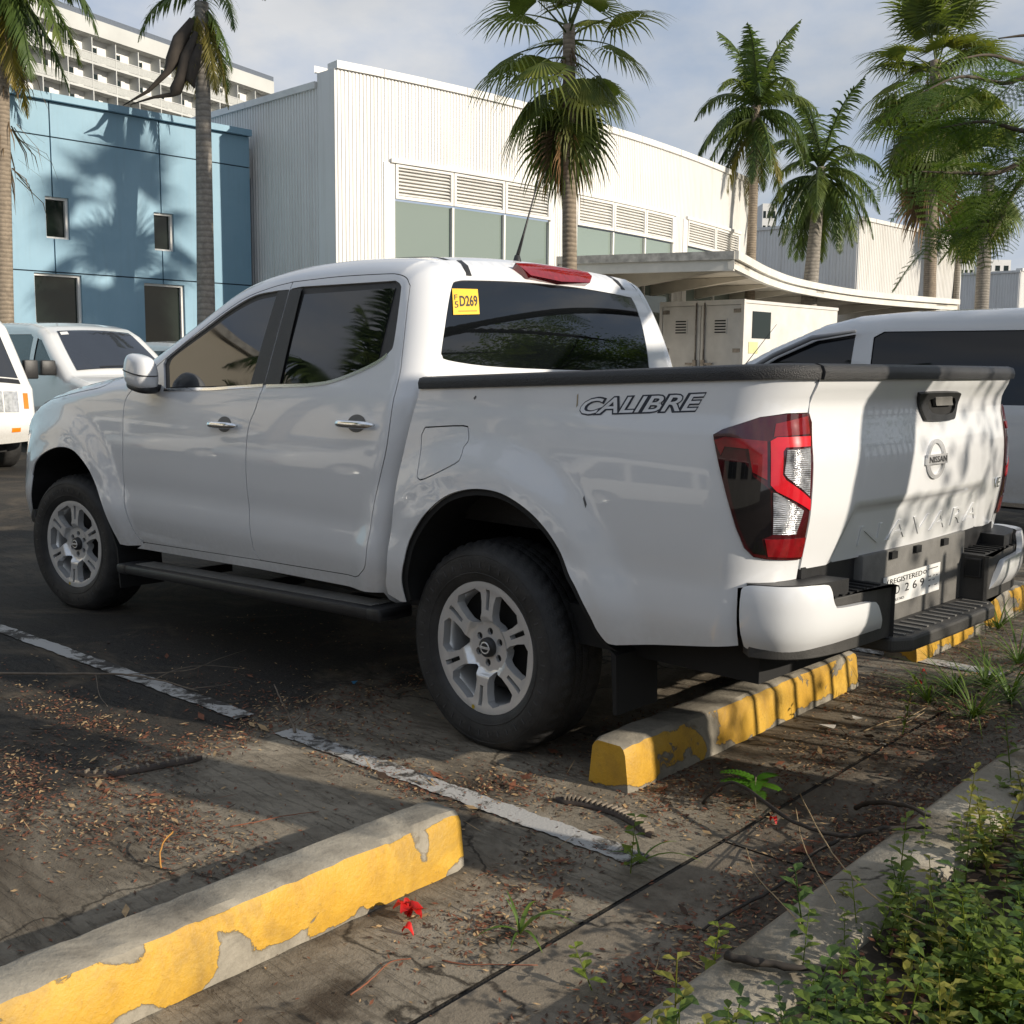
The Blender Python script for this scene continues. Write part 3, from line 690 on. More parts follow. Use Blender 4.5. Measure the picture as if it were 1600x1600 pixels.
for i in range(8):
    s = .8+i*(FE.L-1.2)/7; p = FE.at(s); q = np.array([max(p[0]+5., 17.0), p[1]+.6]); d = (q-p); L = np.hypot(*d); ang = math.atan2(d[1], d[0])
    Mx = Matrix.Translation((p[0], p[1], 0)) @ Matrix.Rotation(ang, 4, 'Z'); m = MB()
    V = [(.2, -.10, ZC-.36), (.2, .10, ZC-.36), (.2, .10, ZC-.31), (.2, -.10, ZC-.31), (L, -.10, ZC-.95), (L, .10, ZC-.95), (L, .10, ZC-.31), (L, -.10, ZC-.31)]
    m.addvf([tuple(Mx @ Vector(v)) for v in V], [(0, 1, 2, 3), (4, 7, 6, 5), (0, 4, 5, 1), (1, 5, 6, 2), (2, 6, 7, 3), (3, 7, 4, 0)]); m.build('beam', M_CAN, canopy)
    if i in (0, 3, 6): m = MB(); m.lathe([(.22, 0), (.22, ZC-.6)], 18, c=(q[0]-.9, q[1], 0)); m.build('column', M_CAN, canopy, smooth=True)
# ---- cream wall to the left, outside the frame (mirrored in the truck's door windows)
cr = empty('cream_building', (0, 0, 0), 0, 'cream building with louvred vents facing the parking lot, left of the blue building', 'building')
FC = Facade([[19.2, 7.2], [19.2, 34]]); M_CREAM = simple('cream_render', (.58, .53, .43), .7, .08, .5); M_DULL = simple('dull_render', (.30, .29, .26), .8, .1, .5)
FC.bar('wall', 0, FC.L, 0, 8.6, -8, 0, M_CREAM, cr); FC.bar('coping', 0, FC.L, 8.6, 8.8, -8, .15, M_GREYTRIM, cr)
for s in (2.5, 8, 14, 20): louvre(FC, s, s+3, 4.6, 6.2, cr); FC.bar('window_head', s-.2, s+3.2, 6.2, 6.3, 0, .2, M_GREYTRIM, cr)
wl = empty('grey_warehouse', (0, 0, 0), 0, 'long dull grey warehouse with dark windows on the open side of the parking lot', 'building')
FW = Facade([[-16, 17.5], [17, 17.5]]); FW.bar('wall', 0, FW.L, 0, 6.0, -8, 0, M_DULL, wl); FW.bar('coping', 0, FW.L, 6.0, 6.2, -8, .15, M_GREYTRIM, wl)
for s in range(3, 31, 5):
    for i in range(2): M_, L_ = FW.span(s+1.6*i, s+1.6*i+1.5); m = MB(); m.box(-.75, .75, .01, .03, 2.2, 3.8, M_); w = m.build('window_pane', M_DGLASS, wl); m = MB(); m.box(-.8, .8, .0, .06, 3.8, 3.9, M_); m.build('window_head', M_TRIM, w)
# ================================================================ pickup truck
def paint_mat(name, base, dirt=.10):
    m, nt, b = new_mat(name); pset(b, base=base, rough=.32, coat=1., coatr=.03, ior=1.5)
    v = coords(nt); f = noise(nt, v, 3.0, 6, .6); g = noise(nt, v, 45., 4, .6)
    c = ramp(nt, f, [(.35, tuple(x*(1-dirt*.6) for x in base)), (.65, base)])
    sep = add(nt, 'ShaderNodeSeparateXYZ'); nt.links.new(v, sep.inputs[0])
    mr = add(nt, 'ShaderNodeMapRange'); mr.inputs[1].default_value = .62; mr.inputs[2].default_value = .44; mr.inputs[3].default_value = 0; mr.inputs[4].default_value = .55
    nt.links.new(sep.outputs[2], mr.inputs[0])
    mm = add(nt, 'ShaderNodeMath', operation='MULTIPLY'); nt.links.new(mr.outputs[0], mm.inputs[0]); nt.links.new(g, mm.inputs[1])
    nt.links.new(mixc(nt, mm.outputs[0], c, (.30, .26, .20)), b.inputs['Base Color'])
    nt.links.new(ramp(nt, g, [(.4, (.28,)), (.75, (.42,))]), b.inputs['Roughness'])
    return m
M_PAINT = paint_mat('truck_white_paint', (.74, .75, .76), .04)
M_BLACK = simple('black_plastic', (.018, .018, .019), .45, .2, 20, .25, 300)
M_RAIL = simple('textured_black_liner', (.022, .022, .023), .42, .2, 30, .9, 260)
M_DARK = simple('dark_underbody', (.008, .008, .008), .8, .2)
M_RUBBER = simple('tyre_rubber', (.027, .0265, .026), .62, .5, 10, .5, 160)
M_CHROME = simple('chrome', (.86, .87, .88), .13, 0, metal=1.)
M_ALLOY = simple('silver_alloy', (.80, .80, .79), .26, .06, 9, 0, metal=.55)
M_GREYPL = simple('grey_plastic', (.15, .145, .135), .55, .15, 20, .3, 200)
M_PLATEW = simple('plate_white', (.72, .72, .70), .5, .06)
M_INK = simple('black_ink', (.012, .012, .014), .5, .1)
M_REDLENS = simple('red_lens', (.20, .006, .010), .08, .25, 40, 0, coat=1., coatr=.02)
M_REDDARK = simple('smoked_red_lens', (.055, .004, .007), .06, .3, 18, 0, coat=1., coatr=.02)
M_REDBAR = simple('red_light_bar', (.62, .010, .022), .15, .08, 30, 0, coat=1., coatr=.02)
M_SMOKE = simple('smoked_black_lens', (.006, .005, .006), .05, .2, 18, 0, coat=1., coatr=.02)
M_STICKER = simple('yellow_sticker', (.85, .50, .02), .45, .06)
def clear_lens():
    m, nt, b = new_mat('clear_ribbed_lens'); pset(b, base=(.55, .55, .55), rough=.18, metal=.6, coat=1., coatr=.02)
    v = coords(nt, scale=(1, 1, 1)); w = add(nt, 'ShaderNodeTexWave'); w.wave_type = 'BANDS'; w.bands_direction = 'Z'; w.inputs['Scale'].default_value = 55; w.inputs['Distortion'].default_value = 2.5
    nt.links.new(v, w.inputs[0]); bump(nt, b, w.outputs[1], .7, .004)
    nt.links.new(ramp(nt, noise(nt, v, 28, 3), [(.35, (.16, .16, .17)), (.6, (.75, .75, .76))]), b.inputs['Base Color']); return m
M_CLEAR = clear_lens()
M_GLASS = glass_mat('tinted_glass', (.004, .005, .006), 1.72)

ZT = catmull([(.2, .85), (.36, .866), (.44, .882), (.52, .902), (.60, .918), (.66, .920), (.73, .916), (.82, .921), (.95, .921), (1.07, .912), (1.16, .898), (1.22, .884), (1.26, .869), (1.45, .804), (1.7, .715), (1.95, .62)], 10)
def Wz(z): return np.interp(z, ZT[:, 0], ZT[:, 1])
def flare(x, z):
    o = 0
    for cx in (0., 3.15):
        r = np.hypot(x-cx, z-.36); o = o+.034*(1-smooth(.60, .77, r))+.012*(1-smooth(.50, .60, r))
    return o
Q_REAR = catmull([(.53, .40), (.49, .60), (.455, .85), (.41, 1.10), (.395, 1.28), (.425, 1.48), (.475, 1.64), (.515, 1.715), (.57, 1.748)], 20)
Q_ROOF = catmull([(.57, 1.748), (.70, 1.762), (.95, 1.772), (1.3, 1.764), (1.55, 1.735), (1.75, 1.688), (1.9, 1.62), (2.1, 1.515), (2.32, 1.402), (2.55, 1.292)], 20)
Q_HOOD = catmull([(2.55, 1.292), (2.75, 1.268), (3.05, 1.225), (3.35, 1.170), (3.62, 1.095), (3.80, 1.00)], 20)
Q_FRONT = catmull([(3.80, 1.00), (3.95, .86), (4.02, .70), (4.02, .55), (3.95, .42)], 20)
def rnd(d, r):
    """quarter-round edge; just outside the outline (d < 0) the sheet drops steeply"""
    e = np.clip(r-d, 0, r); return r-np.sqrt(np.maximum(r*r-e*e, 0))+np.where((d < 0) & (d > -.02), -d*5, 0)
def signed(p, line, poly_in): return pdist(p, line, False)*np.where(poly_in, 1, -1)
Q_ALL = np.concatenate([Q_REAR[::4], Q_ROOF[::4], Q_HOOD[::4], Q_FRONT[::4]])
def Ycab(x, z):
    x = np.asarray(x, float); z = np.asarray(z, float); sh = x.shape
    p = np.stack([x.ravel(), z.ravel()], 1)
    io = inpoly(p, Q_ALL)
    f = np.maximum.reduce([np.where(d_ > -.02, rnd(d_, r_), 0) for d_, r_ in ((signed(p, Q_REAR, io), .11), (signed(p, Q_ROOF, io), .085), (signed(p, Q_HOOD, io), .10), (signed(p, Q_FRONT, io), .14))]).reshape(sh)
    tp = .24*np.clip((x-3.35)/.7, 0, 1)**2.2
    return Wz(z)+flare(x, z)-tp-f
def side(sg):
    return lambda x, z: np.stack([np.asarray(x, float), sg*Ycab(x, z), np.asarray(z, float)], 1)
S_R, A_R, B_R, L_R = -.93, .22, .19, .21
PRF = catmull([(.40, .03), (.70, .034), (.77, .028), (.87, .011), (.95, .001), (1.08, .0), (1.16, .012), (1.21, .020), (1.25, .019), (1.30, -.004), (1.34, -.012), (1.40, -.012)], 8)
def prof(z): return np.interp(z, PRF[:, 0], PRF[:, 1])
def bed(sg):
    def P(s, z):
        s = np.asarray(s, float); z = np.asarray(z, float)
        th0 = np.clip((S_R-s)/L_R, 0, 3); th = np.minimum(th0, math.pi/2); x = np.where(s < S_R, S_R-A_R*np.sin(th)+prof(z)*np.sin(th)**2, s)
        y = Wz(np.minimum(z, 1.22))-np.maximum(z-1.22, 0)*.12+flare(x, z)-B_R*(1-np.cos(th))-(th0-th)*L_R
        return np.stack([x, sg*y, z], 1)
    return P
def zrail(x): return 1.305-.0395*np.asarray(x)
PL, BL = side(1), bed(1)
truck = empty('pickup_truck', (0, 0, 0), 0, 'white double-cab pickup truck with black side step and CALIBRE lettering on the bed', 'pickup truck')
def tr(px, P=PL, u=1.5, v=.9): return trace(px, P, u, v)

roofgap = tr([(256, 562), (306, 521), (345, 491), (384, 465), (424, 449), (458, 440)], u=2.1, v=1.4)
roofgap2 = tr([(458, 440), (528.7, 431.8), (600, 427.5), (622, 428), (636, 434), (641.5, 446)], u=1.3, v=1.6)
reargap = tr([(641.5, 446), (635, 500), (629.5, 550), (623, 595), (606, 692), (587.5, 775), (576, 842), (571, 884), (561, 900)], u=.6, v=1.5)
fdgap = tr([(208, 607), (195, 629), (192, 687.5), (194, 762), (202.5, 815), (215.6, 839), (226, 848)], u=2.4, v=1.2)
dbot = tr([(226, 848), (407.6, 876), (555, 902), (561, 900)], u=2.3, v=.46)
ddgap = tr([(458, 440), (452.6, 454), (413, 601), (399, 639), (388, 669), (384, 725), (388, 781), (392, 837.5), (397.5, 860), (407.6, 876)], u=1.35, v=1.6)
cm = lambda a, n=5: catmull(a, n)
dd_up = np.concatenate([ddgap[:3], cm(ddgap[2:])[1:]])
fdoor = np.concatenate([fdgap[:1], cm(roofgap), dd_up[1:], dbot[:1], cm(fdgap)[::-1][1:-1]])
rdoor = np.concatenate([dd_up[::-1], cm(roofgap2)[1:], cm(reargap)[1:], dbot[2:3]])
fwin_h = np.concatenate([cm(tr([(256, 568), (266, 554), (319, 514.5), (358, 485.6), (397.5, 463), (434, 455)], u=2.1, v=1.4)), tr([(451, 453.5), (412, 600.5)], u=1.35, v=1.6), tr([(332, 606), (257, 607.5)], u=1.7, v=1.23)])
fwin_g = np.concatenate([cm(tr([(263, 571), (272, 556), (322, 519), (360, 491), (398, 470), (430, 462)], u=2.1, v=1.4)), tr([(391, 600.5), (330, 602.5), (264, 604)], u=1.5, v=1.25)])
rwin_h = np.concatenate([tr([(456, 452), (470, 449)], u=1.3, v=1.65), cm(tr([(618, 439.7), (625, 446), (625, 460), (615, 533), (608, 549), (590, 564), (555, 581), (515.6, 595), (480, 600)], u=.65, v=1.65)), tr([(417, 601.5)], u=1.3, v=1.25)])
rwin_g = np.concatenate([tr([(474, 459)], u=1.3, v=1.65), tr([(616, 449), (589, 561)], u=.65, v=1.65), cm(tr([(586, 563), (553, 579), (514, 593), (480, 598)], u=.65, v=1.4)), tr([(438, 599)], u=1.3, v=1.25)])
farch = cm(tr([(187.5, 851), (172.5, 822.5), (159, 789), (148, 755), (135, 729), (116, 706), (97.5, 699), (79, 702.5), (62, 714), (52.5, 732.5), (49, 762.5), (50.6, 796)], u=2.6, v=.42))
hoodgap = cm(tr([(80.6, 624), (124, 612.5), (157.5, 605), (180, 594), (193, 584)], u=3.3, v=1.14))
k_se = int(np.argmin(np.hypot(farch[:, 0]-3.53, farch[:, 1]-.74)))
seam = np.array([(3.60, .83), (3.64, .93), (3.60, 1.02), (3.46, 1.10)])
fender = np.concatenate([cm(fdgap)[:-1], [(2.39, .44), (2.50, .428)], farch[:k_se+1], seam, hoodgap, [(2.50, 1.265)]])
bodyC = np.concatenate([Q_ROOF[::-1], Q_REAR[::-1][1:-2], tr([(600, 926), (400, 888), (215, 857)], u=.6, v=.48), [(2.385, .452)], dbot[:3], cm(reargap)[::-1], cm(roofgap2)[::-1][1:], cm(roofgap)[::-1][1:], [(2.445, 1.225)]])
fbump = np.concatenate([farch[k_se:][::-1][:], seam[:2], [(3.80, .93), (3.93, .88), (4.015, .70), (4.018, .55), (3.95, .425), (3.70, .42)]])
hlamp = np.array([(3.60, 1.02), (3.64, .93), (3.80, .93), (3.93, .88), (3.80, 1.00), (3.62, 1.093), (3.46, 1.10)])
for sg in (1, -1):
    P = side(sg); o3 = (0, sg, 0); k = dict(out=o3)
    inn = lambda x, z, P=P, sg=sg: P(x, z)-np.array([0, sg*.022, 0])
    panel('front_fender', fender, P, M_PAINT, truck, h=.035, gap=.003, flange=.02, **k)
    d = panel('front_door', fdoor, P, M_PAINT, truck, [fwin_h], h=.035, gap=.0032, flange=.018, **k)
    panel('window_trim', fwin_h, P, M_BLACK, d, h=.04, gap=-.002, flange=.0, off=-.009, **k)
    panel('window_glass', fwin_g, P, M_GLASS, d, h=.04, flange=.004, off=-.006, **k)
    e = panel('rear_door', rdoor, P, M_PAINT, truck, [rwin_h], h=.035, gap=.0032, flange=.018, **k)
    panel('window_trim', rwin_h, P, M_BLACK, e, h=.04, gap=-.002, flange=.0, off=-.009, **k)
    panel('window_glass', rwin_g, P, M_GLASS, e, h=.04, flange=.004, off=-.006, **k)
    for dd, line in ((d, np.array([fwin_h[-1], fwin_h[-2], fwin_h[-3]])), (e, np.concatenate([rwin_h[-1:], rwin_h[-2:-22:-1]]))):
        ln = np.asarray(line); ln = ln[np.argsort(-ln[:, 0])]; t = np.gradient(ln, axis=0); t /= np.linalg.norm(t, axis=1)[:, None]; nn = np.stack([-t[:, 1], t[:, 0]], 1); nn[nn[:, 1] < 0] *= -1
        panel('chrome_strip', np.concatenate([ln-nn*.012, (ln+nn*.001)[::-1]]), P, M_CHROME, dd, h=.06, flange=.004, off=.0035, **k)
    qq = resample(np.concatenate([Q_REAR, Q_ROOF[1:]]), .03, False); tq = np.gradient(qq, axis=0); tq /= np.linalg.norm(tq, axis=1)[:, None]; nq = np.stack([tq[:, 1], -tq[:, 0]], 1)
    rings = [qq+nq*dq for dq in (.003, .010, .022, .040, .062, .088)]
    panel('cab_side', bodyC, P, M_PAINT, truck, h=.035, flange=.0, extra=[qq, .10]+rings, **k)
    for dd, pts, u0 in ((d, [(434.5, 455), (452.0, 453.3), (412.6, 601), (391, 602.5)], 1.4), (e, [(453.4, 452.9), (472, 449.7), (437, 601), (413.7, 601.3)], 1.3)):
        panel('pillar_trim', tr(pts, u=u0, v=1.6), P, M_BLACK, dd, h=.04, flange=.0, off=.0012, **k)
    panel('bonnet_edge', np.concatenate([hoodgap, [(2.55, 1.29)], Q_HOOD[:int(np.argmin(abs(Q_HOOD[:, 0]-3.60)))], [(3.48, 1.112)]]), P, M_PAINT, truck, h=.03, gap=.002, flange=.01, **k)
    panel('front_bumper_side', fbump, P, M_PAINT, truck, h=.04, gap=.0015, flange=.015, **k)
    panel('headlight', hlamp, P, M_SMOKE, truck, h=.04, gap=.002, flange=.01, off=-.002, **k)
    # dark shell behind the shut lines
    panel('inner_shell', np.concatenate([fdgap[:1]+[.05, .0], cm(roofgap)+[0, .02], cm(roofgap2)[1:]+[0, .02], cm(reargap)[1:-1]-[.03, 0], [(.62, .48)], [(2.45, .44)]]), inn, M_DARK, truck, [inset(fwin_h, .02), inset(rwin_h, .02)], h=.06, flange=0, **k)
    # handles
    for x0, x1, zz, dd in ((1.70, 1.465, 1.078, d), (.79, .55, 1.120, e)):
        cx = (x0+x1)/2; uv = lambda a, b: np.array([[cx+a, zz+b]])
        cup = np.array([(cx+.055*math.cos(t)+.0, zz+.034*math.sin(t)) for t in np.linspace(0, 2*math.pi, 24, endpoint=False)])
        panel('handle_cup', cup, P, M_GREYPL, dd, h=.03, flange=0, off=.0012, **k)
        m = MB(); hl = (x0-x1)/2
        for i in range(17):
            a = -1+2*i/16; w = .0145*(1-abs(a)**6*.6)
            pt = P(np.array([cx+a*hl*.95]), np.array([zz-.002]))[0]; oy = .012+.024*(1-a**4)
            if i == 0: ring = []
            ring.append([(pt[0], pt[1]+sg*(oy+.008*math.cos(t)), pt[2]+w*math.sin(t)) for t in np.linspace(0, 2*math.pi, 12, endpoint=False)])
        V = [v for r_ in ring for v in r_]; Fc = [(i*12+j, i*12+(j+1) % 12, (i+1)*12+(j+1) % 12, (i+1)*12+j) for i in range(16) for j in range(12)]+[tuple(range(12)), tuple(range(16*12, 17*12))]
        m.addvf(V, Fc).build('door_handle', M_CHROME, dd, smooth=True)
    # folded mirror
    def sq(c, r, e1=.6, e2=.6, n=20, m=28, fn=None):
        V = []; f = lambda w, e: math.copysign(abs(w)**e, w)
        for i in range(n+1):
            a = -math.pi/2+math.pi*i/n
            for j in range(m):
                b = 2*math.pi*j/m
                p = Vector((r[0]*f(math.cos(a), e1)*f(math.cos(b), e2), r[1]*f(math.cos(a), e1)*f(math.sin(b), e2), r[2]*f(math.sin(a), e1)))
                if fn: p = fn(p)
                V.append((c[0]+p.x, c[1]+p.y, c[2]+p.z))
        Fc = [(i*m+j, i*m+(j+1) % m, (i+1)*m+(j+1) % m, (i+1)*m+j) for i in range(n) for j in range(m)]
        return V, Fc
    mr = MB(); c = (2.165, sg*.985, 1.300)
    def shp(p, sg=sg):
        p = p.copy(); p.x += .0; p.y *= 1-.25*(p.z > 0)*p.z/.08; p.z += .02*(p.x/.12); return p
    V, Fc = sq(c, (.098, .060, .078), .55, .7, fn=shp); mr.addvf(V, Fc); mo = mr.build('wing_mirror', M_PAINT, truck, smooth=True)
    m = MB(); V, Fc = sq((2.165, sg*.98, 1.232), (.090, .054, .026), .6, .7, fn=shp); m.addvf(V, Fc); m.bbox(2.17, 2.27, min(sg*.86, sg*.98), max(sg*.86, sg*.98), 1.205, 1.24, .012); m.build('mirror_base', M_BLACK, mo, smooth=True)
    m = MB(); V, Fc = sq((2.165, sg*.987, 1.296), (.0995, .0615, .0045), .4, .7, fn=shp); m.addvf(V, Fc); m.build('mirror_trim', M_BLACK, mo, smooth=True)
# roof, windscreen, back wall, bonnet, front as strips between the two sides
def strip(Q, crown):
    Q = np.asarray(Q); L = np.concatenate([[0], np.cumsum(np.hypot(*np.diff(Q, axis=0).T))])
    ye = Ycab(Q[:, 0], Q[:, 1]); T = np.gradient(Q, L, axis=0); T /= np.linalg.norm(T, axis=1)[:, None]; Nn = np.stack([-T[:, 1], T[:, 0]], 1)
    c0 = np.array([1.9, 1.0]); s = np.sign(np.sum(Nn*(Q-c0), 1)); Nn *= s[:, None]
    def P(t, v):
        t = np.asarray(t, float); v = np.asarray(v, float)
        x = np.interp(t, L, Q[:, 0]); z = np.interp(t, L, Q[:, 1]); y = np.interp(t, L, ye); cr = crown if not callable(crown) else crown(t/L[-1])
        k = cr*(1-v*v); return np.stack([x+np.interp(t, L, Nn[:, 0])*k, y*v, z+np.interp(t, L, Nn[:, 1])*k], 1)
    return P, L[-1]
VS = np.linspace(-1, 1, 25)
i175 = int(np.argmin(abs(Q_ROOF[:, 0]-1.78)))
PR, LR_ = strip(Q_ROOF[:i175+1], lambda t: .034*np.clip(t*12, 0, 1)); grid_surf('roof', PR, np.linspace(0, LR_, 40), VS, M_PAINT, truck)
PWS, LW = strip(Q_ROOF[i175:], lambda t: .034+.09*t); grid_surf('windscreen', PWS, np.linspace(0, LW, 24), VS, M_GLASS, truck, out=(1, 0, 1))
PHD, LH = strip(Q_HOOD, lambda t: .06+.0*t); grid_surf('bonnet', PHD, np.linspace(0, LH, 24), VS, M_PAINT, truck)
PFR, LF = strip(Q_FRONT, lambda t: .06); grid_surf('front_fascia', PFR, np.linspace(0, LF, 20), VS, M_PAINT, truck, out=(1, 0, 0))
panel('grille', [(.06, -.55), (.06, .55), (.28, .42), (.28, -.42)], PFR, M_BLACK, truck, h=.05, flange=.01, off=.006, out=(1, 0, 0))
PBK, LB = strip(Q_REAR, .025)
rwin = trace([(706, 447), (698, 490), (690, 545), (691, 556), (700, 563), (760, 572), (850, 577), (940, 579), (1008, 577), (1014, 570), (1008, 530), (998, 490), (988, 468), (978, 463), (900, 449), (820, 441), (740, 438), (715, 439)], PBK, 1.0, 0.5)
rwin = catmull(rwin, 3, True); rwin = .5*(rwin+np.stack([rwin[:, 0], rwin[:, 1]], 1))
bk = panel('cab_back', [(.0, -1), (LB, -1), (LB, 1), (0, 1)], PBK, M_PAINT, truck, [rwin], h=.05, flange=.01, out=(-1, 0, 0))
panel('rear_window', rwin, PBK, M_GLASS, bk, h=.04, gap=.003, flange=.003, off=-.002, out=(-1, 0, 0))
panel('window_seal', rwin, PBK, M_BLACK, bk, h=.05, gap=-.004, flange=0, off=-.008, out=(-1, 0, 0))
# sticker on the rear window
st = trace([(708, 492), (749, 491), (706, 451), (746, 452)], PBK, 1.0, .5)
stq = [st[0], st[1], st[3], st[2]]
sk = panel('registration_sticker', stq, PBK, M_STICKER, bk, h=.03, flange=0, off=.0015, out=(-1, 0, 0))
bil = lambda a, b: st[0]+a*(st[1]-st[0])+b*(st[2]-st[0])
text_on('sticker_letters', 'D269', PBK, (bil(.26, .30), bil(.96, .30), bil(.26, .72)), M_INK, sk, .003, (-1, 0, 0), bold=.02)
text_on('sticker_letters', 'F', PBK, (bil(.06, .56), bil(.18, .56), bil(.06, .76)), M_INK, sk, .003, (-1, 0, 0))
text_on('sticker_letters', '5', PBK, (bil(.06, .26), bil(.20, .26), bil(.06, .50)), M_INK, sk, .003, (-1, 0, 0))
panel('sticker_print_line', [bil(.2, .11), bil(.9, .11), bil(.9, .15), bil(.2, .15)], PBK, simple('faded_ink', (.45, .25, .02), .5), sk, h=.03, flange=0, off=.003, out=(-1, 0, 0))
# roof ditch strips, high brake light, aerial
for sg in (1, -1):
    vv = sg*.80
    panel('roof_strip', [(.02, vv-.018), (LR_*.96, vv-.018), (LR_*.96, vv+.018), (.02, vv+.018)], PR, M_BLACK, truck, h=.06, flange=.003, off=.002, out=(0, 0, 1))
    panel('roof_strip', [(LB*.93, vv-.022), (LB*.998, vv-.022), (LB*.998, vv+.022), (LB*.93, vv+.022)], PBK, M_BLACK, truck, h=.05, flange=.003, off=.002, out=(-1, 0, 0))
hbl = trace([(800, 420), (830, 421), (912, 433), (918, 438), (914, 447), (870, 445), (822, 436)], PBK, 1.2, 0)
panel('high_brake_light', hbl, PBK, M_REDLENS, truck, h=.02, flange=.045, off=.03, out=(-1, 0, 0))
m = MB()
ab = on_axis(808, 418, 2, 1.765); tipd = Vector((-.05, -.075, .325))
m.lathe([(.0, .06), (.012, .05), (.02, .02), (.034, -.01)], 20, c=(ab[0], ab[1], 1.765)); m.tube([Vector((ab[0], ab[1], 1.81)), Vector((ab[0], ab[1], 1.81))+tipd*.3, Vector((ab[0], ab[1], 1.81))+tipd], [.009, .005, .002], 8); m.build('roof_aerial', M_BLACK, truck, smooth=True)

# ---- load bed
bfront = cm(trace([(655.7, 607), (638, 674), (625, 730), (615.6, 782), (610, 835), (604, 887.5), (602.5, 910), (606, 928)], BL, .4, 1.2))
arch = cm(trace([(634, 941), (627, 910), (630.6, 876), (640, 842.5), (659, 809), (685, 782.5), (711, 769), (745, 764), (782.5, 771), (820, 794), (850, 824), (872.5, 857.5), (887.5, 895), (900.6, 921), (921, 962), (932.5, 985), (947.5, 1004), (962, 1008.5)], BL, .4, .47))
bbot = trace([(1154, 1009), (1153, 919)], BL, -.9, .52)
cor = trace([(1256, 898)], BL, -1.1, .72)
lamp = trace([(1115, 679), (1129, 671), (1187.5, 652), (1230, 646), (1262, 645), (1266, 660), (1267, 700), (1266, 760), (1263, 801), (1259, 845), (1255, 872), (1225, 875), (1198, 874), (1177, 870), (1163, 856), (1150, 825), (1136, 777), (1122, 719)], BL, -.95, 1.15)
S_END = S_R-L_R*1.56
lamp[:, 0] = np.maximum(lamp[:, 0], S_END+.004)
sr = np.linspace(S_R, S_END, 10)
bedside = np.concatenate([bfront, [arch[0]+[.03, -.003]], arch, bbot[:1], [bbot[1]], [(cor[0][0]*.5+bbot[1][0]*.5, .742)], [(S_END, .742)], [(S_END, 1.32)], [(s, float(zrail(s))-.028) for s in (-1.1, -.8, -.4, 0, .3)]])
fuel = cm(np.concatenate([trace([(664, 667), (724, 664.5), (732, 672), (732, 689), (725, 699), (720.6, 713), (711, 725), (664, 748.5), (653, 748), (652, 737), (658, 680)], BL, .3, 1.1)]), 3)
lampN = lamp
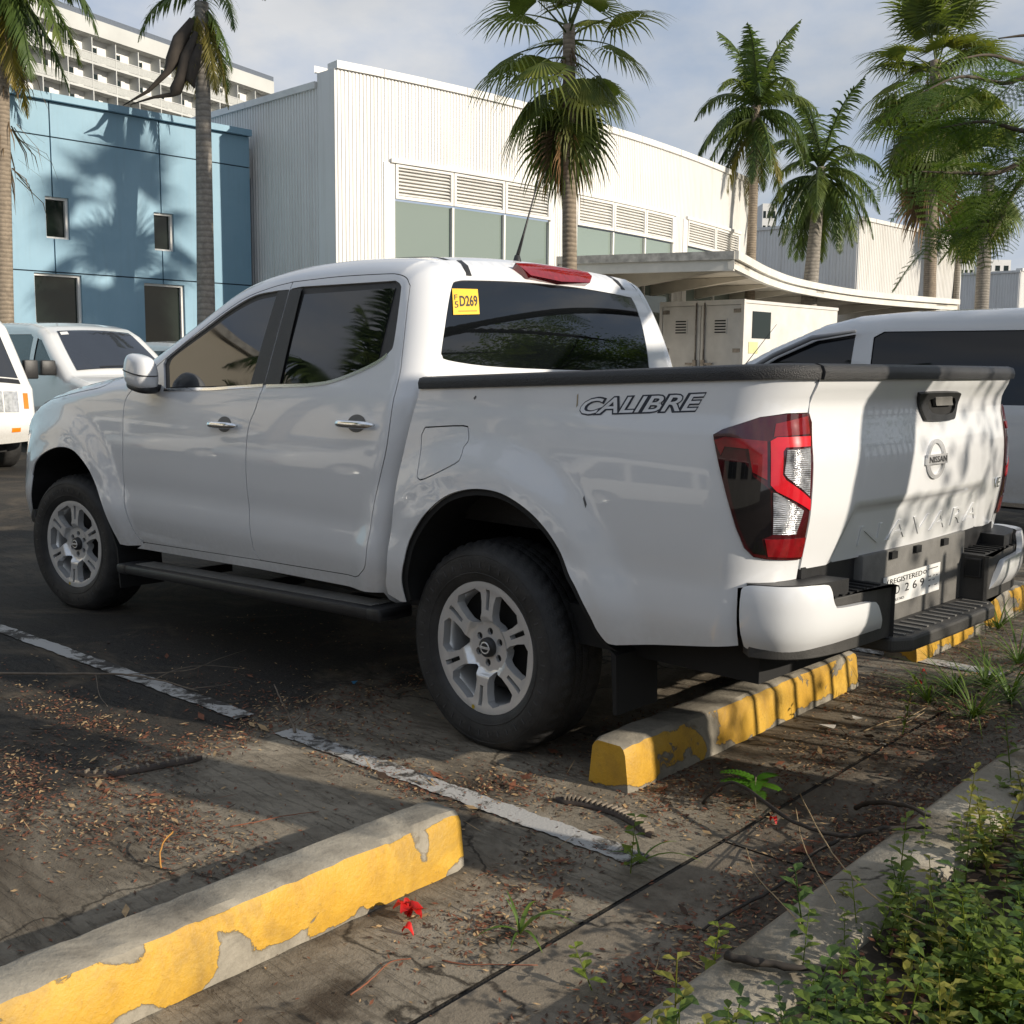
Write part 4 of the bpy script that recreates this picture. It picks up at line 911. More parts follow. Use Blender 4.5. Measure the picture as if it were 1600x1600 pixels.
for sg in (1, -1):
    P = bed(sg); k = dict(out=(-.4, sg, 0))
    hs = [lampN]+([fuel] if sg > 0 else [])
    b = panel('bed_side', bedside, P, M_PAINT, truck, hs, h=.035, gap=.0008, flange=.02, **k)
    if sg > 0:
        panel('fuel_flap', fuel, P, M_PAINT, b, h=.03, gap=.0040, flange=.012, **k)
        panel('fuel_flap_backing', inset(fuel, -.01), lambda x, z, P=P: P(x, z)-np.array([0, .014, 0]), M_DARK, b, h=.05, flange=0, **k)
    # tail lamp: smoked lens with a red bar and clear lamps
    tl = panel('tail_light', lampN, P, M_REDDARK, truck, h=.025, gap=.002, flange=.02, off=.007, **k)
    T = lambda L: trace(L, BL, -1.05, 1.05)
    def tp(name, L, mat, off): 
        q = T(L); q[:, 0] = np.maximum(q[:, 0], S_END+.006); return panel(name, q, P, mat, tl, h=.02, flange=.004, off=off, **k)
    tp('dark_lens', [(1134, 720), (1165, 723), (1178, 745), (1203, 766), (1204, 836), (1190, 842), (1195, 866), (1178, 864), (1168, 852), (1155, 822), (1143, 775)], M_SMOKE, .0085)
    tp('upper_lens', [(1211, 663), (1259, 650), (1262, 678), (1208, 683)], M_REDLENS, .0085)
    tp('side_reflector', [(1118, 688), (1135, 683), (1198, 690), (1198, 750), (1176, 738), (1170, 702), (1134, 698), (1128, 712)], M_REDLENS, .009)
    tp('red_bar', [(1203, 690), (1213, 684), (1262, 682), (1262, 698), (1226, 700), (1222, 706), (1221, 742), (1226, 750), (1262, 780), (1261, 797), (1212, 768), (1203, 758)], M_REDBAR, .011)
    tp('reversing_lamp', [(1228, 704), (1262, 700), (1261, 775), (1229, 747), (1224, 740)], M_CLEAR, .0095)
    tp('indicator_lamp', [(1207, 769), (1215, 772), (1240, 788), (1252, 797), (1240, 834), (1206, 834)], M_CLEAR, .0095)
    tp('lower_lens', [(1194, 842), (1257, 838), (1253, 868), (1198, 869)], M_REDLENS, .0095)
    # liner of the wheel arch and a dark well
    for ar, cx in ((arch, 0.), (farch, 3.15)):
        pf = P if cx == 0 else side(sg)
        x = pf(ar[:, 0], ar[:, 1]); y2 = x.copy(); y2[:, 1] = sg*.40; n = len(x)
        mk('wheel_arch_liner', np.concatenate([x-[0, sg*.004, 0], y2, [[cx, sg*.40, .5]]]), [(i, i+1, n+i+1, n+i) for i in range(n-1)]+[(n+i, n+i+1, 2*n) for i in range(n-1)], M_DARK, truck)
    # lip inside the arch
    lip = np.concatenate([arch, inset(np.concatenate([arch, [(0, .3)]]), .022)[:-1][::-1]]) if True else arch
    panel('arch_lip', lip, lambda x, z, P=P: P(x, z)-np.array([0, sg*.012, 0]), M_DARK, truck, h=.05, flange=0, **k)
    # inside of the bed
    m = MB()
    m.box(-1.08, .30, min(sg*.72, sg*.75), max(sg*.72, sg*.75), .80, 1.27); m.build('bed_liner', M_RAIL, truck)
    # black rail cap, swept along the top edge
    ss = np.concatenate([np.linspace(.335, S_R, 24), np.linspace(S_R, S_END+.004, 14)[1:]]); sec = [(.010, -.034), (.013, -.012), (.006, .004), (-.012, .010), (-.05, .010), (-.065, .0), (-.068, -.03)]
    V = []; nsec = len(sec)
    for s in ss:
        z0 = float(zrail(max(s, -1.1))); p = P(np.array([s]), np.array([z0-.02]))[0]; nrm = surf_normals(P, np.array([[s, z0-.02]]), 1.)[0]; nrm[2] = 0; nrm /= np.linalg.norm(nrm)
        if nrm@np.array([-.2, sg, 0]) < 0: nrm = -nrm
        for a, bb in sec: V.append((p[0]+nrm[0]*a, p[1]+nrm[1]*a, z0+bb))
    Fc = [(i*nsec+j, (i+1)*nsec+j, (i+1)*nsec+j+1, i*nsec+j+1) for i in range(len(ss)-1) for j in range(nsec-1)]+[tuple(range(nsec)), tuple(range((len(ss)-1)*nsec, len(ss)*nsec))]
    m = MB(); m.addvf(V, Fc); m.build('bed_rail_cap', M_RAIL, truck, auto=50)
    # mud flaps behind the wheels
    m = MB(); fl = [(-.40, .66), (-.455, .62), (-.50, .55), (-.555, .475), (-.60, .47), (-.60, .19), (-.585, .17), (-.57, .19), (-.54, .44), (-.47, .53)]
    m.prism([(-.455, .60), (-.565, .478), (-.605, .45), (-.612, .26), (-.598, .26), (-.585, .45)], min(sg*.69, sg*.905), max(sg*.69, sg*.905)); m.build('mud_flap', M_DARK, truck)
    m = MB(); m.prism([(2.70, .52), (2.62, .40), (2.60, .20), (2.612, .20), (2.635, .40), (2.715, .52)], min(sg*.66, sg*.90), max(sg*.66, sg*.90)); m.build('mud_flap', M_DARK, truck)
    # side step
    A = Vector((2.52, 0, .345)); B = Vector((.47, 0, .432)); dirv = (A-B); Ls = dirv.length; ang = math.atan2(dirv.z, dirv.x)
    Mx = Matrix.Translation(B) @ Matrix.Rotation(-ang, 4, 'Y')
    m = MB(); y0, y1 = (sg*.80, sg*.965) if sg > 0 else (sg*.965, sg*.80)
    m.bbox(0, Ls, y0, y1, -.045, 0, .012, Mx); sstep = m.build('side_step', M_BLACK, truck, auto=40)
    m = MB()
    for i in range(6): yy = sg*(.825+.018*i); m.box(.10, Ls-.12, yy-.005, yy+.005, -.001, .0035, Mx)
    m.build('step_tread', M_GREYPL, sstep)
    for q in (.03, Ls-.07): 
        m = MB(); m.bbox(q-.03, q+.05, y0-.003, y1+.003, -.048, .003, .012, Mx); m.build('step_end_cap', M_BLACK, sstep, auto=40)
    for q in (.4, 1.0, 1.6):
        m = MB(); m.box(q-.03, q+.03, min(sg*.6, sg*.82), max(sg*.6, sg*.82), -.04, -.01, Mx); m.build('step_bracket', M_DARK, sstep)
# chassis, floor, axles
m = MB(); m.box(-1.05, 3.7, -.80, .80, .43, .56); m.box(-.9, 3.6, -.52, -.40, .36, .45); m.box(-.9, 3.6, .40, .52, .36, .45); m.build('chassis', M_DARK, truck)
m = MB(); m.tube([(0, -.7, .36), (0, .7, .36)], .045, 12); m.tube([(3.15, -.7, .36), (3.15, .7, .36)], .04, 12); m.build('axle', M_DARK, truck, smooth=True)
quick_box('bed_floor', (-1.08, .31, -.73, .73, .78, .80), M_RAIL, truck)
quick_box('bed_front_wall', (.30, .33, -.86, .86, .80, 1.285), M_PAINT, truck)
quick_box('dashboard', (1.85, 2.35, -.65, .65, .95, 1.18), M_DARK, truck)
# ---- lettering on the bed side
MI = simple('navy_decal', (.012, .018, .035), .35, .1); MS = simple('silver_decal', (.72, .73, .75), .35, .05)
cal = trace([(903, 650), (1097, 644), (911, 621)], BL, -.5, 1.2)
a, b_, c = cal
text_on('bed_lettering_outline', 'CALIBRE', BL, (a, b_, c), MI, truck, .0012, (0, 1, 0), bold=.075, shear=.25)
sh = (b_-a)*.008+(c-a)*.08
text_on('bed_lettering', 'CALIBRE', BL, (a+sh, b_-(b_-a)*.008+(c-a)*.08, c+(b_-a)*.008-(c-a)*.08), MS, truck, .0022, (0, 1, 0), bold=.012, shear=.25)
# ---- tailgate
XE = S_R-A_R
def PT(y, z):
    y = np.asarray(y, float); z = np.asarray(z, float)
    x = XE-.047*(1-(y/.74)**2)+prof(z)
    lim = .60-(z-.77)*.55
    rec = .016*smooth(0, .05, lim-abs(y))*(1-smooth(.915, .945, z))
    return np.stack([x+rec, y, z], 1)
BK = dict(out=(-1, 0, 0))
yt = .722
tgo = np.array([(-yt, .77), (yt, .77), (yt, 1.0), (yt, 1.318), (-yt, 1.318), (-yt, 1.0)])
hz = trace([(1433, 618), (1440, 612), (1490, 611), (1496, 617), (1488, 650), (1480, 657), (1447, 658), (1440, 652)], PT, 0, 1.2)
tg = panel('tailgate', tgo, PT, M_PAINT, truck, h=.025, flange=.03, **BK)
hb = panel('handle_bezel', catmull(hz, 3, True), PT, M_BLACK, tg, [catmull(trace([(1449, 622), (1487, 620), (1483, 645), (1452, 646)], PT, 0, 1.2), 3, True)], h=.02, flange=.02, off=.012, **BK)
panel('handle_recess', catmull(hz, 3, True), PT, M_DARK, hb, h=.03, flange=0, off=.001, **BK)
panel('handle_lever', trace([(1456, 618), (1482, 617), (1482, 633), (1456, 634)], PT, 0, 1.2), PT, M_GREYPL, hb, h=.02, flange=.012, off=.016, **BK)
# round badge with a bar
ec = trace([(1461, 717)], PT, 0, 1.05)[0]; re_ = .070
def ringpoly(r, n=40): return np.array([(ec[0]+r*math.cos(t)*1., ec[1]+r*math.sin(t)*.92) for t in np.linspace(0, 2*math.pi, n, endpoint=False)])
M_BADGE = simple('badge_silver', (.72, .72, .72), .25, 0, metal=.5)
em = panel('round_badge', ringpoly(re_), PT, M_BADGE, tg, [ringpoly(re_*.80)], h=.02, flange=.008, off=.008, **BK)
panel('badge_bar', [(ec[0]-.077, ec[1]-.016), (ec[0]+.077, ec[1]-.016), (ec[0]+.077, ec[1]+.016), (ec[0]-.077, ec[1]+.016)], PT, M_BADGE, em, h=.02, flange=.011, off=.011, **BK)
text_on('badge_letters', 'NISSAN', PT, ((ec[0]+.066, ec[1]-.010), (ec[0]-.066, ec[1]-.010), (ec[0]+.066, ec[1]+.010)), M_INK, em, .0122, (-1, 0, 0), bold=.01)
nv = trace([(1338, 853), (1522, 812), (1345, 818)], PT, .4, .86)
text_on('pressed_lettering', 'NAVARA', PT, (nv[0], (nv[1][0], nv[0][1]), (nv[0][0], nv[0][1]+.062)), M_PAINT, tg, -.001, (-1, 0, 0), depth=.0045, space=1.25)
mdl = trace([(1551, 762), (1557, 762), (1551, 745)], PT, -.6, 1.0)
text_on('model_letters', 'VE', PT, ((-.60, mdl[0][1]), (-.69, mdl[0][1]), (-.60, mdl[0][1]+.036)), M_CHROME, tg, .001, (-1, 0, 0), depth=.004)
V = []; ys = np.linspace(-yt, yt, 41); sec = [(-.012, -.034), (-.016, -.014), (-.009, .004), (.010, .011), (.045, .011), (.058, -.02)]
for y in ys:
    x = PT(np.array([y]), np.array([1.318]))[0][0]
    for a, b in sec: V.append((x+a, y, 1.348+b))
n = len(sec); Fc = [(i*n+j, (i+1)*n+j, (i+1)*n+j+1, i*n+j+1) for i in range(40) for j in range(n-1)]+[tuple(range(n)), tuple(range(40*n, 41*n))]
m = MB(); m.addvf(V, Fc); m.build('tailgate_cap', M_RAIL, tg, auto=50)
quick_box('tailgate_inner', (-1.10, -1.085, -.71, .71, .79, 1.33), M_RAIL, tg)
# ---- rear bumper
BP = catmull([(-.92, .925), (-1.03, .925), (-1.11, .912), (-1.175, .878), (-1.222, .81), (-1.246, .71), (-1.256, .60), (-1.262, .45), (-1.266, .3), (-1.268, 0), (-1.266, -.3)], 8)
BS = np.concatenate([[0], np.cumsum(np.hypot(*np.diff(BP, axis=0).T))])
def bump_surf(sg):
    def P(s, z):
        s = np.asarray(s, float); z = np.asarray(z, float); x = np.interp(s, BS, BP[:, 0]); y = np.interp(s, BS, BP[:, 1])
        e = .01; x2 = np.interp(s+e, BS, BP[:, 0]); y2 = np.interp(s+e, BS, BP[:, 1]); x1 = np.interp(s-e, BS, BP[:, 0]); y1 = np.interp(s-e, BS, BP[:, 1])
        tx, ty = x2-x1, y2-y1; L = np.hypot(tx, ty)+1e-9; nx, ny = ty/L, -tx/L
        sg2 = np.where(nx*(x+.6)+ny*y < 0, -1, 1); nx, ny = nx*sg2, ny*sg2
        k = -.020*np.clip(abs(z-.665)/.10, 0, 1.5)**2.5-.006*np.clip((.60-z)/.05, 0, 1)
        return np.stack([x+nx*k, sg*(y+ny*k), z], 1)
    return P
PB = bump_surf(1)
cap = catmull(trace([(1161, 918), (1177, 915), (1221, 917.5), (1288, 914), (1299, 920), (1303, 938), (1307, 948), (1314, 950), (1362, 941), (1371, 943.5), (1375.6, 954), (1375, 985), (1366, 1002), (1311, 1016), (1254, 1021), (1194, 1018), (1166, 1013), (1159.5, 1000), (1155, 964), (1157, 930)], PB, .2, .66), 3, True)
M_BUMP = simple('dusty_bumper_plastic', (.042, .040, .037), .6, .35, 9, .3, 200)
bumper = empty('rear_bumper', (0, 0, 0)); bumper.parent = truck
blk = [(BP[i, 0]+.022, BP[i, 1]-.022) for i in range(4, len(BP)) if BP[i, 1] > .37 and BP[i, 0] < -1.085]
for sg in (1, -1):
    P = bump_surf(sg)
    panel('bumper_corner', cap, P, M_PAINT, bumper, h=.025, flange=.02, out=(-.7, sg*.7, 0))
    pl = [(x, sg*y) for x, y in blk]+[(-1.256, sg*.37), (-1.10, sg*.37), (-1.03, sg*.60), (-1.03, sg*.86)]
    m = MB(); m.prism([(p[0], p[1]) for p in inset(pl, .0)], .532, .696, 'z')
    bb = m.build('bumper_block', M_BUMP, bumper)
    md = bb.modifiers.new('bevel', 'BEVEL'); md.width = .012; md.segments = 2; md.limit_method = 'ANGLE'
    m = MB()
    for i in range(7):
        yy = sg*(.42+.045*i); m.box(-1.225, -1.13, yy-.008, yy+.008, .6955, .7015)
    m.build('step_rib', M_DARK, bumper)
    m = MB(); m.prism([(x+.004, sg*(y-.004)) for x, y in [(q[0]+.01, q[1]) for q in blk if q[1] > .60]]+[(-1.08, sg*.62), (-1.035, sg*.865)], .695, .742, 'z'); tp_ = m.build('corner_top_pad', M_BLACK, bumper)
m = MB(); m.prism([(-1.08, -.40), (-1.08, .40), (-1.262, .395), (-1.30, .33), (-1.305, 0), (-1.30, -.33), (-1.262, -.395)], .487, .535, 'z')
cs = m.build('centre_step', M_BUMP, bumper); md = cs.modifiers.new('bevel', 'BEVEL'); md.width = .010; md.segments = 2
m = MB()
for i in range(13):
    yy = -.33+.055*i; m.box(-1.275, -1.185, yy-.007, yy+.007, .5345, .5395)
m.build('step_rib', M_GREYPL, bumper)
quick_box('number_plate_panel', (-1.158, -1.12, -.395, .395, .53, .775), M_GREYPL, bumper, bev=.006)
quick_box('bumper_valance', (-1.128, -1.09, -.72, .72, .50, .775), M_BLACK, bumper)
for y in (-.2, .02, .2): quick_box('plate_lamp', (-1.17, -1.15, y-.02, y+.02, .745, .768), M_DARK, bumper)
# square socket in the right-hand block
m = MB(); m.bbox(-1.232, -1.172, -.3695, -.362, .615, .685, .004); so_ = m.build('socket_frame', M_BLACK, bumper)
quick_box('socket_hole', (-1.225, -1.179, -.363, -.3605, .622, .678), M_DARK, so_)
# number plate
def PN(y, z): return np.stack([np.full(np.shape(y), -1.166), np.asarray(y, float), np.asarray(z, float)], 1)
npc = trace([(1379, 950), (1467, 921), (1376, 905), (1463, 884)], PN, 0, .6); zb_, zt_ = npc[0][1], npc[2][1]; yl, yr_ = npc[0][0], npc[1][0]
npl = panel('number_plate', [(yl, zb_), (yr_, zb_), (yr_, zt_), (yl, zt_)], PN, M_PLATEW, truck, h=.05, flange=.003, **BK)
bl2 = lambda a, b: (yl+a*(yr_-yl), zb_+b*(zt_-zb_))
for s_, q in (('REGISTERED', (.10, .72, .66, .90)), ('D', (.20, .34, .27, .62)), ('2', (.36, .34, .43, .62)), ('6', (.50, .34, .57, .62)), ('9', (.63, .34, .70, .62)), ('MV FILE NO.', (.10, .10, .36, .19)), ('(', (.05, .72, .08, .90)), ('o', (.68, .74, .74, .88))):
    text_on('plate_lettering', s_, PN, (bl2(q[0], q[1]), bl2(q[2], q[1]), bl2(q[0], q[3])), M_INK, npl, .0012, (-1, 0, 0))

for q in ((.77, .85, .95, .88), (.78, .58, .83, .61), (.87, .58, .90, .61), (.92, .57, .95, .60), (.78, .44, .82, .47), (.86, .43, .90, .46), (.79, .23, .82, .27), (.90, .22, .95, .25)):
    a, b = bl2(q[0], q[1]), bl2(q[2], q[3]); panel('plate_print_mark', [(a[0], a[1]), (b[0], a[1]), (b[0], b[1]), (a[0], b[1])], PN, M_INK, npl, h=.03, flange=0, off=.0012, **BK)
# ---- wheels
M_RUBL = simple('worn_rubber', (.055, .055, .056), .6, .2, 20)
def wheel_parts(root):
    PWH = lambda u, v: np.stack([np.asarray(u, float), -.024*(1-smooth(.088, .108, np.hypot(u, v)))-.004*(1-smooth(.19, .222, np.hypot(u, v))), np.asarray(v, float)], 1)
    pol = lambda r, a: (r*math.cos(a), r*math.sin(a))
    circ = lambda r, n, c=(0, 0): np.array([(c[0]+r*math.cos(2*math.pi*i/n), c[1]+r*math.sin(2*math.pi*i/n)) for i in range(n)])
    wins = []; slots = []; lugs = []
    for i in range(6):
        a0 = R(95+60*i); am = a0+R(30)
        half = [(.213, 12.5), (.197, 19.2), (.165, 19.8), (.125, 17.8), (.104, 12), (.093, 4)]
        w = [pol(r, am-R(d)) for r, d in half]+[pol(r, am+R(d)) for r, d in half[::-1]]
        wins.append(resample(np.array(w[::1]), .02))
        d = np.array([math.cos(a0), math.sin(a0)]); t = np.array([-d[1], d[0]])
        slots.append(np.array([d*.138-t*.0075, d*.212-t*.0090, d*.212+t*.0090, d*.138+t*.0075]))
        lugs.append(circ(.0135, 14, pol(.057, a0)))
    f = panel('rim', circ(.236, 72), PWH, M_ALLOY, root, wins+slots+lugs, h=.012, flange=.035, out=(0, 1, 0), fdir=(0, -1, 0))
    m = MB()
    for q in slots+lugs: m.addvf([(p[0], -.030 if np.hypot(*q.mean(0)) > .1 else -.040, p[1]) for p in inset(q, -.002)], [tuple(range(len(q)))])
    m.build('rim_recess', M_DARK, root, fixn=False)
    m = MB(); m.lathe([(.236, .0), (.240, -.004), (.238, -.02), (.212, -.035), (.205, -.07), (.200, -.19), (.22, -.2)], 64, 'y'); m.build('rim_barrel', M_ALLOY, root, smooth=True)
    m = MB(); m.lathe([(.0, -.075), (.06, -.075), (.065, -.085), (.155, -.088), (.16, -.10), (.0, -.102)], 40, 'y'); m.lathe([(.0, -.18), (.21, -.18)], 30, 'y'); m.build('brake_disc', M_DARK, root)
    m = MB(); m.lathe([(0, -.006), (.026, -.007), (.034, -.011), (.036, -.03)], 32, 'y'); hc = m.build('hub_cap', M_BLACK, root, smooth=True)
    m = MB(); m.lathe([(.017, -.0045), (.020, -.004), (.022, -.005), (.022, -.008)], 28, 'y'); m.bbox(-.024, .024, -.008, -.003, -.0045, .0045, .001); m.build('hub_emblem', M_ALLOY, hc)
    # tyre with tread blocks
    prof_ = [(.232, -.012), (.240, .003), (.256, .012), (.285, .020), (.318, .022), (.338, .016), (.352, .004), (.364, -.010), (.372, -.022)]
    tread = [(.376, -.034), (.378, -.052), (.378, -.066), (.379, -.088), (.379, -.100), (.379, -.120), (.379, -.132), (.378, -.154), (.378, -.168), (.376, -.186)]
    back = [(.364, -.210), (.338, -.236), (.30, -.242), (.24, -.215)]
    pr = prof_+tread+back; n = 150; V = []; m_ = len(pr)
    for kk in range(n):
        a = 2*math.pi*kk/n
        for i, (r, h) in enumerate(pr):
            dr = 0.
            if 8 <= i <= 18:
                dr = .0 if (kk+(i//2)) % 3 else -.007
                if i in (11, 13, 15): dr = -.008
            if i == 7: dr = -.005 if kk % 3 == 0 else 0.
            x, z = (r+dr)*math.cos(a), (r+dr)*math.sin(a); V.append((x, h, max(z, -.3585)))
    Fc = [(kk*m_+i, ((kk+1) % n)*m_+i, ((kk+1) % n)*m_+i+1, kk*m_+i+1)[::-1] for kk in range(n) for i in range(m_-1)]
    m = MB(); m.addvf(V, Fc); t = m.build('tyre', M_RUBBER, root, auto=35)
    mm = MB()
    for r in (.268, .332): mm.lathe([(r-.003, .0155 if r < .3 else .0165), (r, .0185 if r < .3 else .0205), (r+.003, .0165 if r < .3 else .0165)], 90, 'y')
    mm.build('sidewall_ring', M_RUBBER, t, smooth=True)
    for r_, n_ in ((.300, 40),):                                     # raised ticks round the sidewall
        mm = MB()
        for q in range(n_): a = 2*math.pi*q/n_; mm.box(r_-.010, r_+.010, .0195, .0228, -.0022, .0022, Matrix.Rotation(-a, 4, 'Y'))
        o_ = mm.build('sidewall_rib', M_RUBL, t); o_['kind'] = 'stuff'
    m = MB(); m.lathe([(0, .0005), (.008, .0005)], 12, 'y', c=(.05, 0, -.222)); m.build('paint_dot', simple('yellow_dot', (.45, .33, .02), .6), root)
w0 = empty('wheel'); w0.parent = truck; wheel_parts(w0)
for (x, sg, st_) in ((0, 1, 0), (3.15, 1, 10), (0, -1, 0), (3.15, -1, 10)):
    w = w0 if (x == 0 and sg == 1) else copy_tree(w0, truck)
    w.location = (x, sg*.883, .3595); w.rotation_euler = (0, 0, R(st_)+(math.pi if sg < 0 else 0))

# scuffs on the bed side
M_SCUFF = simple('grey_scuff', (.10, .10, .105), .6, .3, 60); M_TAN = simple('tan_splash', (.34, .28, .18), .7, .2, 60)
for mt, L in ((M_SCUFF, [(911, 779), (913, 774), (917, 788), (915, 794)]), (M_SCUFF, [(740, 622), (743.5, 618), (745, 620), (742, 625)]), (M_TAN, [(902, 617), (904, 615), (903, 634), (900.5, 637)])):
    panel('scuff_mark', trace(L, BL, -.4, 1.0), BL, mt, truck, h=.02, flange=0, off=.0012, out=(0, 1, 0))
# ================================================================ other vehicles
M_CARW = paint_mat('white_car_paint', (.70, .70, .68), .06); M_CARS = paint_mat('silver_white_paint', (.60, .61, .63), .06); M_CARG = paint_mat('grey_car_paint', (.20, .21, .22), .06)
M_ORANGE = simple('amber_lens', (.80, .22, .01), .2, .1, coat=1.); M_HEAD = simple('headlamp_glass', (.55, .56, .57), .12, .35, 25, 0, metal=.4, coat=1.)
M_CGLASS = glass_mat('car_glass', (.030, .034, .042), 1.6)
M_BEIGE = simple('beige_fabric', (.42, .36, .27), .8, .1)
def vehicle(root, Q, W, rad, wins, paint, glass, front, bw=.9, wheels=(), wr=.33, hw=.80, groups=None, strips_glass=()):
    """Q: closed side outline (rear bottom, rear, roof, nose, front bottom); W(z): half width; wins: side window outlines"""
    Qr = resample(np.asarray(Q, float), .05); n_low = 0
    top = [i for i in range(len(Qr))]
    z0 = min(q[1] for q in Q)
    line = np.asarray(Q, float)
    def Y(x, z):
        x = np.asarray(x, float); z = np.asarray(z, float); sh = x.shape; p = np.stack([x.ravel(), z.ravel()], 1)
        d_ = signed(p, line, inpoly(p, line)); return (W(z)-np.where(d_ > -.02, rnd(d_, rad), rad).reshape(sh)-bw*np.clip((x-front)/1.0, 0, 1)**2.2*.16)
    arches = []
    low = [(Q[-1][0], Q[-1][1])]
    for wx in sorted(wheels, reverse=True): low += [(wx+(wr+.07)*math.cos(t), max(z0, wr*.9+(wr+.07)*math.sin(t))) for t in np.linspace(0, math.pi, 15)]
    outline = np.concatenate([line, np.array(low[1:] if len(low) > 1 else low)])
    qq = resample(line, .06, False); tq = np.gradient(qq, axis=0); tq /= np.linalg.norm(tq, axis=1)[:, None]; nq = np.stack([tq[:, 1], -tq[:, 0]], 1)
    for sg in (1, -1):
        P = lambda x, z, sg=sg: np.stack([np.asarray(x, float), sg*Y(x, z), np.asarray(z, float)], 1)
        k = dict(out=(0, sg, 0))
        b = panel('body_side', outline, P, paint, root, [w for w in wins], h=.09, flange=.0, extra=[qq, rad]+[qq+nq*d for d in (.004, .02, .05, .09)], **k)
        for w in wins:
            panel('side_window', w, P, glass, b, h=.1, flange=0, off=-.012, **k)
        for wx in wheels:
            m = MB(); m.box(wx-wr-.08, wx+wr+.08, min(sg*.35, sg*(hw-.22)), max(sg*.35, sg*(hw-.22)), .22, wr*2+.15); m.build('wheel_well', M_DARK, root)
            w_ = empty('wheel', (wx, sg*hw, wr), 0 if sg > 0 else math.pi); w_.parent = root
            m = MB(); m.lathe([(wr*.62, .0), (wr*.66, .012), (wr*.9, .012), (wr*.97, -.01), (wr, -.03), (wr, -.17), (wr*.95, -.2), (wr*.6, -.2)], 36, 'y'); m.build('tyre', M_RUBBER, w_, smooth=True)
            m = MB(); m.lathe([(0, -.02), (wr*.2, -.015), (wr*.3, -.04), (wr*.5, -.03), (wr*.63, .0)], 28, 'y'); m.build('rim', M_ALLOY, w_, smooth=True)
    L = np.concatenate([[0], np.cumsum(np.hypot(*np.diff(qq, axis=0).T))]); ye = Y(qq[:, 0], qq[:, 1]); cen = line.mean(0)
    def PS(t, v):
        t = np.asarray(t, float); v = np.asarray(v, float); x = np.interp(t, L, qq[:, 0]); z = np.interp(t, L, qq[:, 1]); y = np.interp(t, L, ye)
        nx = np.interp(t, L, -nq[:, 0]); nz = np.interp(t, L, -nq[:, 1]); kx = np.where(nx > .3, .10*nx, .03); kk_ = kx*(1-v*v); return np.stack([x+nx*kk_, y*v, z+nz*kk_], 1)
    uu, vv = np.meshgrid(L, np.linspace(-1, 1, 13), indexing='ij'); X = PS(uu.ravel(), vv.ravel()); m = MB()
    m.addvf(X, [(i*13+j, (i+1)*13+j, (i+1)*13+j+1, i*13+j+1) for i in range(len(L)-1) for j in range(12)]); m.build('body_shell', paint, root, auto=40)
    m = MB(); m.box(line[:, 0].min()+.25, line[:, 0].max()-.35, -.72, .72, z0-.02, z0+.14); m.build('underbody', M_DARK, root)
    tl = lambda x, z: float(L[int(np.argmin(np.hypot(qq[:, 0]-x, qq[:, 1]-z)))])
    return PS, tl, Y
ZV = catmull([(.2, .86), (.45, .90), (.7, .935), (1.0, .935), (1.15, .915), (1.5, .86), (1.9, .76), (2.1, .70)], 8)
WV = lambda z: np.interp(z, ZV[:, 0], ZV[:, 1])
QV = [(.05, .32), (0, .55), (-.02, .95), (.05, 1.45), (.16, 1.78), (.35, 1.90), (.8, 1.94), (1.6, 1.95), (2.5, 1.92), (2.9, 1.86), (3.15, 1.76), (3.55, 1.50), (4.0, 1.20), (4.12, 1.13), (4.5, 1.06), (4.85, .95), (4.98, .82), (5.04, .62), (5.02, .42), (4.92, .30)]
VW = [np.array([(2.93, 1.17), (3.72, 1.17), (3.68, 1.25), (3.32, 1.52), (3.12, 1.66), (2.97, 1.69)]), np.array([(1.55, 1.18), (2.80, 1.17), (2.82, 1.70), (2.72, 1.75), (1.62, 1.76), (1.55, 1.70)]), np.array([(.32, 1.22), (1.46, 1.18), (1.46, 1.74), (.45, 1.72), (.33, 1.60)])]
def front_kit(r, PS, tl, glass, paint):
    a, b = tl(3.08, 1.80), tl(4.02, 1.19); ws = panel('windscreen', [(a, -.86), (b, -.90), (b, .90), (a, .86)], PS, glass, r, h=.12, flange=0, off=.014, out=(1, 0, 0))
    for v in (-.45, .25): panel('wiper', [(b-.02, v), (b-.04, v+.5), (b-.06, v+.5), (b-.05, v)], PS, M_BLACK, ws, h=.1, flange=0, off=.02, out=(1, 0, 0))
    c, d = tl(4.86, .94), tl(5.02, .70)
    panel('grille', [(c, -.45), (d-.06, -.45), (d-.06, .45), (c, .45)], PS, M_BLACK, r, h=.1, flange=.01, off=.006, out=(1, 0, 0))
    for s in (1, -1): panel('headlight', [(c-.06, s*.52), (d-.08, s*.52), (d-.10, s*.95), (c-.12, s*.95)], PS, M_HEAD, r, h=.08, flange=.01, off=.006, out=(1, 0, 0))
    for s in (1, -1):
        m = MB(); m.bbox(3.62, 3.80, min(s*.92, s*1.14), max(s*.92, s*1.14), 1.14, 1.36, .03); m.build('wing_mirror', M_BLACK, r, auto=40)
# white MPV facing the lot, left background
mpv = empty('white_van', (17.25, -4.66, 0), math.pi, 'white people carrier with slanted windscreen parked before the blue building', 'van')
PSm, tlm, Ym = vehicle(mpv, QV, WV, .12, VW, M_CARW, M_CGLASS, 4.0, wheels=(.95, 4.0))
front_kit(mpv, PSm, tlm, M_CGLASS, M_CARW)
tg_ = panel('windscreen_sticker', [(tlm(3.08, 1.80)+.06, -.83), (tlm(3.08, 1.80)+.14, -.83), (tlm(3.08, 1.80)+.14, -.66), (tlm(3.08, 1.80)+.06, -.66)], PSm, M_PLATEW, mpv, h=.1, flange=0, off=.018, out=(1, 0, 0))
m = MB(); m.bbox(4.9, 5.06, -.7, .7, .42, .50, .02); m.build('bumper_strip', simple('dark_red_trim', (.16, .01, .015), .4), mpv)
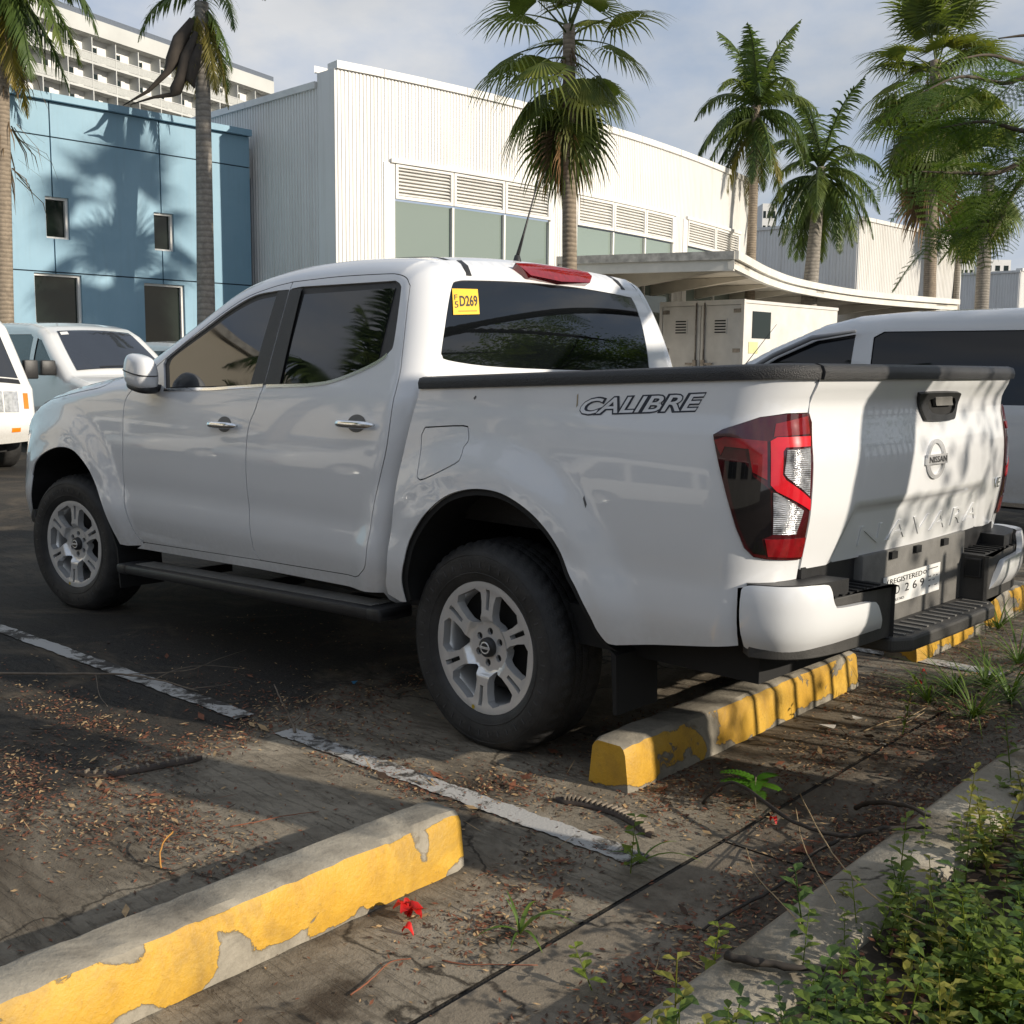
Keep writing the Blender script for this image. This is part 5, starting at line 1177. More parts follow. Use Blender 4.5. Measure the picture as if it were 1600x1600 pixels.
# a lower grey car beyond it
gcar = copy_tree(mpv); gcar.location = (18.0, -7.55, 0); gcar.scale = (.92, .95, .88); gcar['label'] = 'car almost hidden between the white people carrier and the pickup windscreen pillar'; gcar['category'] = 'car'; gcar.name = 'parked_car'
# right-hand van
rv = empty('white_van', (-1.34, -5.86, 0), 0, 'silver-white long van with dark windows in the bay beyond the pickup bed', 'van')
QR = [(.05, .32), (0, .55), (-.02, .95), (.05, 1.40), (.14, 1.66), (.35, 1.76), (.8, 1.80), (1.6, 1.81), (2.6, 1.805), (3.0, 1.78), (3.3, 1.715), (3.75, 1.53), (4.45, 1.18), (4.6, 1.11), (4.9, 1.02), (5.08, .85), (5.14, .6), (5.04, .32)]; RW = [np.array([(2.98, 1.08), (4.22, 1.08), (4.17, 1.15), (3.66, 1.43), (3.32, 1.575), (2.98, 1.625)]), np.array([(.40, 1.10), (2.80, 1.08), (2.82, 1.60), (2.74, 1.645), (.50, 1.64), (.40, 1.54)])]
PSr, tlr, Yr = vehicle(rv, QR, lambda z: WV(z*1.06), .12, RW, M_CARS, glass_mat('van_dark_glass', (.006, .007, .010), 1.5), 4.2, wheels=(.95, 4.2))
m = MB(); m.tube([(4.18, .945, 1.175), (3.68, .90, 1.455), (3.34, .865, 1.60), (2.96, .85, 1.65)], [.018, .022, .022, .014], 8); m.build('window_visor', simple('grey_visor', (.20, .21, .23), .25), rv, smooth=True)
for s in (1, -1): m = MB(); m.bbox(4.12, 4.26, min(s*.93, s*1.10), max(s*.93, s*1.10), 1.10, 1.26, .03); m.build('wing_mirror', M_BLACK, rv, auto=40)
m = MB(); m.box(.4, 4.4, .915, .925, .34, .37); m.build('sill_strip', M_CHROME, rv)
m = MB(); m.tube([(4.0, .82, 1.38), (3.72, .80, 1.72)], [.004, .002], 6); m.build('aerial', M_BLACK, rv)
# cab-over van at the left edge
QF = [(.0, .40), (-.02, .9), (.03, 1.7), (.12, 1.88), (.35, 1.95), (3.1, 1.95), (3.35, 1.90), (3.55, 1.78), (3.98, 1.12), (4.06, 1.02), (4.10, .72), (4.12, .52), (4.08, .36)]
FWn = [np.array([(3.02, 1.08), (3.80, 1.08), (3.45, 1.68), (3.02, 1.70)]), np.array([(1.7, 1.08), (2.9, 1.08), (2.9, 1.70), (1.7, 1.70)]), np.array([(.3, 1.08), (1.55, 1.08), (1.55, 1.68), (.3, 1.68)])]
cornr = at_depth(50, 640, 13.9)
fb = empty('white_van', (float(cornr[0])+4.02, float(cornr[1])+.80, 0), math.pi, 'boxy white cab-over van with square headlights and amber indicators', 'van')
PSf, tlf, Yf = vehicle(fb, QF, lambda z: np.interp(z, [.3, .7, 1.0, 1.9], [.80, .83, .83, .74]), .09, FWn, M_CARW, M_CGLASS, 3.9, bw=.35, wheels=(.8, 3.45), wr=.31, hw=.76)
a, b = tlf(3.57, 1.74), tlf(3.97, 1.14); panel('windscreen', [(a, -.88), (b, -.90), (b, .90), (a, .88)], PSf, M_CGLASS, fb, h=.1, flange=0, off=.004, out=(1, 0, 0))
panel('cowl_strip', [(b+.02, -.9), (b+.09, -.9), (b+.09, .9), (b+.02, .9)], PSf, M_BLACK, fb, h=.1, flange=0, off=.004, out=(1, 0, 0))
c = tlf(4.07, .95); d = tlf(4.10, .73)
for s in (1, -1):
    panel('headlight', [(c, s*.56), (d, s*.56), (d, s*.80), (c, s*.80)], PSf, M_HEAD, fb, h=.06, flange=.01, off=.006, out=(1, 0, 0))
    panel('headlight', [(c, s*.32), (d, s*.32), (d, s*.53), (c, s*.53)], PSf, M_HEAD, fb, h=.06, flange=.01, off=.006, out=(1, 0, 0))
    panel('indicator', [(c+.02, s*.90), (d-.04, s*.90), (d-.04, s*.985), (c+.02, s*.985)], PSf, M_ORANGE, fb, h=.06, flange=.01, off=.006, out=(1, 0, 0))
    e = tlf(4.11, .52); panel('fog_indicator', [(e-.015, s*.66), (e+.03, s*.66), (e+.03, s*.82), (e-.015, s*.82)], PSf, M_ORANGE, fb, h=.06, flange=.01, off=.006, out=(1, 0, 0))
    m = MB(); m.bbox(3.62, 3.72, min(s*.86, s*1.04), max(s*.86, s*1.04), 1.12, 1.36, .02); m.build('wing_mirror', M_BLACK, fb, auto=40)
# box lorry under the canopy
M_BOXW = simple('dirty_white_panel', (.64, .62, .58), .6, .12, 2.0); M_STEEL = simple('rusty_steel', (.25, .22, .19), .5, .35, 12, 0, metal=.5)
p0 = at_depth(1032, 480, 29.6); p1 = at_depth(1161, 480, 29.0); YB = float(p1[1]); xl = float(on_axis(1033, 500, 1, YB)[0]); xr = float(on_axis(1161, 500, 1, YB)[0]); zt_b = float(on_axis(1100, 472, 1, YB)[2])
d_ = ray(1308, 500); ylen = float(CAM[1]+d_[1]*((xr-CAM[0])/d_[0])); wb_ = xl-xr
box = empty('box_lorry', (xr, YB, 0), 0, 'dirty white box lorry with twin vented rear doors parked under the canopy', 'lorry')
m = MB(); m.box(0, wb_, ylen-YB, -.06, .95, zt_b); m.build('cargo_body', M_BOXW, box)
for b in ((-.04, .05, -.06, .02, .95, zt_b+.04), (wb_-.05, wb_+.04, -.06, .02, .95, zt_b+.04), (.05, wb_-.05, -.06, .02, zt_b-.09, zt_b+.04), (.05, wb_-.05, -.06, .02, .95, 1.05)): quick_box('door_frame', b, M_BOXW, box)
for i in (0, 1):
    a, b = .06+i*(wb_/2-.05), wb_/2-.01+i*(wb_/2-.05); dr = quick_box('rear_door', (a, b, -.055, .0, 1.06, zt_b-.10), M_BOXW, box, bev=.01)
    cxx = (a+b)/2; m = MB()
    quick_box('vent_plate', (cxx-.20, cxx+.20, .001, .02, zt_b-.85, zt_b-.45), M_BOXW, dr)
    for k in range(5): m.box(cxx-.17, cxx+.17, .02, .028, zt_b-.82+.075*k, zt_b-.785+.075*k)
    v_ = m.build('vent_slot', M_DARK, dr); v_['kind'] = 'stuff'
    xx = b-.12 if i == 0 else a+.12
    m = MB(); m.tube([(xx, .03, 1.06), (xx, .03, zt_b-.02)], .022, 8); m.build('lock_rod', M_STEEL, dr, smooth=True)
    m = MB(); m.box(xx-.30 if i == 0 else xx-.02, xx+.02 if i == 0 else xx+.30, .03, .07, 1.42, 1.47); m.box(xx-.05, xx+.05, .02, .08, 1.36, 1.55); m.build('lock_handle', M_STEEL, dr)
    for zz in (1.25, 1.75, zt_b-.3): m = MB(); m.box((a if i == 0 else b-.22), (a+.22 if i == 0 else b), .0, .018, zz, zz+.10); m.build('hinge', M_STEEL, dr)
quick_box('side_window', (-.02, -.005, -1.35, -.45, zt_b-.95, zt_b-.25), M_DGLASS, box); quick_box('paper_notice', (-.012, -.004, -.75, -.30, zt_b-1.35, zt_b-1.05), simple('pale_notice', (.62, .60, .30), .7), box)
for b in ((-.03, .0, ylen-YB, -.06, zt_b-.05, zt_b+.03), (-.03, .0, ylen-YB, -.06, .95, 1.06)): quick_box('side_rail', b, M_BOXW, box)
quick_box('chassis', (.3, wb_-.3, ylen-YB-1.6, -.1, .55, .94), M_DARK, box); quick_box('cab', (.05, wb_-.05, ylen-YB-1.9, ylen-YB-.15, .55, 2.35), M_CARW, box, bev=.12)
for x_ in (.25, wb_-.25):
    for y_ in (-1.2, ylen-YB-1.0):
        w_ = empty('wheel', (x_, y_, .42)); w_.parent = box; m = MB(); m.lathe([(0, -.12), (.25, -.12), (.40, -.13), (.42, -.10), (.42, .10), (.40, .13), (.25, .12), (0, .12)], 28, 'x'); m.build('tyre', M_RUBBER, w_, smooth=True)

# more parked vehicles on the open side of the lot (mirrored in the pickup's doors)
for i, (x, y, rz, src, lab) in enumerate(((9.5, 11.2, -90, mpv, 'white people carrier parked nose-in before the grey warehouse'), (13.2, 11.4, -90, mpv, 'second people carrier along the warehouse, beside the white one'), (5.6, 11.0, -90, fb, 'boxy white van parked nose-in before the warehouse'), (17.5, 11.3, -90, fb, 'boxy van at the cream building end of the warehouse row'))):
    o = copy_tree(src); o.location = (x, y, 0); o.rotation_euler = (0, 0, R(rz)); o['label'] = lab; o['group'] = 'vehicles parked along the warehouse'
# ================================================================ palms, trees, weeds
def leaf_mat(name, c, var=.35, trans=.35, rough=.5, scale=3.):
    m, nt, b = new_mat(name); oi = add(nt, 'ShaderNodeObjectInfo'); v = coords(nt); f = noise(nt, v, scale, 4, .6)
    ad = add(nt, 'ShaderNodeMath', operation='MULTIPLY_ADD'); nt.links.new(oi.outputs['Random'], ad.inputs[0]); ad.inputs[1].default_value = .35; nt.links.new(f, ad.inputs[2])
    col = ramp(nt, ad.outputs[0], [(.35, tuple(x*(1-var) for x in c)), (.65, c), (1.0, (min(1, c[0]*1.9), min(1, c[1]*1.45), c[2]*1.2))])
    nt.links.new(col, b.inputs['Base Color']); pset(b, rough=rough, spec=.4)
    t = add(nt, 'ShaderNodeBsdfTranslucent'); nt.links.new(mixc(nt, 1.0, col, (1.25, 1.3, .7), 'MULTIPLY'), t.inputs[0])
    mx = add(nt, 'ShaderNodeMixShader'); mx.inputs[0].default_value = trans
    out = nt.nodes['Material Output']; nt.links.new(b.outputs[0], mx.inputs[1]); nt.links.new(t.outputs[0], mx.inputs[2]); nt.links.new(mx.outputs[0], out.inputs[0]); return m
M_FAN = leaf_mat('fan_leaf', (.115, .155, .036), .4, .4); M_FEA = leaf_mat('feather_leaf', (.075, .120, .030), .4, .35, rough=.4); M_FEAY = leaf_mat('yellowing_frond', (.17, .15, .025)); M_DEADL = leaf_mat('dead_leaf', (.16, .105, .055), .4, .2, .8); M_DKSHEATH = simple('dark_sheath', (.045, .036, .028), .8, .3)
M_FLAME = leaf_mat('flame_leaf', (.095, .160, .024), .3, .5); M_WEED = leaf_mat('weed_leaf', (.125, .180, .026), .45, .35, .55, 9.); M_SEED = leaf_mat('seedling_leaf', (.075, .20, .018), .25, .4)
def trunk_mat(name, c, ring=14.):
    m, nt, b = new_mat(name); v = coords(nt); f = noise(nt, v, 9, 6, .7); w = add(nt, 'ShaderNodeTexWave'); w.wave_type = 'BANDS'; w.bands_direction = 'Z'; w.inputs['Scale'].default_value = ring; w.inputs['Distortion'].default_value = 2.; w.inputs['Detail'].default_value = 3
    nt.links.new(v, w.inputs[0]); col = ramp(nt, f, [(.3, tuple(x*.6 for x in c)), (.7, tuple(x*1.2 for x in c))]); col = mixc(nt, ramp(nt, w.outputs[1], [(0, (.5,)), (.35, (0.,))]), col, tuple(x*.4 for x in c))
    nt.links.new(col, b.inputs['Base Color']); pset(b, rough=.9); bump(nt, b, w.outputs[1], .5, .02); return m
M_PTR = trunk_mat('palm_trunk', (.26, .21, .155), 4.); M_PTG = trunk_mat('grey_palm_trunk', (.27, .245, .21), 2.6); M_BARK = simple('flame_tree_bark', (.085, .068, .05), .9, .4, 8, .8, 30)
def mesh_of(mb, name, mat):
    me = bpy.data.meshes.new(name); me.from_pydata(mb.v, [], mb.f); me.update(); me.materials.append(mat); return me
def fan_leaf(e, lp, Rr, g, seed, n=26, spread=108):
    """fan leaf on its stalk; the elevation and the droop are built in, so copies only turn about the vertical"""
    r = random.Random(seed); m = MB(); p = Vector((0, 0, 0)); d = Vector((math.cos(e), 0, math.sin(e))); pts = [p.copy()]
    for i in range(8): d = (d+Vector((0, 0, -.05*g))).normalized(); p = p+d*lp/8; pts.append(p.copy())
    m.tube(pts, [.022-.0015*i for i in range(9)], 5); C = p; side = Vector((0, 1, 0)); nrm = d.cross(side).normalized(); nrm = nrm if nrm.z >= 0 else -nrm
    rows = []
    for k in range(2*n+1):
        ph = R(-spread+2*spread*k/(2*n)); L = Rr*(1-.22*abs(ph/R(spread))**2)*r.uniform(.92, 1.05); q = []
        for t in (0.03, .30, .54):
            v = d*(L*t*math.cos(ph))+side*(L*t*math.sin(ph))+nrm*((.018 if k % 2 else -.018)*t*Rr*1.2); v.z -= g*.55*(L*t)**2/Rr+abs(math.sin(ph))*.10*L*t*g; q.append(C+v)
        rows.append(q)
    V = [v for q in rows for v in q]; Fc = []
    for k in range(2*n):
        for j in range(2): Fc.append((k*3+j, (k+1)*3+j, (k+1)*3+j+1, k*3+j+1))
    m.addvf(V, Fc)
    for k in range(1, 2*n, 2):                                          # free, drooping tips
        ph = R(-spread+2*spread*k/(2*n)); L = Rr*(1-.22*abs(ph/R(spread))**2)*r.uniform(.9, 1.1); a0, b0 = rows[k-1][2], rows[k+1][2]; V = [a0, b0]; dv = (d*math.cos(ph)+side*math.sin(ph)).normalized(); w = (b0-a0)*.5; cpos = (a0+b0)/2
        for t, ww in ((.16, .60), (.32, .34), (.48, .03)):
            dv = (dv+Vector((r.uniform(-.1, .1), r.uniform(-.1, .1), -.42*g*r.uniform(.8, 1.3)))).normalized(); cpos = cpos+dv*L*.24; V += [cpos-w*ww, cpos+w*ww]
        m.addvf(V, [(0, 1, 3, 2), (2, 3, 5, 4), (4, 5, 7, 6)])
    return m
def feather(e, L, g, seed, n=52, ll=.24, plum=.5, wid=.020):
    r = random.Random(seed); m = MB(); p = Vector((0, 0, 0)); d = Vector((math.cos(e), 0, math.sin(e))); pts = [p.copy()]; ds = [d.copy()]; N = 24
    for i in range(N): d = (d+Vector((0, 0, -g/N*(1+i/N)))).normalized(); p = p+d*L/N; pts.append(p.copy()); ds.append(d.copy())
    m.tube(pts, [.026*(1-.85*i/N) for i in range(N+1)], 5)
    for s in (1, -1):
        for k in range(n):
            t = .10+.90*k/(n-1); i = min(int(t*N), N-1); f = t*N-i; P0 = pts[i].lerp(pts[i+1], f); dd = ds[i]; side = Vector((0, s, 0)); up = dd.cross(side).normalized(); up = up if up.z > 0 else -up
            l = L*ll*(math.sin(math.pi*min(1, .22+.80*t))**.6)*r.uniform(.85, 1.1); a = r.uniform(-plum, plum)
            dv = (side*1.0+dd*(.45+.7*t)+up*a+Vector((0, 0, -.12))).normalized(); V = []; c = P0; w = dd*wid*r.uniform(.8, 1.2)
            V += [c-w*.5, c+w*.5]
            for ww in (1.0, .75, .05): dv = (dv+Vector((0, 0, -.34*r.uniform(.6, 1.2)))).normalized(); c = c+dv*l/3; V += [c-w*ww*.5, c+w*ww*.5]
            m.addvf(V, [(0, 1, 3, 2), (2, 3, 5, 4), (4, 5, 7, 6)])
    return m
FANS = {}
for nm, e, lp, g, mt in (('up', 62, .9, .35, M_FAN), ('mid', 30, 1.0, .7, M_FAN), ('flat', 2, 1.0, .95, M_FAN), ('low', -32, .9, 1.25, M_FAN), ('hang', -68, .55, 1.2, M_FAN), ('dead', -82, .45, 1.0, M_DEADL)):
    FANS[nm] = [mesh_of(fan_leaf(R(e), lp, .95, g, 31+i*7+len(nm)), 'frond', mt) for i in range(2)]
FEAS = {}
for nm, e, g, mt in (('up', 74, .9, M_FEA), ('mid', 48, 1.5, M_FEA), ('flat', 18, 1.7, M_FEA), ('low', -12, 1.5, M_FEA), ('droop', -40, 1.1, M_FEA), ('yellow', -58, .8, M_FEAY)):
    FEAS[nm] = [mesh_of(feather(R(e), 1.0, g, 77+i*5+len(nm)), 'frond', mt) for i in range(2)]
def palm(name, base, top, r0, r1, label, group, lib, plan, scale, mat, seed, bend=.0, skirt=0):
    """plan: (kind, how many, height offset below the crown, spread of heights)"""
    r = random.Random(seed); root = empty(name, (float(base[0]), float(base[1]), 0), 0, label, 'palm tree', group); top = Vector(top)-Vector((float(base[0]), float(base[1]), 0)); pts = []; rad = []
    for i in range(15):
        t = i/14; p = top*t; p = p+Vector((bend*math.sin(math.pi*t), bend*.5*math.sin(math.pi*t), 0)); pts.append((p.x, p.y, top.z*t)); rad.append((r0+(r1-r0)*t)*(1+.35*math.exp(-t*14)))
    m = MB(); m.tube(pts, rad, 14); m.build('trunk', mat, root, smooth=True)
    a = r.uniform(0, 6)
    for kind, n, dz, sp in plan:
        for i in range(n):
            a += 2.39996; me = lib[kind][i % 2]; o = put('frond', me, None, root); k = scale*r.uniform(.85, 1.12)
            o.location = (top.x, top.y, top.z-dz-r.uniform(0, sp)); o.rotation_euler = (r.uniform(-.1, .1), r.uniform(-.1, .1), a+r.uniform(-.3, .3)); o.scale = (k, k, k)
    if skirt:
        m = MB()
        for i in range(skirt):
            an = r.uniform(0, 6.28); z = top.z-r.uniform(.3, 1.6)*scale; rr = r1*r.uniform(1., 1.6); l = r.uniform(.3, .7)*min(scale, 1.3); c = Vector((top.x+rr*math.cos(an), top.y+rr*math.sin(an), z)); w = Vector((-math.sin(an), math.cos(an), 0))*.012*min(scale, 1.4); o2 = Vector((math.cos(an), math.sin(an), 0))*r.uniform(.05, .3)*scale
            m.addvf([c-w, c+w, c+o2+w*.7+Vector((0, 0, -l*.5)), c+o2-w*.7+Vector((0, 0, -l*.5)), c+o2*1.2+Vector((0, 0, -l))], [(0, 1, 2, 3), (3, 2, 4)])
        s = m.build('dead_leaf_skirt', M_DEADL, root, fixn=False); s['kind'] = 'stuff'
    return root
G_ = 'palms along the buildings'
p3b = at_depth(893, 560, 18.4); p3t = at_depth(889, 40, 18.4)
palm('fan_palm', p3b, (p3t[0], p3t[1], p3t[2]), .14, .10, 'slender fan palm with hanging leaf skirt behind the pickup cab', G_, FANS, [('up', 6, -.1, .2), ('mid', 6, .0, .3), ('flat', 5, .15, .4), ('low', 5, .3, .4), ('hang', 7, .80, .4), ('dead', 4, 1.1, .3)], .92, M_PTR, 4, 0, 110)
p6b = at_depth(1452, 560, 45.); p6t = at_depth(1462, 95, 45.)
palm('fan_palm', p6b, p6t, .27, .20, 'tall bushy fan palm with brown hanging leaves behind the flame tree branches', G_, FANS, [('up', 10, -.4, .5), ('mid', 12, .0, .6), ('flat', 12, .5, .9), ('low', 12, 1.0, 1.2), ('hang', 14, 2.0, 1.4), ('dead', 14, 2.4, 1.8)], 1.75, M_PTR, 9, 0, 240)
p7b = at_depth(1530, 560, 52.); p7t = at_depth(1545, 268, 52.)
palm('fan_palm', p7b, p7t, .34, .28, 'leaning fan palm with pale split trunk before the grey hall', G_, FANS, [('up', 5, -.3, .3), ('mid', 6, 0, .5), ('low', 8, .2, .5), ('hang', 9, .5, .8), ('dead', 6, .5, .8)], 1.5, M_PTG, 12, 0, 60)
p8b = at_depth(1492, 560, 56.); p8t = at_depth(1499, 320, 56.)
palm('fan_palm', p8b, p8t, .17, .14, 'thin pale-trunked fan palm between the two far halls', G_, FANS, [('mid', 6, 0, .3), ('low', 7, .2, .5), ('hang', 6, .3, .6)], 1.4, M_PTG, 15)
p4b = at_depth(1168, 560, 36.); p4t = at_depth(1182, 165, 36.)
palm('feather_palm', p4b, p4t, .19, .13, 'tall feather palm with arching green fronds at the end of the curved hall', G_, FEAS, [('up', 5, -.15, .1), ('mid', 7, -.05, .2), ('flat', 6, .05, .3), ('low', 4, .15, .3), ('droop', 4, .2, .3), ('yellow', 3, .3, .3)], 2.75, M_PTR, 21)
p5b = at_depth(1252, 560, 38.); p5t = at_depth(1283, 262, 38.)
palm('feather_palm', p5b, p5t, .36, .16, 'leaning feather palm with thick grey trunk and long drooping fronds', G_, FEAS, [('up', 3, -.15, .1), ('mid', 4, 0, .2), ('flat', 7, .1, .3), ('low', 9, .2, .3), ('droop', 9, .25, .3)], 2.9, M_PTG, 26)
p2b = at_depth(322, 560, 22.6); p2t = at_depth(315, 5, 22.6)
P2 = palm('feather_palm', p2b, p2t, .20, .14, 'grey-ringed palm with drooping yellow-green fronds and dark dead sheaths by the blue wall', G_, FEAS, [('yellow', 5, .0, .3), ('droop', 3, .0, .2), ('mid', 3, -.3, .2), ('flat', 3, -.2, .2)], 1.75, M_PTG, 33)
def px_local(root, px, py, D): return Vector(at_depth(px, py, D))-root.location
for L_, w_ in (([(300, 30), (282, 62), (270, 95), (262, 112), (232, 142), (192, 165)], [.06, .16, .15, .07, .04, .01]), ([(306, 50), (292, 90), (284, 120), (274, 142), (268, 148), (240, 152), (205, 163)], [.05, .14, .12, .13, .05, .03, .01]), ([(312, 70), (303, 100), (298, 125), (304, 138)], [.06, .13, .10, .01])):
    m = MB(); m.tube([px_local(P2, a, b, 22.3) for a, b in L_], w_, 8); m.build('dead_sheath', M_DKSHEATH, P2, smooth=True)
p1b = at_depth(4, 560, 20.4); p1t = at_depth(-2, -45, 20.4)
P1 = palm('feather_palm', p1b, p1t, .17, .14, 'brown fibrous palm with long drooping fronds in front of the hotel', G_, FEAS, [('droop', 6, -.1, .2), ('yellow', 4, .1, .4), ('low', 5, -.2, .2), ('flat', 4, -.3, .2), ('mid', 4, -.4, .2)], 2.3, M_PTR, 44, 0, 80)
for a in (2.2, 2.9, 3.6, -2.6): o = put('frond', FEAS['droop'][0], None, P1); o.location = Vector(at_depth(40, -40, 20.3))-P1.location; o.rotation_euler = (0, 0, a-YAW-math.pi); o.scale = (1.6,)*3
palm('fan_palm', (2.0, -13.4), (2.0, -13.4, 17.6), .17, .14, 'very tall fan palm on the sunny side of the lot, outside the picture', G_, FANS, [('mid', 8, 0, .4), ('flat', 8, .2, .5), ('low', 7, .3, .4)], 1.3, M_PTR, 52)

palm('fan_palm', (-1.0, -14.2), (-1.0, -14.2, 13.0), .17, .14, 'full-crowned fan palm on the sunny side of the lot beside the very tall one', G_, FANS, [('up', 6, -.2, .3), ('mid', 7, 0, .4), ('flat', 7, .3, .6), ('low', 7, .6, .8), ('hang', 6, 1.2, .6)], 1.15, M_PTR, 58)
# ---------------------------------------------------------------- flame tree on the planting bed, reaching into the picture from the right
def bipinnate(seed, L=.42, pairs=9):
    r = random.Random(seed); m = MB(); p = Vector((0, 0, 0)); d = Vector((1, 0, .12)); pts = [p.copy()]; N = pairs+2
    for i in range(N): d = (d+Vector((0, 0, -.05))).normalized(); p = p+d*L/N; pts.append(p.copy())
    m.tube(pts, [.0025]*(N+1), 3)
    for i in range(2, N+1):
        for s in (1, -1):
            pl = .115*math.sin(math.pi*min(1, .18+.72*i/N))*r.uniform(.85, 1.1); dv = Vector((.55, s, r.uniform(-.05, .12))).normalized(); b = pts[i]; n = 9; ax = dv.cross(Vector((0, 0, 1))).normalized()
            for k in range(n):
                c = b+dv*pl*(k+.6)/n+Vector((0, 0, -.10*pl*(k/n)**2)); l = .0125*(1-.4*abs(k/n-.5)); w = pl/n*.34
                for q in (1, -1):
                    e = (ax*q+dv*.35).normalized()*l; m.addvf([c-dv*w, c+e-dv*w*.6+Vector((0, 0, .002)), c+e+dv*w*.6, c+dv*w], [(0, 1, 2, 3)])
    return m
FLV = [mesh_of(bipinnate(60+i), 'leaf', M_FLAME) for i in range(3)]
FT = Vector((-3.25, -.17, 0)); flame = empty('flame_tree', FT, 0, 'flame tree with feathery leaves reaching in over the far van', 'tree')
r = random.Random(5)
limbs = []
def limb(pts, r0, r1, name='limb'):
    P = catmull([tuple(p) for p in pts], 6); n = len(P); m = MB(); m.tube([Vector(p)-FT for p in P], [r0+(r1-r0)*i/(n-1) for i in range(n)], 8); m.build(name, M_BARK, flame, smooth=True); return P
limb([(-3.25, -.17, 0.0), (-3.24, -.17, .9), (-3.2, -.22, 1.8), (-3.1, -.5, 2.5)], .19, .15, 'trunk')
hub2 = at_depth(1760, 180, 7.0)
limb([(-3.1, -.5, 2.35), (-2.6, -1.6, 3.0), (-1.7, -3.0, 3.3), hub2], .13, .06)
P_ = lambda px, py, D: at_depth(px, py, D)
br = [[hub2, P_(1650, 245, 7.0), P_(1600, 252, 6.9), P_(1558, 270, 6.8), P_(1500, 270, 6.6), P_(1440, 268, 6.4)],
      [hub2, P_(1650, 265, 7.0), P_(1598, 282, 7.0), P_(1567, 328, 7.0), P_(1528, 352, 6.9), P_(1470, 362, 6.8)],
      [hub2, P_(1660, 110, 7.2), P_(1600, 100, 7.2), P_(1546, 86, 7.1), P_(1500, 92, 7.0)],
      [hub2, P_(1650, 130, 7.0), P_(1600, 122, 6.9), P_(1566, 130, 6.8), P_(1500, 120, 6.6), P_(1430, 150, 6.5)],
      [hub2, P_(1650, 200, 6.8), P_(1600, 205, 6.7), P_(1540, 190, 6.5), P_(1470, 200, 6.4)],
      [hub2, P_(1660, 60, 7.4), P_(1610, 55, 7.4), P_(1560, 60, 7.4)],
      [P_(1567, 328, 7.0), P_(1560, 350, 7.0), P_(1540, 385, 6.9)],
      [hub2, (-.9, -5.0, 4.2), (-1.2, -6.0, 4.6)], [(-1.7, -3.0, 3.3), (-2.6, -4.0, 3.9), (-3.0, -5.0, 4.4)], [(-2.6, -1.6, 3.0), (-3.6, -3.0, 3.6), (-4.2, -4.4, 3.9), (-4.4, -5.4, 4.3)],
      [(-3.1, -.5, 2.4), (-4.2, -1.4, 3.2), (-5.4, -2.4, 3.8), (-6.4, -3.2, 4.3)], [(-3.1, -.5, 2.5), (-3.9, .4, 3.4), (-5.0, 1.2, 4.2), (-6, 1.8, 4.7)], [(-4.2, -1.4, 3.2), (-4.6, -2.8, 3.3), (-4.3, -4.0, 3.1)], [(-3.6, -3.0, 3.6), (-3.0, -4.2, 3.2), (-2.6, -5.2, 3.0)]]
cnt = 0
for bi, b in enumerate(br):
    P = limb(b, .026 if bi < 7 else .085, .004 if bi < 7 else .012, 'branch'); n = len(P); vis = bi < 7
    for i in range(max(2, n//4) if vis else n//3, n):
        for k in range((2 if bi in (0, 1, 3, 4) else 1)):
            if cnt >= (125 if vis else 280) or (vis and r.random() < .25): break
            p = Vector(P[i]); t = Vector(P[min(i+1, n-1)])-Vector(P[max(i-1, 0)]); az = math.atan2(t.y, t.x)+r.choice((-1, 1))*r.uniform(.25, 1.15); o = put('leaf', FLV[cnt % 3], None, flame); o.location = p-FT+Vector((0, 0, r.uniform(-.02, .03)))
            s = r.uniform(.75, 1.15)*(1. if vis else 1.5); o.scale = (s, s, s); o.rotation_euler = (r.uniform(-1.0, 1.0), r.uniform(-.1, .75), az); cnt += 1
# ---------------------------------------------------------------- railing and shrubs on the sunny side (they throw the striped and dappled shade)
M_RAILING = simple('railing_paint', (.05, .055, .05), .5, .2, 20)
fen = empty('railing', (0, 0, 0), 0, 'dark steel railing with upright bars along the back of the planting bed', 'railing')
for i in range(58):
    y = -.52-.152*i; q = park(-3.1, y); m = MB(); m.box(q[0]-.011, q[0]+.011, q[1]-.011, q[1]+.011, .05, 1.5); m.build('bar', M_RAILING, fen)
for z in (.22, 1.42):
    a, b = park(-3.1, -.48), park(-3.1, -9.2); m = MB(); m.tube([(a[0], a[1], z), (b[0], b[1], z)], .02, 6); m.build('rail', M_RAILING, fen)
pil = empty('gate_pillar', (-3.1, .74, 0), PARK, 'square grey concrete pillar at the open end of the railing', 'pillar'); m = MB(); m.bbox(-.13, .13, -.13, .13, 0, 2.25, .012); m.build('shaft', M_KERB, pil, auto=40); m = MB(); m.bbox(-.17, .17, -.17, .17, 2.25, 2.35, .015); m.build('cap', M_KERB, pil, auto=40)
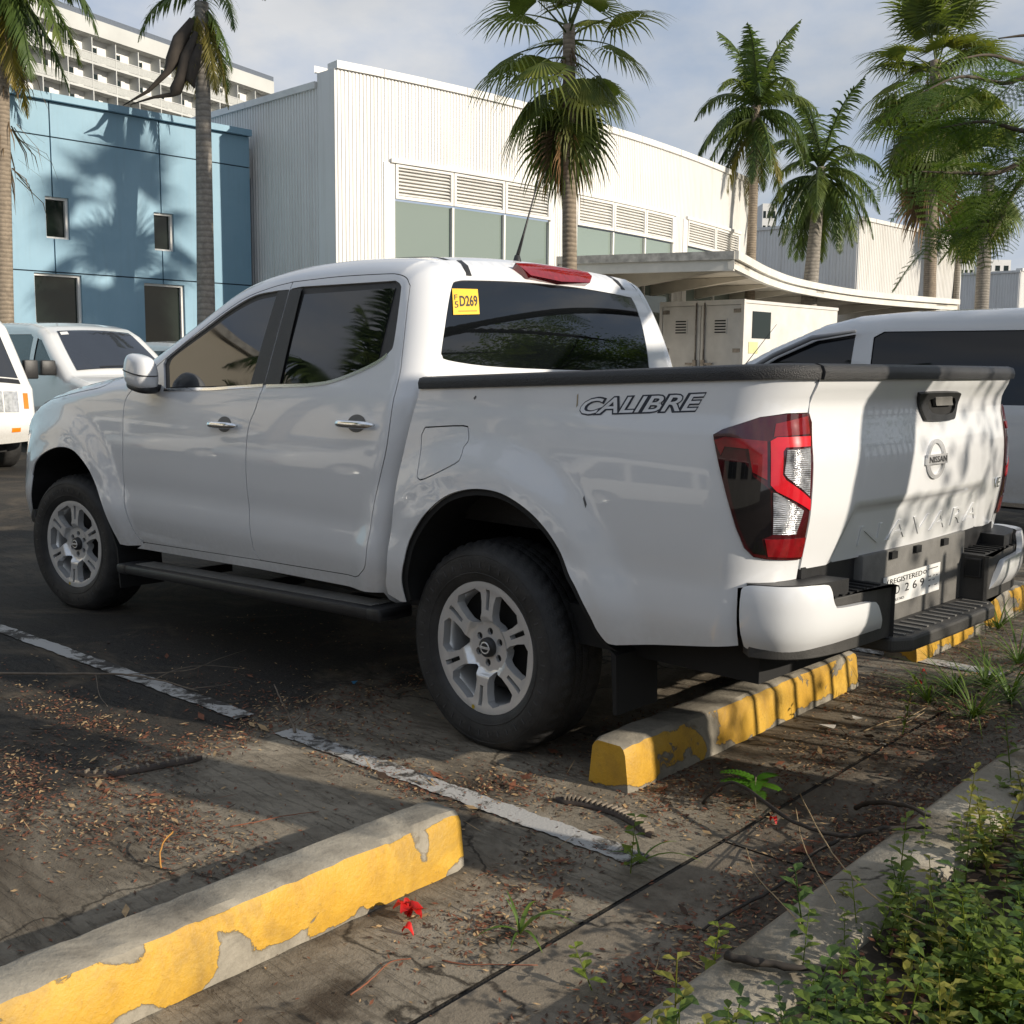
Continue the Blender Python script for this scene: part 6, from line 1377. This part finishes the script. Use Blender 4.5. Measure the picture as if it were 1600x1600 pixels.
def shrub(loc, rx, ry, rz, n, label, seed, z0=.5):
    r = random.Random(seed); root = empty('garden_shrub', loc, 0, label, 'shrub', 'shrubs beyond the railing'); m = MB()
    for i in range(n):
        u = Vector((r.gauss(0, 1), r.gauss(0, 1), r.gauss(0, 1))).normalized()*r.uniform(.35, 1)**.5; c = Vector((u.x*rx, u.y*ry, z0+rz*.5+u.z*rz*.5)); d = Vector((r.uniform(-1, 1), r.uniform(-1, 1), r.uniform(-.6, .4))).normalized(); w = d.orthogonal().normalized(); l = r.uniform(.05, .11)
        m.addvf([c, c+d*l*.5+w*l*.24, c+d*l, c+d*l*.5-w*l*.24], [(0, 1, 2, 3)])
    f = m.build('foliage', M_FLAME, root, fixn=False); f['kind'] = 'stuff'; m = MB()
    for i in range(6): a = r.uniform(0, 6.28); m = MB(); m.tube([(0, 0, 0), (.3*rx*math.cos(a), .3*ry*math.sin(a), z0+.2*rz), (.8*rx*math.cos(a), .8*ry*math.sin(a), z0+.6*rz)], [.025, .018, .006], 6); m.build('stem', M_BARK, root, smooth=True)
    return root
shrub((-5.6, 1.75, .06), .7, .75, 1.7, 2600, 'rounded shrub at the open end of the railing', 3, .35)
shrub((-6.6, -2.4, .06), .8, 1.5, 3.7, 1500, 'loose wide shrub behind the middle of the railing', 4, .5)
shrub((-7.5, -5.2, .06), 1.2, 1.6, 3.0, 2400, 'tall shrub at the far end behind the railing', 6, .5)
# ---------------------------------------------------------------- weeds in the bed
def weed(seed, h, pairs, ll, lw):
    r = random.Random(seed); V = []; F_ = []; tip = Vector((r.uniform(-.3, .3)*h, r.uniform(-.3, .3)*h, h)); a0 = r.uniform(0, 6.28)
    def addq(q): n = len(V); V.extend(q); F_.append(tuple(range(n, n+len(q))))
    w = Vector((.0022, 0, 0)); w2 = Vector((0, .0022, 0)); addq([Vector((0, 0, 0))-w, Vector((0, 0, 0))+w, tip+w*.5, tip-w*.5]); addq([Vector((0, 0, 0))-w2, Vector((0, 0, 0))+w2, tip+w2*.5, tip-w2*.5])
    for i in range(pairs):
        t = (i+1)/pairs; c = tip*t
        for s in (0, math.pi):
            an = a0+i*1.57+s+r.uniform(-.3, .3); d = Vector((math.cos(an), math.sin(an), r.uniform(.05, .75))).normalized(); l = ll*(1.15-.45*t)*r.uniform(.8, 1.2); sd = Vector((-math.sin(an), math.cos(an), 0)); e = d+Vector((0, 0, -.45))
            p1 = c+d*l*.35; p2 = p1+(d+Vector((0, 0, -.25))).normalized()*l*.35; p3 = p2+e.normalized()*l*.3
            addq([c, p1+sd*lw*.9+Vector((0, 0, .003)), p1-Vector((0, 0, .002))]); addq([c, p1-Vector((0, 0, .002)), p1-sd*lw*.9+Vector((0, 0, .003))])
            addq([p1-Vector((0, 0, .002)), p1+sd*lw*.9+Vector((0, 0, .003)), p2+sd*lw*.8, p2]); addq([p1-Vector((0, 0, .002)), p2, p2-sd*lw*.8, p1-sd*lw*.9+Vector((0, 0, .003))]); addq([p2+sd*lw*.8, p3, p2]); addq([p2, p3, p2-sd*lw*.8])
    return np.array([tuple(v) for v in V]), F_
M_WEEDY = leaf_mat('yellow_weed_leaf', (.20, .20, .035), .35, .35, .55, 9.); M_WEEDD = leaf_mat('dark_weed_leaf', (.055, .105, .020), .4, .3, .5, 9.)
WT = [weed(i, h, p, l, w) for i, (h, p, l, w) in enumerate([(.15, 5, .050, .011), (.20, 6, .055, .012), (.11, 4, .045, .012), (.24, 7, .050, .009), (.09, 3, .060, .016), (.16, 5, .040, .008), (.13, 6, .038, .013), (.16, 5, .058, .008), (.20, 6, .050, .009), (.07, 3, .055, .014), (.10, 5, .030, .010)])]
def scatter(name, n, xr, yr, fn, mat, seed, smin=.7, smax=1.25):
    r = random.Random(seed); V = []; F_ = []; base = 0; k = 0; mi = []
    while k < n:
        x, y = r.uniform(*xr), r.uniform(*yr)
        if r.random() > fn(x, y): k += .2; continue
        k += 1; t, f = WT[r.randrange(len(WT))]; s = r.uniform(smin, smax); a = r.uniform(0, 6.28); ca, sa = math.cos(a), math.sin(a); q = park(x, y)
        v = t*s; V.append(np.stack([v[:, 0]*ca-v[:, 1]*sa+q[0], v[:, 0]*sa+v[:, 1]*ca+q[1], v[:, 2]+.085], 1)); F_ += [tuple(i+base for i in ff) for ff in f]; base += len(v); mi += [r.choices((0, 1, 2), (.55, .2, .25))[0]]*len(f)
    me = bpy.data.meshes.new(name); me.from_pydata([tuple(p) for p in np.concatenate(V).tolist()], [], F_); me.update()
    for q in (mat, M_WEEDY, M_WEEDD): me.materials.append(q)
    me.polygons.foreach_set('material_index', mi); return put(name, me)
wn = lambda x, y: (.10+.90*max(0, .45+.75*math.sin(x*7.3+y*4.1)*math.cos(y*5.3-x*4)+.3*math.sin(y*13+x*9)))*float(np.clip((-1.55-x)/.12, .035, 1))
tag(scatter('low_weeds', 2900, (-2.75, -1.50), (-1.6, 2.5), wn, M_WEED, 2, .55, 1.1), 'dense low leafy weeds covering the planting bed', 'weeds', kind='stuff')
tag(scatter('low_weeds', 1100, (-2.9, -1.46), (-6.5, -1.6), wn, M_WEED, 3), 'leafy weeds along the far part of the planting bed', 'weeds', kind='stuff')
# bare soil debris in the bed and leaf litter on the paving
def litter(name, n, fn, xr, yr, zf, seed, size=(.004, .011), mats=None, wf=(.22, .5)):
    r = random.Random(seed); V = []; Fc = []; mi = []; k = 0; tries = 0
    while k < n and tries < n*25:
        tries += 1; x, y = r.uniform(*xr), r.uniform(*yr)
        if r.random() > fn(x, y): continue
        k += 1; s = r.uniform(*size); a = r.uniform(0, 6.28); d = Vector((math.cos(a), math.sin(a), r.uniform(-.35, .35))).normalized()*s; w = Vector((-math.sin(a), math.cos(a), r.uniform(-.5, .5))).normalized()*s*r.uniform(*wf); q = park(x, y); c = Vector((q[0], q[1], zf(x, y)+s*.45)); b = len(V)
        V += [c-d, c+w, c+d, c-w]; Fc.append((b, b+1, b+2, b+3)); mi.append(r.choices(range(len(mats)), [.5, .28, .22][:len(mats)])[0])
    me = bpy.data.meshes.new(name); me.from_pydata([tuple(v) for v in V], [], Fc); me.update()
    for m_ in mats: me.materials.append(m_)
    me.polygons.foreach_set('material_index', mi); return put(name, me)
ML = [simple('red_brown_leaflet', (.15, .052, .024), .8, .4, 60), simple('tan_leaflet', (.36, .24, .12), .8, .3, 60), simple('dark_leaflet', (.05, .028, .016), .85, .3, 60)]
def blob(x, y, L): return max(w*math.exp(-((x-a)/sx)**2-((y-b)/sy)**2) for a, b, sx, sy, w in L)
LB_ = [(.0, 1.28, .42, .10, 1.), (-.35, 1.10, .25, .10, 1.), (-.80, .75, .25, .25, .9), (-.9, .2, .15, .5, .5), (.75, 1.75, .12, .5, .9), (.80, .9, .14, .5, .7), (1.3, 1.7, .5, .12, .7), (.55, 1.98, .50, .13, .9), (.85, 2.2, .55, .2, 1.), (.15, 2.02, .35, .12, .9), (-.1, 2.05, .2, .1, .7), (-.85, 1.75, .12, .25, .7), (-.74, 1.40, .10, .2, .8), (-1.3, .6, .12, 1.2, 1.), (-1.32, 1.7, .12, .6, 1.), (-.30, .35, .12, .5, .7), (.8, 1.1, .6, .2, .35), (-.85, -.75, .3, .3, .9), (-1.1, -.5, .2, .5, .9), (-1.0, -1.9, .4, .8, .6)]
ln = lambda x, y: max(.022, blob(x, y, LB_))*(.25+.75*(math.sin(x*11+math.sin(y*9)*2)*math.sin(y*13+x*4)*.5+.5))
tag(litter('leaf_litter', 32000, ln, (-1.42, 2.4), (-2.8, 3.0), lambda x, y: .0055, 8, mats=ML), 'reddish brown leaflets and dried petals strewn over the paving', 'leaf litter', kind='stuff')
tag(litter('leaf_litter', 6000, lambda x, y: .6, (-2.9, -1.66), (-3, 2.6), lambda x, y: .10+.02*math.sin(x*5.1+y*2.2), 9, (.006, .022), ML), 'dry brown leaf litter on the soil of the planting bed', 'leaf litter', kind='stuff')
tag(litter('fallen_leaves', 260, ln, (-1.42, 2.4), (-2.8, 3.0), lambda x, y: .0055, 21, (.014, .034), ML, (.25, .45)), 'larger dry leaves scattered among the leaflets on the paving', 'leaf litter', kind='stuff')
tag(litter('twig_litter', 420, ln, (-1.42, 2.4), (-2.8, 3.0), lambda x, y: -.006, 22, (.02, .06), ML, (.02, .04)), 'short thin twigs scattered over the paving', 'twigs', kind='stuff')
# ---------------------------------------------------------------- twigs, pods, single plants
M_TWIG = simple('grey_twig', (.15, .12, .09), .9, .3, 30); M_TWIGD = simple('dark_wet_stick', (.035, .028, .022), .8, .3, 30); M_STRAW = simple('straw_stem', (.34, .25, .14), .8, .2, 30)
def px_pts(L): return [Vector(on_axis(a, b, 2, z)) for a, b, z in L]
def stick(name, label, cat, parts, mat, group=None):
    m = MB()
    for L, r0, r1 in parts:
        P = catmull([tuple(p) for p in px_pts(L)], 5); n = len(P); rk = random.Random(len(label)); P = [p+np.array([rk.uniform(-1, 1), rk.uniform(-1, 1), rk.uniform(-1, 1)*.6])*min(r0, .01)*.35 for p in P]; m.tube(P, [(r0+(r1-r0)*i/(n-1))*.68*rk.uniform(.85, 1.15) for i in range(n)], 7)
    o = m.build(name, mat, smooth=True); return tag(o, label, cat, group)
stick('fallen_branch', 'long thin fallen branch lying across the white bay line', 'branch', [([(-60, 1052, .02), (80, 1053, .025), (190, 1054, .03), (245, 1062, .03), (310, 1080, .02)], .009, .004), ([(190, 1054, .03), (290, 1048, .04), (340, 1030, .05), (385, 1015, .04)], .004, .0015), ([(245, 1060, .03), (280, 1045, .05), (330, 1040, .04), (390, 1046, .02)], .0035, .0015), ([(150, 1054, .03), (155, 1085, .015), (168, 1104, .012)], .003, .0015), ([(300, 1076, .02), (350, 1070, .03), (380, 1062, .02)], .003, .0012)], M_TWIG)
stick('fallen_branch', 'bare forked twig standing up beside the gap in the bay line', 'branch', [([(462, 1146, .008), (452, 1118, .05), (440, 1096, .10), (428, 1070, .14)], .008, .003), ([(456, 1130, .03), (470, 1118, .05), (466, 1104, .08)], .005, .002), ([(470, 1140, .012), (500, 1126, .03), (522, 1118, .04), (524, 1102, .07)], .006, .002)], M_TWIG)
stick('fallen_branch', 'dark curved stick arching over the kerb below the green seedling', 'branch', [([(1098, 1255, .01), (1125, 1228, .08), (1150, 1224, .10), (1185, 1246, .10), (1240, 1284, .09), (1300, 1304, .09), (1340, 1305, .10)], .007, .009), ([(1340, 1305, .10), (1380, 1294, .13), (1450, 1292, .14)], .012, .009)], M_TWIGD)
stick('fallen_branch', 'short dark stick resting on the kerb beside the weeds', 'branch', [([(1338, 1262, .03), (1365, 1254, .09), (1410, 1258, .14), (1455, 1276, .15)], .012, .007)], M_TWIGD)
stick('fallen_branch', 'long grey stick lying in the dark gutter along the kerb', 'branch', [([(1098, 1452, .012), (1150, 1420, .02), (1215, 1385, .03), (1262, 1340, .04), (1310, 1312, .05)], .005, .008)], M_TWIGD)
stick('fallen_branch', 'black broken stick on the kerb among the nearest weeds', 'branch', [([(1136, 1494, .135), (1190, 1504, .14), (1250, 1512, .14), (1300, 1514, .13)], .014, .009)], M_TWIGD)
stick('dry_stalk', 'straight dry stalk leaning from the seedling to the weeds', 'stalk', [([(1250, 1240, .03), (1275, 1290, .09), (1310, 1345, .15), (1370, 1405, .19), (1445, 1445, .20)], .003, .002)], M_STRAW)
stick('dry_stalk', 'thin dry stalk crossing the kerb to the gutter', 'stalk', [([(1166, 1325, .01), (1180, 1365, .04), (1215, 1405, .09), (1250, 1442, .15)], .0025, .002)], M_STRAW)
stick('dry_stalk', 'bent dry stalk rising beside the curved stick', 'stalk', [([(1243, 1262, .03), (1252, 1310, .08), (1270, 1350, .12), (1306, 1412, .17)], .0025, .002)], M_STRAW)
stick('dry_stalk', 'pale forked grass stalk lying on the paving by the far stop', 'stalk', [([(1350, 1142, .01), (1385, 1128, .012), (1420, 1120, .015), (1450, 1104, .03)], .004, .002), ([(1383, 1136, .01), (1415, 1130, .012), (1445, 1112, .03)], .003, .0015)], M_STRAW)
stick('dry_stalk', 'curled orange flower stalk on the paving of the empty bay', 'stalk', [([(252, 1356, .008), (250, 1335, .04), (256, 1315, .06), (270, 1300, .07)], .004, .003)], simple('orange_stalk', (.42, .20, .04), .7))
stick('dry_stalk', 'red-brown leaf rib lying in front of the near wheel stop', 'stalk', [([(548, 1555, .01), (580, 1530, .012), (610, 1503, .012), (642, 1498, .01)], .003, .002)], simple('red_rib', (.20, .07, .035), .8))
stick('dry_stalk', 'slim red-brown stalk beside the small grass plant', 'stalk', [([(690, 1500, .01), (730, 1507, .01), (775, 1507, .012), (840, 1508, .01)], .0028, .0015)], MATS['red_rib'])
stick('dry_stalk', 'slim red stalk on the sunny paving before the near wheel stop shadow', 'stalk', [([(360, 1292, .01), (400, 1284, .012), (450, 1274, .012), (498, 1268, .01)], .003, .0015)], MATS['red_rib'])
M_POD = simple('dry_pod', (.045, .032, .024), .7, .4, 20); M_PODL = simple('pod_rim', (.20, .165, .125), .8, .3, 20)
def pod(label, L, w, seeds, seedoff=.0, tail=None):
    P = catmull([tuple(p) for p in px_pts(L)], 8); n = len(P); root = empty('seed_pod', P[0], 0, label, 'seed pod', 'flame tree pods on the paving'); O = Vector(P[0]); V = []; Fc = []
    for i in range(n):
        t = Vector(P[min(i+1, n-1)])-Vector(P[max(i-1, 0)]); t.z = 0; t.normalize(); s = Vector((-t.y, t.x, 0)); ww = w*min(1, (i+1)/4, (n-i)/4)
        for q, z in ((-1, .004), (-.9, .014), (0, .018), (.9, .014), (1, .004)): V.append(Vector(P[i])-O+s*ww*q+Vector((0, 0, z)))
    m = MB(); m.addvf(V, [(i*5+j, (i+1)*5+j, (i+1)*5+j+1, i*5+j+1) for i in range(n-1) for j in range(4)]); m.build('pod_shell', M_POD, root, smooth=True)
    for i in range(seeds):
        k = 3+(n-6)*i/(seeds-1); j = int(k); p = Vector(P[j]).lerp(Vector(P[min(j+1, n-1)]), k-j)-O; t = Vector(P[min(j+1, n-1)])-Vector(P[j]); t.z = 0; t.normalize(); a = math.atan2(t.y, t.x)
        m = MB(); m.bbox(-.004, .004, -w*.75, w*.75, .013, .024, .002, Matrix.Translation(p) @ Matrix.Rotation(a, 4, 'Z')); m.build('seed_ridge', M_PODL, root)
    return root
pod('long dark seed pod with pale ridges beside the middle wheel stop', [(868, 1253, .004), (910, 1258, .004), (960, 1272, .004), (995, 1290, .004), (1020, 1312, .004)], .020, 22)
pod('dry brown seed pod lying in the shade of the empty bay', [(120, 1212, .004), (165, 1214, .004), (220, 1206, .004), (270, 1196, .004), (316, 1188, .004)], .016, 12)
# red flower
fl = empty('fallen_flower', ground(635, 1441), 0, 'crumpled scarlet flame tree flower in front of the near wheel stop', 'flower'); M_RED = leaf_mat('scarlet_petal', (.55, .015, .012), .2, .25)
rr = random.Random(9)
def petal(l, w):
    V = []; n = 6
    for i in range(n+1): t = i/n; ww = w*math.sin(math.pi*min(.97, t*.85+.08)); V += [(l*t, -ww, .012+.02*math.sin(t*3)+.004*rr.uniform(-1, 1)), (l*t, 0, .006+.02*math.sin(t*3)), (l*t, ww, .012+.02*math.sin(t*3)+.004*rr.uniform(-1, 1))]
    m = MB(); m.addvf(V, [(3*i+j, 3*i+3+j, 3*i+4+j, 3*i+1+j) for i in range(n) for j in range(2)]); return m
for i in range(6): o = petal(.042, .017).build('petal', M_RED, fl, smooth=True, fixn=False); o.rotation_euler = (rr.uniform(-.3, .3), rr.uniform(-.5, .1), i*1.05+rr.uniform(-.2, .2)); o.location = (rr.uniform(-.01, .01), rr.uniform(-.01, .01), .01)
for px, py, lab in ((1437, 1058, 'single scarlet petal on the pale paving past the middle stop'), (1440, 1073, 'flat scarlet petal near the weeds past the middle stop'), (1203, 1288, 'tiny scarlet petal beside the seedling'), (646, 1468, 'small dark red petal below the crumpled flower')):
    o = petal(.03, .011).build('fallen_petal', M_RED, None, smooth=True, fixn=False); o.location = ground(px, py)+np.array([0, 0, .002]); o.rotation_euler = (0, 0, rr.uniform(0, 6)); tag(o, lab, 'petal', 'scarlet petals on the paving')
# plastic scraps
for px, py, lab, c in ((556, 1072, 'small blue plastic scrap under the pickup', (.05, .25, .45)), (1336, 1128, 'white paper scrap on the paving by the middle stop', (.75, .72, .66)), (1294, 1141, 'crumpled white scrap near the middle wheel stop', (.7, .66, .6)), (1383, 1170, 'tiny white scrap beside the slab joint', (.7, .68, .62))):
    m = MB(); q = [(rr.uniform(-.03, .03), rr.uniform(-.02, .02), rr.uniform(.004, .018)) for _ in range(6)]; m.addvf(q, [(0, 1, 2), (0, 2, 3), (3, 4, 5), (1, 4, 2)]); o = m.build('litter_scrap', simple('scrap', c, .5), fixn=False); o.location = ground(px, py)+np.array([0, 0, .006]); tag(o, lab, 'litter')
# single plants
def blade(m, base, az, L, w, lean, droop, n=7):
    p = Vector(base); d = Vector((math.cos(az)*lean, math.sin(az)*lean, 1)).normalized(); s = Vector((-math.sin(az), math.cos(az), 0)); V = []
    for i in range(n+1): t = i/n; ww = w*(1-t)**.6*min(1, .4+t*3); V += [p-s*ww, p+Vector((0, 0, -.25*ww)), p+s*ww]; d = (d+Vector((math.cos(az)*.10, math.sin(az)*.10, -droop))).normalized(); p = p+d*L/n
    m.addvf(V, [(3*i+j, 3*i+3+j, 3*i+4+j, 3*i+1+j) for i in range(n) for j in range(2)])
def grass(label, px, py, items, mat, cat='grass plant'):
    root = empty('grass_plant', ground(px, py)+np.array([0, 0, .005]), 0, label, cat)
    for az, L, w, lean, dr in items: m = MB(); blade(m, (0, 0, 0), az+YAW, L, w, lean, dr); m.build('blade', mat, root, smooth=True, fixn=False)
    return root
M_GR = leaf_mat('grass_blade', (.085, .15, .022), .3, .3)
grass('small broad-bladed grass plant growing through the paving', 812, 1462, [(-1.2, .16, .008, .5, .22), (1.9, .13, .006, .6, .25), (-1.7, .17, .007, .2, .32), (.4, .12, .005, .3, .12), (2.9, .10, .005, .8, .2), (-2.6, .12, .006, .5, .3), (-.4, .15, .007, .3, .3), (.9, .10, .004, .1, .06)], M_GR)
grass('low grass tuft beside the end of the bay line', 1000, 1352, [(-1.5, .20, .005, .9, .22), (-1.2, .14, .005, .4, .2), (1.4, .10, .005, .5, .2), (.2, .09, .005, .2, .1), (2.4, .08, .005, .6, .2)], M_GR)
rg = random.Random(14)
for px, py, lab, n in ((1490, 1088, 'grass tuft at the edge of the bed past the step bumper', 40), (1540, 1075, 'tall thin grass clump near the far wheel stop', 44), (1578, 1100, 'fine grass clump at the kerb behind the pickup', 34), (1450, 1100, 'short pale grass at the slab edge', 22), (1520, 1125, 'sprawling grass clump in the gutter before the far kerb', 36), (1590, 1040, 'bushy grass clump by the slab edge beside the far stop', 36), (1560, 985, 'leafy grass tuft at the end of the far wheel stop', 22)):
    grass(lab, px, py, [(rg.uniform(0, 6.28), rg.uniform(.12, .36), rg.uniform(.0025, .006), rg.uniform(.2, 1.3), rg.uniform(.05, .22)) for _ in range(int(n*1.5))], M_GR)
def seedling(label, px, py, h, n, seed, mat):
    r = random.Random(seed); root = empty('seedling', ground(px, py)+np.array([0, 0, .005]), 0, label, 'seedling'); m = MB(); m.tube([(0, 0, 0), (.005, 0, h*.5), (0, .004, h)], [.004, .003, .002], 6); m.build('stem', M_TWIG, root, smooth=True)
    for i in range(n):
        az = i*2.4+r.uniform(-.4, .4); m = MB(); p = Vector((0, 0, h*(.55+.45*i/n))); d = Vector((math.cos(az), math.sin(az), .45)).normalized(); s = Vector((-math.sin(az), math.cos(az), 0)); L = r.uniform(.07, .11)
        for k in range(9):
            d = (d+Vector((0, 0, -.07))).normalized(); p = p+d*L/9; l = .024*math.sin(math.pi*(.2+.7*k/9))
            for q in (1, -1): e = (s*q+d*.25).normalized(); u = d*.0055; m.addvf([p-u*.6, p+e*l*.6-u*1.1, p+e*l, p+e*l*.6+u*1.1, p+u*.6], [(0, 1, 2, 3, 4)])
        m.build('leaf', mat, root, fixn=False)
    return root
seedling('bright green feathery-leaved seedling beside the middle wheel stop', 1180, 1265, .10, 9, 3, M_SEED)
for px, py, lab, k in ((985, 1368, 'small leafy herb sprouting at the slab joint', 1), (1410, 1150, 'pale climbing weed in the dark gutter', 3), (1110, 1555, 'upright weed leaning over the kerb edge', 1), (925, 1552, 'creeping weed in the gutter by the kerb', 2)):
    t, f = WT[k]; o = mk('weed_plant', t*.9, f, M_WEED); o.location = ground(px, py)+np.array([0, 0, .006]); tag(o, lab, 'weed')

# ---------------------------------------------------------------- trees outside the frame that show as reflections and dapples
for i, (x, y, h, k, lab) in enumerate(((12.0, 8.4, 6.2, 2.6, 'feather palm standing before the cream building'), (8.2, 8.6, 5.2, 2.4, 'short feather palm between the parked vans'))):
    palm('feather_palm', (x, y), (x, y, h), .2, .14, lab, 'palms on the open side of the lot', FEAS, [('up', 4, -.1, .1), ('mid', 6, 0, .2), ('flat', 7, .05, .3), ('low', 6, .15, .3), ('droop', 5, .2, .3)], k, M_PTR, 90+i)
def shade_tree(x, y, h, cr, n, label, seed):
    r = random.Random(seed); root = empty('shade_tree', (x, y, 0), 0, label, 'tree', 'shade trees behind the railing'); m = MB(); m.tube([(0, 0, 0), (.05, .02, h*.3), (.0, .1, h*.55)], [.2, .16, .1], 10); m.build('trunk', M_BARK, root, smooth=True)
    for i in range(6): a = i*1.05; m = MB(); m.tube([(0, .05, h*.42), (cr*.4*math.cos(a), cr*.4*math.sin(a), h*.62), (cr*.8*math.cos(a), cr*.8*math.sin(a), h*.78)], [.08, .05, .015], 6); m.build('limb', M_BARK, root, smooth=True)
    m = MB(); cl = [Vector((r.gauss(0, .5)*cr, r.gauss(0, .5)*cr, h*.72+r.gauss(0, .13)*h)) for _ in range(26)]
    for i in range(n):
        c = r.choice(cl)+Vector((r.gauss(0, .2), r.gauss(0, .2), r.gauss(0, .1)))*cr; d = Vector((r.uniform(-1, 1), r.uniform(-1, 1), r.uniform(-.6, .3))).normalized(); w = d.orthogonal().normalized(); l = r.uniform(.10, .24); m.addvf([c, c+d*l*.5+w*l*.2, c+d*l, c+d*l*.5-w*l*.2], [(0, 1, 2, 3)])
    f = m.build('crown', M_FLAME, root, fixn=False); f['kind'] = 'stuff'; return root
shade_tree(-9.0, -10.0, 6.5, 2.6, 9000, 'broad shade tree beyond the far end of the railing', 1)
shade_tree(-12.5, -15.0, 8.0, 3.4, 9000, 'large shade tree at the corner of the lot', 2)
shade_tree(-7.5, -14.5, 6.0, 2.4, 7000, 'small shade tree behind the silver van', 3)
